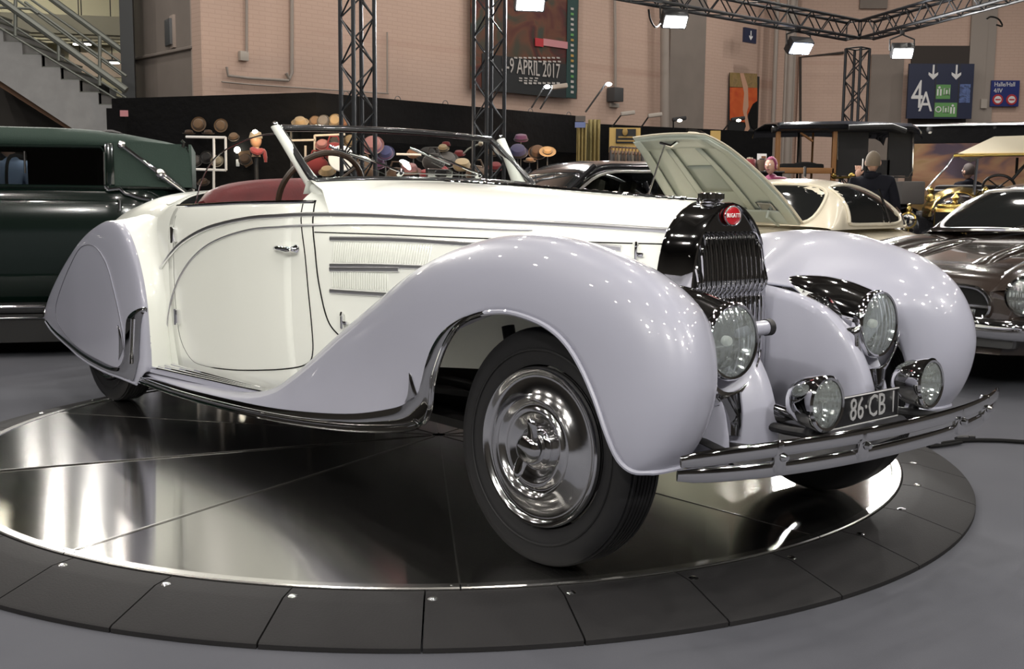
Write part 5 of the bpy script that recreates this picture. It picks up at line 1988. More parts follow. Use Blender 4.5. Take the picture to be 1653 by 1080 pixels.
# goose-neck rod on the stall counter
o = MB().tube(cr([at(748, 248, 15.0), at(757, 240, 15.0), at(768, 235, 15.0), at(775, 232, 15.0)], 12), .012, 6).build('gooseneck_lamp', 'rail_grey')
tag(o, 'thin goose-neck lamp on the hat stall near the far windscreen pillar', 'lamp')
part(MB().sphere(at(776, 232, 15.0), .035, 10, 6), 'head', 'felt_cream', o)

# ------------------------------------------------------------------ clothes stall behind the black saloon
mat('gold_cloth', (.20, .16, .06), .8, bump=(6, .5, .05))
mat('yellow_board', (.62, .42, .14), .6)


def cloth(name, px0, px1, py0, py1, d, m, folds, label, cat):
    a, b = at(px0, 330, d), at(px1, 330, d)
    z1, z0 = at(px0, py0, d).z, at(px0, py1, d).z
    rows = []
    for k in range(folds * 6 + 1):
        q = k / (folds * 6)
        p = a.lerp(b, q)
        y = .05 * sin(q * folds * 2 * pi)
        rows.append([(p.x, p.y + y * (.6 + .4 * j / 4), z0 + (z1 - z0) * j / 4) for j in range(5)])
    return tag(MB().grid(rows).build(name, m, solid=.01), label, cat)


cloth('curtain', 929, 945, 200, 300, 18.3, 'gold_cloth', 3, 'olive gold curtain strip left of its pair at the stall end', 'curtain')
cloth('curtain', 947, 966, 193, 300, 18.6, 'gold_cloth', 3, 'wide olive gold curtain right of its pair at the stall end', 'curtain')
ns = board('paper_notice', 928, 197, 945, 206, 18.2, .02, 'sign_lightblue', label='small lilac and white notice above the olive curtains', cat='notice')
board('photo', 929, 187, 945, 196, 18.2, .02, 'felt_grey', parent=ns)
sb_ = board('stall_board', 983, 206, 1033, 246, 20.0, .05, 'yellow_board', label='yellow stall board with a black crest panel above the clothes rail', cat='sign')
board('crest_panel', 994, 208, 1026, 231, 19.95, .03, 'poster_dark', parent=sb_)
part(MB().sphere(at(1009, 213, 19.9), (.05, .02, .07), 10, 6), 'crest', 'poster_ochre', sb_)
for y, x0, x1 in ((221, 998, 1022), (227, 996, 1024)):
    board('text_line', x0, y - 1, x1, y + 1.5, 19.93, .02, 'poster_ochre', parent=sb_)
board('board_post', 1146, 211, 1162, 245, 20.8, .05, 'yellow_board', label='yellow post panel behind the open cream bonnet', cat='sign')
rl_ = empty('clothes_rail', at(1010, 330, 19.4), 0, 'clothes rail above the black saloon roof', 'clothes rail')
rl_.location.z = 0
a, b = at(985, 237, 19.4), at(1040, 240, 19.4)
part(MB().tube([a, b], .014, 8), 'rail', 'polished_steel', rl_)
for q in (a, b):
    part(MB().tube([q, (q.x, q.y, 0)], .016, 8), 'post', 'polished_steel', rl_)
COATS = ['grey', 'tan', 'cream', 'brown', 'tan', 'grey', 'cream', 'brown', 'tan', 'grey']
for k, cl in enumerate(COATS):
    p = a.lerp(b, (k + .5) / len(COATS))
    e = empty('jacket', (p.x, p.y, p.z - .06), 0, '%s jacket on the clothes rail, number %s from the left' % ({'grey': 'grey', 'tan': 'tan', 'cream': 'pale', 'brown': 'brown'}[cl], ['first', 'second', 'third', 'fourth', 'fifth', 'sixth', 'seventh', 'eighth', 'ninth', 'tenth'][k]), 'jacket', 'jackets on the clothes rail')
    e['label'] = e['label'].replace('number ', '')
    rows = []
    for j, (hw_, z_) in enumerate(((.03, .0), (.10, -.04), (.20, -.10), (.22, -.35), (.21, -.75), (.0, -.76))):
        rows.append([(.025 * cos(t) * (1 if hw_ else 0), hw_ * sin(t), z_) for t in [2 * pi * i / 12 for i in range(12)]])
    MB().grid(rows, cv=True).build('cloth', 'felt_' + cl, e)
    MB().tube([(0, -.17, -.06), (0, 0, .0), (0, 0, .05), (.0, .02, .075)], .012, 6).build('hanger', 'felt_orange', e)
# ------------------------------------------------------------------ people
mat('skin', (.50, .30, .22), .5)
mat('hair_grey', (.11, .085, .06), .8)
mat('hair_dark', (.03, .02, .018), .8)
mat('coat_navy', (.007, .0075, .011), .9, spec=.1)
mat('shirt_blue', (.30, .40, .62), .8)
mat('cloth_magenta', (.14, .012, .05), .8)
mat('cloth_black', (.015, .015, .016), .85)
mat('trousers', (.03, .03, .035), .85)


def skin_mesh(name, joints, bones, m, parent, sub=2):
    """continuous surface grown on a skeleton: joints {id: (pos, radius)}"""
    ids = list(joints)
    me = bpy.data.meshes.new(name)
    me.from_pydata([joints[i][0] for i in ids], [(ids.index(a), ids.index(b)) for a, b in bones], [])
    o = bpy.data.objects.new(name, me)
    COL.objects.link(o)
    md = o.modifiers.new('skin', 'SKIN')
    md.use_smooth_shade = True
    for i, k in enumerate(ids):
        r = joints[k][1]
        me.skin_vertices[0].data[i].radius = (r, r) if not isinstance(r, tuple) else r
    me.skin_vertices[0].data[0].use_root = True
    s_ = o.modifiers.new('soft', 'SUBSURF')
    s_.levels = s_.render_levels = sub
    me.materials.append(MATS[m])
    o.parent = parent
    return o


def person(loc, yaw, label, top, hair, height=1.75, arm='down', legs='trousers', cap=None):
    """standing person facing local -y"""
    k = height / 1.75
    e = empty('person', loc, yaw, label, 'person')
    J = {'pelvis': ((0, 0, .96 * k), .15 * k), 'waist': ((0, 0, 1.10 * k), .145 * k), 'chest': ((0, 0, 1.32 * k), .175 * k), 'neck': ((0, .01, 1.48 * k), .075 * k), 'head': ((0, -.01, 1.52 * k), .06 * k)}
    B = [('pelvis', 'waist'), ('waist', 'chest'), ('chest', 'neck'), ('neck', 'head')]
    for s, n_ in ((-1, 'r'), (1, 'l')):
        J['sh' + n_] = ((s * .20 * k, 0, 1.40 * k), .085 * k)
        B.append(('chest', 'sh' + n_))
        if arm == 'phone' and s > 0:
            J['el' + n_] = ((s * .27 * k, -.13 * k, 1.18 * k), .062 * k)
            J['wr' + n_] = ((s * .16 * k, -.15 * k, 1.46 * k), .045 * k)
        else:
            J['el' + n_] = ((s * .27 * k, .02, 1.12 * k), .06 * k)
            J['wr' + n_] = ((s * .27 * k, -.06 * k, .88 * k), .042 * k)
        B += [('sh' + n_, 'el' + n_), ('el' + n_, 'wr' + n_)]
        J['hip' + n_] = ((s * .09 * k, 0, .88 * k), .105 * k)
        J['kn' + n_] = ((s * .10 * k, -.01, .48 * k), .075 * k)
        J['an' + n_] = ((s * .10 * k, .02, .09 * k), .052 * k)
        B += [('pelvis', 'hip' + n_), ('hip' + n_, 'kn' + n_), ('kn' + n_, 'an' + n_)]
    skin_mesh('body', J, B, top, e)
    for s, n_ in ((-1, 'r'), (1, 'l')):
        MB().sphere((s * .10 * k, -.05 * k, .045 * k), (.05 * k, .13 * k, .045 * k), 12, 8).build('shoe', 'cloth_black', e)
        w = Vector(J['wr' + n_][0])
        up = 1 if arm == 'phone' and s > 0 else -1
        hnd = MB().sphere(w + Vector((0, 0, up * .05 * k)), (.035 * k, .022 * k, .05 * k), 10, 8)
        for q in range(4):
            b = w + Vector(((q - 1.5) * .018 * k, 0, up * .085 * k))
            hnd.tube([b, b + Vector((.004, -.015, up * .035 * k)), b + Vector((.012, -.03, up * .05 * k))], [.009 * k, .008 * k, .006 * k], 6)
        hnd.tube([w + Vector((-s * .03 * k, 0, up * .04 * k)), w + Vector((-s * .055 * k, -.015, up * .075 * k))], [.011 * k, .008 * k], 6)
        hnd.build('hand', 'skin', e)
    tr = MB()
    for n_ in 'rl':
        P_ = [Vector(J['hip' + n_][0]) + Vector((0, 0, .09 * k)), Vector(J['hip' + n_][0]), Vector(J['kn' + n_][0]), Vector(J['an' + n_][0])]
        tr.tube(cr(P_, 14), [(.125 - .055 * q / 13) * k for q in range(14)], 14)
    tr.build('trousers', legs, e)
    hc = Vector((0, -.015 * k, 1.63 * k))
    hd = MB()
    rows = []
    for i in range(13):
        th = pi * i / 12
        row = []
        for j in range(18):
            a = 2 * pi * j / 18
            x, y, z = .076 * sin(th) * cos(a), .096 * sin(th) * sin(a), .118 * cos(th)
            if z < 0:
                x *= 1 + z * 2.2
                y = y * (1 + z * 1.2) - z * -.12
            row.append((hc.x + x * k, hc.y + y * k, hc.z + z * k))
        rows.append(row)
    hd.grid(rows, cv=True)
    hd.sphere(hc + Vector((0, -.100, -.012)) * k, (.013 * k, .02 * k, .024 * k), 8, 6)
    for s in (-1, 1):
        hd.sphere(hc + Vector((s * .078, .01, -.01)) * k, (.012 * k, .022 * k, .032 * k), 8, 6)
    h = hd.build('head', 'skin', e)
    for s in (-1, 1):
        MB().sphere(hc + Vector((s * .03, -.088, .012)) * k, .011 * k, 8, 6).build('eye', 'white_enamel', h)
    MB().tube([hc + Vector((-.024, -.086, -.055)) * k, hc + Vector((0, -.094, -.056)) * k, hc + Vector((.024, -.086, -.055)) * k], .005 * k, 6).build('mouth', 'cloth_magenta', h)
    hr = MB()
    rows = []
    for i in range(8):
        th = pi * .62 * i / 7
        row = []
        for j in range(18):
            a = 2 * pi * j / 18
            f_ = 1.0 if sin(a) > -.35 else max(.45, 1 - (th / pi) * 1.0)
            t2 = th * f_
            row.append((hc.x + .086 * sin(t2) * cos(a) * k, hc.y + (.106 * sin(t2) * sin(a) + .006) * k, hc.z + (.128 * cos(t2)) * k))
        rows.append(row)
    hr.grid(rows, cv=True)
    hr.build('hair' if not cap else 'cap', hair if not cap else cap, h)
    return e


pm = at(1406, 330, 12.4)
man = person((pm.x, pm.y, 0), R(160), 'man in a dark coat with grey hair holding a phone to his ear', 'coat_navy', 'hair_grey', 1.74, 'phone')
# long coat skirt, collar and phone
rows = [[(.205 * r * cos(a), .15 * r * sin(a), z) for a in [2 * pi * j / 20 for j in range(20)]] for r, z in ((1.0, 1.30), (1.05, 1.1), (1.12, .9), (1.2, .55))]
MB().grid(rows, cv=True).build('coat', 'coat_navy', man, solid=.01)
MB().lathe([(.085, .0), (.10, .03), (.095, .06)], (0, .01, 1.44), (0, 0, 1), 16).build('collar', 'coat_navy', man)
MB().box((.115, -.10, 1.60), (.012, .05, .12), Matrix.Rotation(R(20), 3, 'X'), .004).build('phone', 'sign_white', man)
pm = at(20, 330, 10.2)
p2 = person((pm.x, pm.y, 0), R(-15), 'man in a light blue shirt with dark braces seen through the green saloon window', 'shirt_blue', 'hair_dark', 1.74)
for s in (-1, 1):
    MB().tube(cr([(s * .10, -.13, 1.02), (s * .11, -.195, 1.28), (s * .10, -.13, 1.50), (s * .08, .10, 1.49), (s * .04, .19, 1.25), (0, .16, 1.05)], 20), .02, 6, flat=(1, .4)).build('brace', 'cloth_black', p2)
MB().prism([(-.025, 0), (.025, 0), (.035, -.30), (0, -.36), (-.035, -.30)], (0, -.205, 1.50), (1, 0, 0), (0, 0, 1), (0, .01, 0)).build('tie', 'cloth_black', p2)
pm = at(1002, 330, 19.0)
p3 = person((pm.x, pm.y, 0), R(10), 'man with glasses looking out from behind the clothes rail', 'cloth_black', 'hair_dark', 1.80)
hd3 = p3.children
MB().tube([(-.075, -.095, 1.695), (-.01, -.118, 1.69), (.01, -.118, 1.69), (.075, -.095, 1.695)], .007, 6).build('glasses', 'cloth_black', p3)
pm = at(1243, 330, 15.5)
p4 = person((pm.x, pm.y, 0), R(-40), 'person in magenta clothes and cap beside the old lorry', 'cloth_magenta', 'cloth_magenta', 1.80, cap='cloth_magenta')
pm = at(1561, 330, 17.2)
p5 = person((pm.x, pm.y, 0), R(200), 'person in dark blue standing behind the brass veteran car', 'coat_navy', 'hair_dark', 1.80)

# ------------------------------------------------------------------ green saloon
mat('green_paint', (.0035, .0095, .007), .16, coat=1, coat_rough=.04)
mat('green_cloth', (.020, .040, .030), .75, bump=(120, .2))
mat('car_seat', (.30, .30, .28), .7)
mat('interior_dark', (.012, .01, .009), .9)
DG = 8.0
GX0, GX1 = -7.2, at(309, 250, DG).x
zr, zb = at(120, 199, DG).z, at(100, 300, DG).z
green = empty('green_saloon', ((GX0 + GX1) / 2, DG + .85, 0), 0, 'dark green prewar saloon with fabric roof and chrome landau bar', 'car')
ztop = at(150, 233, DG).z
gx_w = at(184, 260, DG).x
WDT = 1.62


def gsec(x, z0, z1, n=10, inset=0.0):
    return [(x, DG + inset, z0), (x, DG + inset, z1)]


# lower body: lofted along x with rounded flanks and tail
rows = []
for k in range(25):
    x = GX0 + (GX1 - GX0 + .02) * k / 24
    q = max(0, (x - (GX1 - .55)) / .57)
    ins = .30 * q ** 3
    z0 = .36
    rows.append([(x, DG + .10 + ins, z0), (x, DG + .02 + ins, z0 + .12), (x, DG - .01 + ins, zb - .25), (x, DG + .015 + ins, zb - .06), (x, DG + .05 + ins, zb), (x, DG + .14 + ins, zb + .01),
                 (x, DG + WDT - .14 - ins, zb + .01), (x, DG + WDT - .02 - ins, zb), (x, DG + WDT - ins, zb - .3), (x, DG + WDT - .1 - ins, z0)])
mb = MB().grid(rows)
mb.add(rows[-1], [tuple(range(10))])
part(mb, 'body', 'green_paint', green)
# fabric roof with rounded rear quarter; near side hangs to the belt behind the window
rows = []
for k in range(31):
    q = k / 30
    x = GX0 + (GX1 - GX0) * q
    e = max(0, (x - (GX1 - 1.0)) / 1.0)
    zt = zr - .14 * e ** 2.2 - .015 * (x - GX0 - 3) ** 2 * .1
    zs = ztop + .0
    rows.append([(x, DG + .07, zs), (x, DG + .08, zs + (zt - zs) * .45), (x, DG + .13, zs + (zt - zs) * .8), (x, DG + .28, zt - .015), (x, DG + .55, zt), (x, DG + WDT - .55, zt), (x, DG + WDT - .28, zt - .015), (x, DG + WDT - .1, zs + (zt - zs) * .6), (x, DG + WDT - .07, zs)])
part(MB().grid(rows), 'roof', 'green_cloth', green, solid=.02)
# rear quarter fabric (both sides) and back panel
for s, yy in ((0, DG + .065), (1, DG + WDT - .065)):
    P_ = [(gx_w + .04, zb), (gx_w + .04, ztop + .02), (GX1 - .3, ztop + .02), (GX1 - .02, ztop + .02), (GX1 + .01, ztop - .05), (GX1 + .03, zb)]
    part(MB().prism(P_, (0, yy, 0), (1, 0, 0), (0, 0, 1), (0, .03 if s == 0 else -.03, 0)), 'quarter_panel', 'green_cloth', green, smooth=0)
rows = [[(GX1 + .01 - .02 * abs(j - 6) / 6 * 0, DG + .07 + (WDT - .14) * j / 12, z) for j in range(13)] for z in (zb, (zb + ztop) / 2, ztop + .02)]
part(MB().grid(rows), 'back_panel', 'green_cloth', green, solid=.02)
# window pillars, glass on both sides, sill and reveals
for px in (186, -130, -330):
    x = at(px, 260, DG).x
    for yy in (DG + .08, DG + WDT - .08):
        part(MB().box((x, yy, (zb + ztop) / 2), (.07, .05, ztop - zb + .04), None, .015), 'window_pillar', 'green_paint', green)
for yy in (DG + .09,):
    for a_, b_ in ((-128, 184), (-328, -132)):
        x0, x1 = at(a_, 260, DG).x, at(b_, 260, DG).x
        part(MB().box(((x0 + x1) / 2, yy, (zb + ztop) / 2), (x1 - x0, .006, ztop - zb)), 'window_pane', 'dark_window_glass', green)
        part(MB().tube([(x0 + .04, yy - .02, zb + .02), (x0 + .04, yy - .02, ztop - .02), (x1 - .05, yy - .02, ztop - .01), (x1 - .02, yy - .02, ztop - .05), (x1 - .02, yy - .02, zb + .02)], .014, 6), 'window_bead', 'green_paint', green)
# far side: panel with one window where the man shows through
xa, xb = -3.70, -4.50
yy = DG + WDT - .08
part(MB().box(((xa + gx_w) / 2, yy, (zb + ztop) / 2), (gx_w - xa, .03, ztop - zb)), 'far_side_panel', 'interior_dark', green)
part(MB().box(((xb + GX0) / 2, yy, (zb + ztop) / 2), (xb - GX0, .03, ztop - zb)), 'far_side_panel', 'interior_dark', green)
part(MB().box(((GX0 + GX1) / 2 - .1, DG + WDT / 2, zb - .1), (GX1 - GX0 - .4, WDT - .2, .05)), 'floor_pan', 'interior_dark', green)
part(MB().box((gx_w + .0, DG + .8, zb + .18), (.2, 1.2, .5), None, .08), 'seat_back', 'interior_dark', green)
# belt mouldings, running board strips, handles, landau bar
for z_, r_ in ((zb - .005, .012), (zb - .105, .007)):
    part(MB().tube([(GX0, DG + .012, z_), (GX1 - .5, DG + .012, z_), (GX1 - .1, DG + .12, z_)], r_, 6), 'belt_moulding', 'green_paint', green)
z1_ = at(50, 493, DG - .3).z
part(MB().box(((GX0 + GX1) / 2 - .3, DG - .12, z1_ - .03), (GX1 - GX0 - .4, .34, .05), None, .015), 'running_board', 'black_metal', green)
part(MB().tube([(GX0, DG - .30, z1_ - .005), (GX1 - .4, DG - .30, z1_ - .005)], .012, 8), 'board_strip', 'chrome', green)
part(MB().tube([(GX0, DG - .305, z1_ - .085), (GX1 - .4, DG - .305, z1_ - .085)], .009, 8), 'board_strip', 'dark_chrome', green)
part(MB().box(((GX0 + GX1) / 2 - .3, DG + .3, z1_ - .16), (GX1 - GX0 - .4, 1.2, .2)), 'chassis', 'underbody_black', green)
lb0, lb1 = at(207, 233, DG + .02), at(318, 318, DG + .02)
lm = lb0.lerp(lb1, .55)
lbp = [lb0, lb0.lerp(lb1, .25), lb0.lerp(lb1, .48), lm, lb0.lerp(lb1, .62), lb0.lerp(lb1, .8), lb1]
part(MB().tube(lbp, [.016, .017, .022, .034, .030, .022, .014], 10), 'landau_bar', 'chrome', green)
part(MB().sphere(lb0, .030, 12, 8), 'landau_knob', 'chrome', green)
part(MB().sphere(lm, .045, 12, 8), 'landau_joint', 'chrome', green)
part(MB().tube([at(x, y, DG - .0) for x, y in ((181, 300), (186, 306), (203, 304), (212, 312), (238, 320), (250, 322))], .014, 8), 'quarter_trim', 'chrome', green)
part(MB().tube([at(x, y, DG + .03) for x, y in ((181, 245), (182, 298))], .009, 6), 'pillar_trim', 'polished_steel', green)
part(MB().tube([at(x, y, DG + .03) for x, y in ((61, 245), (62, 280))], .008, 6), 'glass_edge', 'polished_steel', green)
part(MB().tube([at(201, 323, DG - .04), at(201, 340, DG - .04)], .014, 8), 'door_hinge', 'polished_steel', green)
part(MB().tube([at(302, 224, DG + .03), at(306, 228, DG + .03), at(304, 236, DG + .03)], .012, 6), 'roof_catch', 'chrome', green)
# wheel and rear wing showing under the sill
for xx in (GX1 - .42, GX0 + .5):
    part(MB().lathe([(.2, -.06), (.30, -.075), (.36, -.05), (.365, 0), (.36, .05), (.30, .075), (.2, .06), (0, .05)], (xx, DG + .12, .365), (0, -1, 0), 40), 'wheel', 'tyre_rubber', green)
    part(MB().lathe([(.2, .062), (.19, .075), (.08, .07), (.07, .10), (0, .11)], (xx, DG + .12, .365), (0, -1, 0), 30), 'hub_cap', 'chrome', green)
for xx in (GX1 - .42,):
    rows = []
    for k in range(15):
        a = pi * (.02 + .96 * k / 14)
        rows.append([(xx + .52 * cos(a), DG - .22, .34 + .46 * sin(a)), (xx + .55 * cos(a), DG - .15, .36 + .50 * sin(a)), (xx + .55 * cos(a), DG + .10, .36 + .52 * sin(a))])
    part(MB().grid(rows), 'rear_wing', 'green_paint', green, solid=.01)


green.location = green.location + Vector((-.24, -.42, 0))
green.rotation_euler = (0, 0, R(15))

# ------------------------------------------------------------------ modern and classic cars behind
def carframe(pos, h):
    """local frame on the floor: x forward along heading h, y to the car's left"""
    h = Vector((h[0], h[1], 0)).normalized()
    l = Vector((-h.y, h.x, 0))
    M_ = Matrix((h, l, Vector((0, 0, 1)))).transposed().to_4x4()
    M_.translation = Vector((pos[0], pos[1], 0))
    return M_


def car_empty(name, pos, h, label):
    return empty(name, (pos[0], pos[1], 0), math.atan2(h[1], h[0]), label, 'car')


def shell(stations, zb_, n=14, p=2.6):
    """car shell: stations (x, half width, z top); section superellipse above zb_"""
    rows = []
    for x, w, zt, zm in stations:
        half = []
        for k in range(n):
            a = pi / 2 * k / (n - 1)
            half.append((x, -w * max(cos(a), 0) ** (2 / p), zm + (zt - zm) * sin(a) ** (2 / p)))
        low = [(x, -w * .90, zb_), (x, -w * .985, zb_ + (zm - zb_) * .45)]
        s_ = low + half
        rows.append(s_ + [(a_, -b_, c_) for a_, b_, c_ in reversed(s_[:-1])])
    mb = MB().grid(rows)
    mb.add(rows[0], [tuple(range(len(rows[0])))])
    mb.add(rows[-1], [tuple(range(len(rows[-1])))])
    return mb


def greenhouse(st, wt, zt, n=12):
    pass


def patch(base, y_out, thick=.008):
    """flat-ish pane from 3D corner points, thickened"""
    mb = MB()
    return mb


mat('black_paint', (.010, .010, .012), .15, coat=1)
mat('cream_coupe_paint', (.74, .68, .54), .25, coat=1)
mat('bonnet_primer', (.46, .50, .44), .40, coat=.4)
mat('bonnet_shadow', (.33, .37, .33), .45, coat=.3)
mat('brown_paint', (.030, .022, .018), .16, coat=1)
mat('grey_paint', (.06, .06, .058), .25, coat=1)
mat('brass', (.62, .44, .14), .16, metal=1)
mat('white_canvas', (.70, .64, .50), .8)
mat('wood', (.22, .10, .03), .5)
glass('smoked_glass', (.20, .21, .20))
mat('car_glass_dark', (.012, .013, .013), .05, coat=1)
mat('tan_interior', (.34, .33, .29), .7)


def wheels(root, xs_, w, r=.33, m='chrome'):
    for x in xs_:
        for s in (-1, 1):
            t = MB().lathe([(r * .6, -.08), (r * .9, -.09), (r, -.06), (r, .06), (r * .9, .09), (r * .6, .08), (0, .07)], (x, s * w, r), (0, s, 0), 28).build('wheel', 'tyre_rubber', root)
            MB().lathe([(r * .6, .082), (r * .5, .09), (0, .10)], (x, s * w, r), (0, s, 0), 24).build('hub_cap', m, t)


def ribbon(pts, m, name, root, r=.012, n=None, closed=False):
    P_ = cr(pts, n) if n else pts
    return MB().tube(P_, r, 6, closed=closed).build(name, m, root)


# black saloon: faces left and a little towards us
BH = Vector((-.86, -.51)).normalized()
bp_ = at(940, 330, 12.4)
black = car_empty('black_saloon', (bp_.x, bp_.y), BH, 'modern black saloon car behind the roadster bonnet')
BZ = at(960, 259, 12.0).z
st_ = [(2.45, .55, .55, .45), (2.2, .80, .72, .5), (1.4, .90, .90, .55), (.9, .91, .97, .6), (-1.7, .91, 1.0, .6), (-2.05, .85, .95, .55), (-2.2, .6, .7, .5)]
shell(st_, .25).build('body', 'black_paint', black)
RT = [(1.25, .78, .96), (.75, .70, 1.22), (.25, .64, BZ - .05), (-.3, .62, BZ), (-.9, .62, BZ - .03), (-1.5, .66, 1.28), (-2.0, .72, 1.02)]
RTs = cr(RT, 31)
rows = []
for x, w, z in RTs:
    rows.append([(x, -w, z - .10 if z > 1.1 else z), (x, -w * .93, z - .03), (x, -w * .7, z), (x, 0, z + .015), (x, w * .7, z), (x, w * .93, z - .03), (x, w, z - .10 if z > 1.1 else z)])
sel = [r for r in rows if -1.62 <= r[0][0] <= .5]
MB().grid(sel).build('roof', 'black_paint', black, solid=.02)
ws_ = [r for r in rows if r[0][0] >= .44]
MB().grid(ws_).build('windscreen', 'car_glass_dark', black, recalc=False)
rw = [r for r in rows if r[0][0] <= -1.55]
MB().grid(rw).build('rear_window', 'car_glass_dark', black, recalc=False)
for s in (-1, 1):
    arc = [(x, s * (w + .035), (z - .12 if z > 1.1 else z - .03)) for x, w, z in RTs if -1.75 <= x <= 1.1]
    ribbon(arc, 'bright_trim', 'window_trim', black, .017)
    rows = [[(x, s * (w + .005), z), (x, s * (w * .4 + .50), .98)] for x, _, z in arc for w in [abs(_)]]
    MB().grid(rows).build('side_glass', 'smoked_glass', black, recalc=False)
    MB().tube([(-.35, s * .70, 1.36), (-.42, s * .86, .98)], .035, 8, flat=(1, .4)).build('door_pillar', 'black_paint', black)
    ribbon([(1.2, s * .80, .96), (.75, s * .71, 1.20), (.3, s * .655, BZ - .07)], 'black_paint', 'screen_pillar', black, .03, 10)
    for x in (.15, -.85):
        MB().box((x, s * .38, .98), (.14, .46, .55), Matrix.Rotation(R(-12), 3, 'Y'), .06).build('seat', 'tan_interior', black)
        MB().box((x - .06, s * .38, 1.30), (.09, .26, .18), Matrix.Rotation(R(-12), 3, 'Y'), .04).build('headrest', 'tan_interior', black)
wheels(black, (1.5, -1.5), .84)

# cream coupe with the front bonnet raised
CH_ = Vector((-.70, -.714)).normalized()
W_ = (2.125, 9.67)
cream = car_empty('cream_coupe', W_, CH_, 'rounded cream coupe with its front bonnet standing open')
RZ = 1.335
st_ = [(1.55, .35, .55, .45), (1.45, .60, .68, .45), (1.1, .76, .80, .5), (.6, .80, .86, .55), (0, .81, .92, .6), (-1.0, .81, .93, .62), (-1.7, .78, .90, .6), (-2.1, .70, .78, .55), (-2.4, .5, .6, .45)]
shell([tuple(p) for p in cr(st_, 33)], .22).build('body', 'cream_coupe_paint', cream)
RT = [(.10, .68, .93), (-.08, .665, 1.12), (-.28, .63, RZ - .05), (-.65, .61, RZ), (-1.05, .59, RZ - .06), (-1.38, .55, RZ - .20), (-1.65, .48, RZ - .38), (-1.85, .42, .84)]
RTs = cr(RT, 36)


def cab(x, w, z, k):
    """cabin section: k 0..1 from belt to crown on one side"""
    a = pi / 2 * k
    zl = .90
    return (w * 1.08 * cos(a) ** .72, zl + (z - zl) * sin(a) ** .72)


rows = []
for x, w, z in RTs:
    z = max(z, .905)
    half = [(x, -cab(x, w, z, k / 12)[0], cab(x, w, z, k / 12)[1]) for k in range(13)]
    rows.append(half + [(a_, -b_, c_) for a_, b_, c_ in reversed(half[:-1])])
cabm = MB().grid(rows)
cabm.build('cabin', 'cream_coupe_paint', cream)
cbvh = BVHTree.FromPolygons([Vector(p) for p in cabm.v], cabm.f)


def pane(name, outline, direction, origin_of, m, root, bvh, off=.006, rim=None):
    """window pane: outline points cast onto the cabin along a direction"""
    n_ = len(outline)
    cx_ = sum(p[0] for p in outline) / n_
    cz_ = sum(p[1] for p in outline) / n_
    rows = []
    for k in range(7):
        t = k / 6
        row = []
        for a_, b_ in outline:
            q = origin_of(cx_ + (a_ - cx_) * t, cz_ + (b_ - cz_) * t)
            h_ = bvh.ray_cast(q, direction)
            p_ = h_[0] if h_[0] else q + direction
            row.append(tuple(p_ - direction * off))
        rows.append(row)
    o = MB().grid(rows, cv=True).build(name, m, root, recalc=False)
    if rim:
        MB().tube(rows[-1], rim[1], 6, closed=True).build('window_rim', rim[0], o)
    return o


for s in (-1, 1):
    SO = cr([(-.27, 1.00), (-.31, RZ - .13), (-.40, RZ - .075), (-.70, RZ - .06), (-1.02, RZ - .11), (-1.26, RZ - .24), (-1.32, .99), (-1.20, .945), (-.8, .94), (-.33, .945)], 44, True)
    pane('side_window', SO, Vector((0, -s, 0)), lambda a_, b_: Vector((a_, s * 2, b_)), 'car_glass_dark', cream, cbvh, .006, ('cream_coupe_paint', .014))
    ribbon([(-.98, s * .675, .95), (-.955, s * .625, 1.12), (-.95, s * .575, RZ - .09)], 'chrome', 'window_bar', cream, .010, 10)
    ribbon([(-1.44, s * .585, .92), (-1.46, s * .53, 1.02), (-1.42, s * .50, 1.08)], 'chrome', 'quarter_trim', cream, .02, 8)
WO = cr([(-.52, .97), (-.54, 1.12), (-.47, 1.225), (-.25, RZ - .06), (.25, RZ - .06), (.47, 1.225), (.54, 1.12), (.52, .97), (.3, .955), (-.3, .955)], 40, True)
pane('windscreen', WO, Vector((-1, 0, 0)), lambda a_, b_: Vector((2, a_, b_)), 'car_glass_dark', cream, cbvh, .008, ('cream_coupe_paint', .016))
ribbon([(.12, .10, .965), (.06, .42, 1.01)], 'chrome', 'wiper', cream, .006)
cream.scale = (1.12, 1.12, 1.03)
# the raised lid: pressed outer skin, inner frame with openings, hinges and stay
LH = Vector((.15, 0, .95))
th_ = R(36)
lx = Vector((cos(th_), 0, sin(th_)))
lz = Vector((-sin(th_), 0, cos(th_)))


def lid(u, v, k=0.0):
    """u 0 hinge .. 1 nose, v -1..1 across"""
    w = .54 - .22 * u ** 1.8
    bow_ = .025 * (1 - v * v) + .02 * sin(pi * min(u, 1)) - .10 * max(0, u - .75) ** 2 * 6
    return LH + lx * (1.20 * u) + Vector((0, v * w, 0)) + lz * (bow_ + k)


lo = MB().grid([[tuple(lid(i / 16, -1 + j / 8)) for j in range(17)] for i in range(17)]).build('open_bonnet', 'cream_coupe_paint', cream, solid=.008)


def lidpatch(us, vs, k, m, name):
    MB().grid([[tuple(lid(us[0] + (us[1] - us[0]) * i / 6, vs[0] + (vs[1] - vs[0]) * j / 6, k)) for j in range(7)] for i in range(7)]).build(name, m, lo, solid=.006)


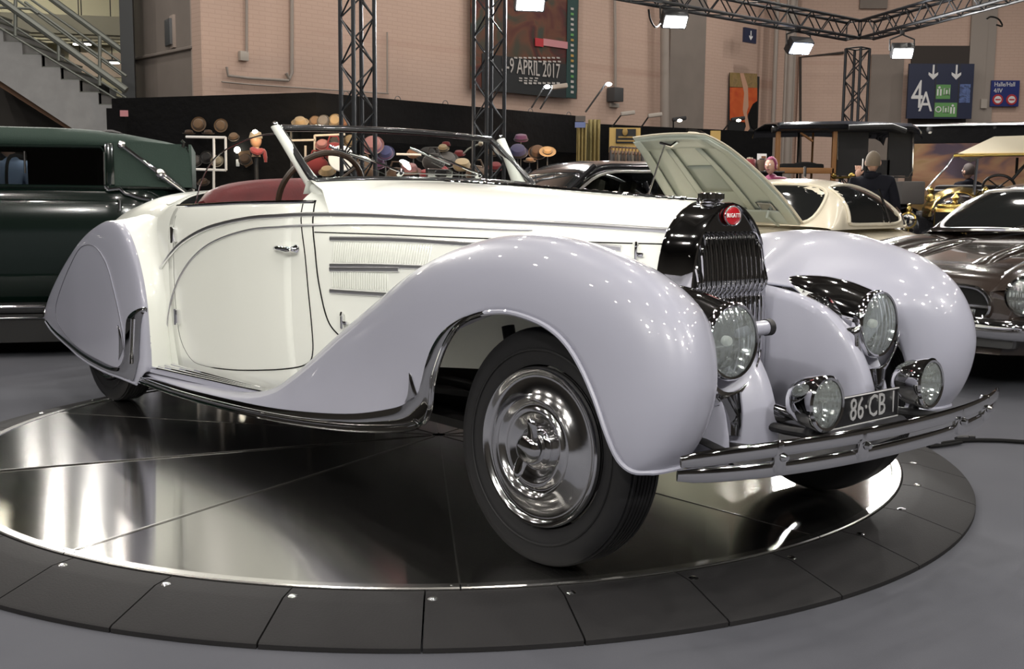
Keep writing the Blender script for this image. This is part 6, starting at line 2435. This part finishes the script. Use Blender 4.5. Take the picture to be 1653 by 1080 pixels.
lidpatch((0.01, .99), (-.97, .97), -.012, 'bonnet_primer', 'inner_skin')
for us, vs in (((.02, .97), (-.98, -.80)), ((.02, .97), (.80, .98)), ((.84, .97), (-.8, .8)), ((.02, .16), (-.8, .8)), ((.16, .84), (-.40, -.28)), ((.16, .84), (.28, .40))):
    lidpatch(us, vs, -.034, 'bonnet_primer', 'frame_rib')
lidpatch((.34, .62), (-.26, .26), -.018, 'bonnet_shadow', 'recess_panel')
for v in (-.62, .62):
    lidpatch((.14, .24), (v - .13, v + .13), -.030, 'dark_chrome', 'hinge_plate')
    a_ = lid(.16, v, -.04)
    ribbon([tuple(a_), tuple(a_ + Vector((.02, 0, -.05))), tuple(LH + Vector((-.02, v * .5, -.02)))], 'bonnet_primer', 'hinge_arm', lo, .012)
ribbon([tuple(lid(.90, -.30, -.03)), tuple(Vector((.95, -.42, .86)))], 'polished_steel', 'bonnet_stay', lo, .007)
ribbon([tuple(lid(.93, -.35, -.04)), tuple(lid(.90, -.1, -.06)), tuple(lid(.93, .1, -.04))], 'polished_steel', 'latch', lo, .014)
ribbon([tuple(lid(1.0, .45, .02)), tuple(lid(.93, .5, .05)), tuple(lid(.80, .55, .05))], 'chrome', 'badge_handle', lo, .018, 10)
MB().box((.55, 0, .80), (1.1, .9, .04), None, .02).build('luggage_well', 'bonnet_primer', cream)
wheels(cream, (1.05, -1.2), .74, .32)
ribbon([(-.25, .3, RZ + .0), (-.25, .3, RZ + .09)], 'polished_steel', 'roof_pin', cream, .012)

# dark brown classic sports car at the right edge
SH_ = Vector((-.70, -.71)).normalized()
NP = (2.53, 6.80)
brown = car_empty('dark_sports_car', NP, SH_, 'dark brown classic sports car with wide chrome grille at the right edge')
st_ = [(.05, .62, .66, .50), (-.10, .78, .74, .52), (-.5, .86, .80, .55), (-1.2, .87, .87, .58), (-1.9, .86, .93, .6), (-2.6, .86, .93, .62), (-3.4, .85, .88, .6), (-4.1, .75, .72, .5), (-4.35, .5, .6, .45)]
shell([tuple(p) for p in cr(st_, 37)], .26, p=3.2).build('body', 'brown_paint', brown)
for s in (-1, 1):
    rows = []
    for k in range(19):
        q = k / 18
        x = .05 - 2.0 * q
        c_ = .64
        hgt = .045 * sin(pi * min(1, q * 1.15)) ** .6 if q < .87 else .045 * sin(pi * .995) ** .6
        zt_ = itp([(-2.6, .93), (-1.9, .93), (-1.2, .87), (-.5, .80), (-.1, .735), (.05, .65)], x)
        rows.append([(x, s * (c_ + .20 * cos(a)), zt_ - .05 + (.05 + hgt) * sin(a)) for a in [pi * j / 10 for j in range(11)]])
    MB().grid(rows).build('wing_crown', 'brown_paint', brown)
    rows = [[(-.15 - 1.5 * k / 10, s * .26 + .07 * cos(a), itp([(-1.9, .93), (-1.2, .87), (-.5, .80), (-.1, .735)], -.15 - 1.5 * k / 10) - .02 + .055 * sin(a) * sin(pi * k / 10) ** .5) for a in [pi * j / 8 for j in range(9)]] for k in range(11)]
    MB().grid(rows).build('power_bulge', 'brown_paint', brown)
    hc_ = (.02, s * .68, .615)
    hl_ = MB().lathe([(.115, -.10), (.125, -.02), (.118, .02), (.105, .03)], hc_, (1, s * .08, .02), 30).build('headlamp', 'chrome', brown)
    MB().lathe([(0, .05), (.05, .045), (.09, .03), (.107, .02)], hc_, (1, s * .08, .02), 30).build('lens', 'fluted_lens', hl_)
    MB().lathe([(.02, -.05), (.1, .015)], hc_, (1, s * .08, .02), 24).build('reflector', 'reflector', hl_)
gp = cr([(-.50, .53), (-.46, .63), (-.30, .665), (.30, .665), (.46, .63), (.50, .53), (.42, .455), (.2, .44), (-.2, .44), (-.42, .455)], 44, True)
MB().prism(gp, (.075, 0, 0), (0, 1, 0), (0, 0, 1), (.02, 0, 0)).build('grille_mouth', 'gap_black', brown)
ribbon([(.097, y, z) for y, z in gp], 'chrome', 'grille_surround', brown, .013, None, True)
ribbon([(.105, -.50, .545), (.112, 0, .55), (.105, .50, .545)], 'chrome', 'grille_bar', brown, .014, 12)
for s in (-1, 1):
    bu = MB().tube(cr([(.12, s * .30, .43), (.13, s * .55, .42), (.06, s * .78, .42), (-.25, s * .90, .43)], 16), .05, 12, flat=(.55, 1.2), up=(0, 0, 1)).build('bumper', 'chrome', brown)
    MB().tube([(.15, s * .42, .38), (.175, s * .42, .45), (.15, s * .42, .53)], .022, 8).build('overrider', 'chrome', bu)
MB().box((.0, 0, .36), (.2, 1.3, .12), None, .03).build('lower_valance', 'grey_paint', brown)
# cabin: screen frame, glass, roof
RT = [(-1.72, .66, .95), (-1.95, .64, 1.14), (-2.25, .58, 1.29), (-2.7, .56, 1.33), (-3.2, .52, 1.22), (-3.7, .5, .98)]
RTs = cr(RT, 26)
rows = []
for x, w, z in RTs:
    z = max(z, .93)
    half = [(x, -w * 1.08 * cos(pi / 2 * k / 10) ** .6, .92 + (z - .92) * sin(pi / 2 * k / 10) ** .6) for k in range(11)]
    rows.append(half + [(a_, -b_, c_) for a_, b_, c_ in reversed(half[:-1])])
cm_ = MB().grid(rows)
cm_.build('cabin', 'brown_paint', brown)
cb2 = BVHTree.FromPolygons([Vector(p) for p in cm_.v], cm_.f)
WO = cr([(-.60, .97), (-.57, 1.12), (-.50, 1.235), (-.25, 1.26), (.25, 1.26), (.50, 1.235), (.57, 1.12), (.60, .97), (.3, .965), (-.3, .965)], 40, True)
pane('windscreen', WO, Vector((-1, 0, 0)), lambda a_, b_: Vector((0, a_, b_)), 'car_glass_dark', brown, cb2, .008, ('bright_trim', .016))
ribbon([(-1.66, -.64, .955), (-1.60, 0, .965), (-1.66, .64, .955)], 'chrome', 'screen_base', brown, .014, 14)
ribbon([(-1.62, -.05, .965), (-1.80, .30, 1.09)], 'chrome', 'wiper', brown, .007)
wheels(brown, (-.75, -3.1), .74, .33)

# brass veteran tourer
VP = at(1536, 330, 13.8)
vet = car_empty('brass_tourer', (VP.x, VP.y), Vector((-.45, -.89)), 'veteran open tourer with brass radiator and lamps under a cream canvas top')
zz = lambda py, d=13.8: at(1536, py, d).z


def vx(px, d=13.8):
    return (px - 1536) / 1750 * d


MB().box((0, 0, .84), (.10, .40, .56), None, .03).build('radiator', 'brass', vet)
MB().box((.052, 0, .82), (.02, .36, .48)).build('radiator_core', 'gap_black', vet)
MB().box((.066, .05, .86), (.006, .07, .035)).build('radiator_badge', 'brass', vet)
MB().box((-.02, 0, 1.13), (.14, .34, .06), None, .02).build('header_tank', 'brass', vet)
MB().lathe([(.03, 0), (.035, .03), (.02, .05), (.05, .09), (.02, .13), (0, .15)], (0, .04, 1.15), (0, 0, 1), 14).build('mascot', 'brass', vet)
rows = [[(x, w * cos(a), .95 + (.22 + .12 * (-x / 1.2)) * sin(a)) for a in [pi * j / 10 for j in range(11)]] for x, w in ((-.05, .22), (-.5, .28), (-1.0, .36), (-1.2, .42))]
MB().grid(rows).build('bonnet', 'black_paint', vet, solid=.01)
rows = [[(-.9 - .3 * k / 4, w * cos(a), .99 + (.33 + .02 * k) * sin(a)) for a in [pi * j / 10 for j in range(11)]] for k, w in enumerate((.34, .38, .42, .46, .50))]
MB().grid(rows).build('scuttle', 'brass', vet, solid=.01)
for y in (vx(1475), vx(1556)):
    hl_ = MB().lathe([(.05, -.16), (.07, -.10), (.09, -.02), (.105, 0), (.105, .02), (.085, .03)], (.22, y, .95), (1, 0, 0), 26).build('headlamp', 'brass', vet)
    MB().lathe([(0, .035), (.06, .03), (.086, .022)], (.22, y, .95), (1, 0, 0), 24).build('lens', 'dark_chrome', hl_)
    MB().tube([(.2, y, .86), (.18, y, .70)], .018, 8).build('lamp_bracket', 'brass', hl_)
    MB().lathe([(.03, 0), (.04, .04), (.02, .08), (.03, .10), (0, .12)], (.18, y, 1.05), (0, 0, 1), 12).build('chimney', 'brass', hl_)
for y in (.36, -.30):
    sl_ = MB().lathe([(.04, -.08), (.06, 0), (.05, .03), (0, .035)], (-.4, y, 1.24), (1, 0, 0), 18).build('side_lamp', 'brass', vet)
    MB().lathe([(.03, 0), (.045, .05), (.02, .09), (0, .10)], (-.42, y, 1.29), (0, 0, 1), 12).build('lamp_top', 'brass', sl_)
for s in (-1, 1):
    rows = [[(x, s * (.50 + .22 * j / 2), z + .02 * (j == 1)) for j in range(3)] for x, z in cr([(.35, .62), (.2, .80), (-.1, .86), (-.45, .74), (-.8, .48), (-1.1, .42), (-2.2, .42)], 22)]
    MB().grid(rows).build('front_wing', 'black_paint', vet, solid=.012)
MB().box((-2.1, 0, .80), (1.9, 1.15, .55), None, .08).build('tub', 'black_paint', vet)
MB().box((-1.9, 0, 1.12), (.2, 1.0, .5), None, .08).build('front_seat', 'interior_dark', vet)
MB().box((-2.8, 0, 1.15), (.2, 1.0, .6), None, .08).build('rear_seat', 'interior_dark', vet)
wheels(vet, (0.05, -2.7), .66, .40, 'black_metal')
# top with brass rail, stays, screen post, wheel
ZTt, ZBt = zz(222, 14.6), zz(250, 14.6)
TX = vx(1530, 14.2)
tp = MB()
rows = []
for x, dz in ((-.75, 0), (-1.3, .0), (-2.2, .02), (-3.2, -.02)):
    rows.append([(x + .0, TX + .0, ZBt), (x - .02, TX + .45, ZTt + dz), (x - .02, TX + 1.1, ZTt + dz + .01), (x, TX + 1.62, ZTt + dz - .02), (x, TX + 1.72, ZBt)])
tp.grid(rows)
tp.add(rows[0], [(0, 1, 2, 3, 4)])
tp.build('canvas_top', 'white_canvas', vet, solid=.015)
ribbon([(-.74, TX - .02, ZBt - .01), (-.74, TX + 1.74, ZBt - .01)], 'brass', 'top_rail', vet, .022)
ribbon([(-.76, TX - .01, ZBt), (-.72, TX - .11, ZBt - .17), (-.3, TX - .30, zz(306))], 'polished_steel', 'strap', vet, .012)
ribbon([(-.95, vx(1562), zz(252)), (-1.0, vx(1559), zz(318))], 'polished_steel', 'screen_post', vet, .022)
for a_, b_ in (((1612, 255), (1612, 280)), ((1612, 280), (1628, 262)), ((1605, 292), (1630, 258)), ((1640, 300), (1655, 268))):
    ribbon([(-1.6, vx(a_[0], 15.2), zz(a_[1], 15.2)), (-1.6, vx(b_[0], 15.2), zz(b_[1], 15.2))], 'black_metal' if a_[0] < 1640 else 'wood', 'hood_stick', vet, .02)
swc = Vector((-1.35, vx(1590, 15), zz(302, 15)))
sw_ = MB().tube([tuple(swc + Vector((.04 * sin(a) * 2, .20 * cos(a), .20 * sin(a) * .8))) for a in [2 * pi * k / 30 for k in range(30)]], .018, 6, closed=True)
for k in range(4):
    a = pi / 4 + k * pi / 2
    sw_.tube([tuple(swc), tuple(swc + Vector((.04 * sin(a) * 2, .19 * cos(a), .19 * sin(a) * .8)))], .010, 5)
sw_.build('steering_wheel', 'black_metal', vet)

# old lorry with a wooden cab frame
LP_ = at(1360, 330, 17.3)
lor = empty('old_lorry', (LP_.x, LP_.y, 0), 0, 'veteran black lorry with a brown wooden cab frame and flat roof', 'lorry')


def lpt(px, py, d=14.6):
    d += 2.7
    p = at(px, py, d)
    return (p.x - LP_.x, p.y - LP_.y, p.z)


a_, b_ = lpt(1251, 198), lpt(1478, 199)
rows = []
for x, dz in ((a_[0], -.02), (a_[0] + .05, .0), ((a_[0] + b_[0]) / 2, .03), (b_[0] - .1, .0), (b_[0], -.05), (b_[0] + .06, -.12)):
    rows.append([(x, -.15, a_[2] - .13 + dz), (x, -.17, a_[2] - .05 + dz), (x, -.10, a_[2] + dz), (x, .7, a_[2] + .05 + dz), (x, 1.5, a_[2] + dz), (x, 1.6, a_[2] - .13 + dz)])
MB().grid(rows).build('roof', 'black_paint', lor, solid=.02)
MB().tube([lpt(1246, 209), lpt(1470, 208)], .05, 10).build('roof_roll', 'black_metal', lor)
MB().tube([lpt(1370, 206, 14.4), lpt(1440, 204, 14.4), lpt(1462, 212, 14.4)], .045, 8).build('rolled_curtain', 'cloth_black', lor)
for px in (1255, 1346):
    p, q = lpt(px, 206), lpt(px, 300)
    MB().box(((p[0] + q[0]) / 2, 0, (p[2] + q[2]) / 2), (.07, .07, p[2] - q[2]), None, .01).build('cab_post', 'wood', lor)
for px in (1288, 1311):
    p, q = lpt(px, 214, 15.9), lpt(px, 290, 15.9)
    MB().box(((p[0] + q[0]) / 2, p[1], (p[2] + q[2]) / 2), (.03, .03, p[2] - q[2])).build('far_post', 'wood' if px == 1311 else 'black_metal', lor)
p, q = lpt(1255, 275), lpt(1346, 275)
MB().box(((p[0] + q[0]) / 2, 0, p[2]), (q[0] - p[0], .07, .09), None, .01).build('cab_rail', 'wood', lor)
p, q = lpt(1292, 214), lpt(1312, 228)
MB().tube([p, q], .02, 6).build('corner_brace', 'wood', lor)
for x0, x1 in ((1354, 1400), (1436, 1474)):
    p, q = lpt(x0, 210), lpt(x1, 284)
    MB().box(((p[0] + q[0]) / 2, .04, (p[2] + q[2]) / 2), (q[0] - p[0], .04, p[2] - q[2])).build('side_curtain', 'cloth_black', lor)
p, q = lpt(1400, 258), lpt(1436, 284)
MB().box(((p[0] + q[0]) / 2, .04, (p[2] + q[2]) / 2), (q[0] - p[0], .04, p[2] - q[2])).build('side_curtain', 'cloth_black', lor)
ribbon([lpt(1474, 216), lpt(1473, 276), lpt(1466, 286), lpt(1432, 286)], 'polished_steel', 'curtain_edge', lor, .014)
ribbon([lpt(1352, 216), lpt(1352, 258)], 'polished_steel', 'curtain_edge', lor, .012)
p, q = lpt(1255, 290), lpt(1470, 330)
MB().box(((p[0] + q[0]) / 2, .75, (p[2]) / 2 + .2), (q[0] - p[0], 1.4, p[2] - .55), None, .03).build('body', 'black_metal', lor)
MB().box((lpt(1305, 278)[0], .8, lpt(1305, 270)[2]), (.7, .9, .14), None, .04).build('seat', 'cloth_black', lor)
MB().tube([tuple(Vector(lpt(1300, 268, 15.0)) + Vector((.20 * cos(a), 0, .05 * sin(a)))) for a in [2 * pi * k / 24 for k in range(24)]], .016, 6, closed=True).build('steering_wheel', 'black_metal', lor)
ribbon([lpt(1346, 287, 14.3), lpt(1374, 286, 14.3)], 'brass', 'horn_tube', lor, .02)
MB().lathe([(.02, -.06), (.04, -.03), (.045, .0), (.03, .03), (0, .035)], lpt(1346, 284, 14.3), (0, -1, 0), 16).build('side_lamp', 'brass', lor)
MB().lathe([(.02, -.06), (.045, -.02), (.05, .02), (0, .03)], lpt(1374, 284, 14.3), (0, -1, 0), 16).build('horn', 'brass', lor)
p, q = lpt(1447, 293), lpt(1482, 330)
MB().box(((p[0] + q[0]) / 2, -.1, (p[2] + q[2]) / 2), (q[0] - p[0], .35, p[2] - q[2]), None, .03).build('wicker_trunk', 'felt_grey', lor)
rows = [[(x, y, z) for y in (-.35, -.1, .15)] for x, z in cr([lpt(1420, 352)[::2], lpt(1435, 340)[::2], lpt(1455, 334)[::2], lpt(1475, 345)[::2], lpt(1480, 380)[::2]], 12)]
MB().grid(rows).build('rear_wing', 'black_paint', lor, solid=.012)
for px in (1290, 1448):
    c_ = lpt(px, 330)
    wl = MB()
    wl.lathe([(.36, -.04), (.42, -.04), (.42, .04), (.36, .04), (.36, -.04)], (c_[0], -.05, .42), (0, -1, 0), 32)
    for k in range(10):
        a = 2 * pi * k / 10
        wl.tube([(c_[0] + .06 * cos(a), -.05, .42 + .06 * sin(a)), (c_[0] + .37 * cos(a), -.05, .42 + .37 * sin(a))], .018, 6)
    wl.lathe([(.07, -.06), (.07, .06), (0, .07)], (c_[0], -.05, .42), (0, -1, 0), 14)
    wl.build('spoked_wheel', 'black_metal', lor)

# red goods and a white card behind the open bonnet
CTZ = at(1210, 279, 16.6).z
sc_ = tag(MB().box((at(1208, 300, 16.6).x, 16.75, CTZ / 2), (.95, .6, CTZ), None, .01).build('stall_counter', 'black_drape'), 'black counter with red tins behind the open bonnet', 'counter')
part(MB().box((at(1208, 300, 16.6).x, 16.75, CTZ + .012), (1.0, .66, .025), None, .005), 'counter_top', 'black_metal', sc_)
for px, r_, cl, lb in ((1210, .09, 'red', 'round red tin with a pale lid beside the magenta person'), (1190, .075, 'red', 'smaller dull red tin left of the round red tin'), (1230, .085, 'brown', 'dark brown tin right of the round red tin')):
    c = at(px, 270, 16.65)
    c.z = CTZ + .027 + r_
    o = MB().lathe([(0, r_), (r_ * .9, r_), (r_, r_ * .8), (r_, -r_), (0, -r_)], c, (0, 0, 1), 18).build('goods_tin', 'felt_' + cl)
    tag(o, lb, 'tin')
    part(MB().lathe([(r_ * .55, r_), (r_ * .5, r_ * 1.25), (0, r_ * 1.3)], c, (0, 0, 1), 12), 'lid', 'felt_cream' if px == 1210 else 'felt_black', o)
o = board('card_notice', 1222, 248, 1237, 261, 16.9, .02, 'sign_white', label='white card notice behind the open bonnet near the lorry', cat='notice')
board('card_print', 1229, 252, 1236, 259, 16.88, .02, 'felt_orange', parent=o)
q = at(1229, 258, 16.92)
part(MB().tube([q, (q.x, q.y, CTZ + .02)], .01, 6), 'stick', 'steel_grey', o)

# cable on the carpet by the bumper
def fl(px, py):
    r = sight(px, py)
    p = CAMP + r * ((.012 - CAMP.z) / r.z)
    return (p.x, p.y, .012)


o = MB().tube(cr([fl(1495, 719), fl(1520, 716), fl(1560, 711), fl(1610, 711), fl(1660, 714), fl(1720, 718)], 30), .010, 8).build('floor_cable', 'gap_black')
tag(o, 'black cable lying on the grey carpet right of the bumper', 'cable')
o = MB().tube(cr([fl(1500, 721), fl(1530, 718), fl(1552, 714)], 10), .008, 8).build('floor_cable', 'gap_black')
tag(o, 'short second cable end beside the black floor cable', 'cable')
for px, py, lb in ((1497, 719, 'silver cable connector lying on the turntable ramp'), (1553, 711, 'small dark cable clip on the carpet')):
    p = Vector(fl(px, py))
    o = MB().cyl(p + Vector((-.03, 0, .012)), p + Vector((.03, .01, .012)), .014, .012, 10)
    o.box(p + Vector((.05, .01, .012)), (.03, .02, .02), None, .004)
    tag(o.build('cable_connector', 'chrome' if px < 1500 else 'black_metal'), lb, 'connector')
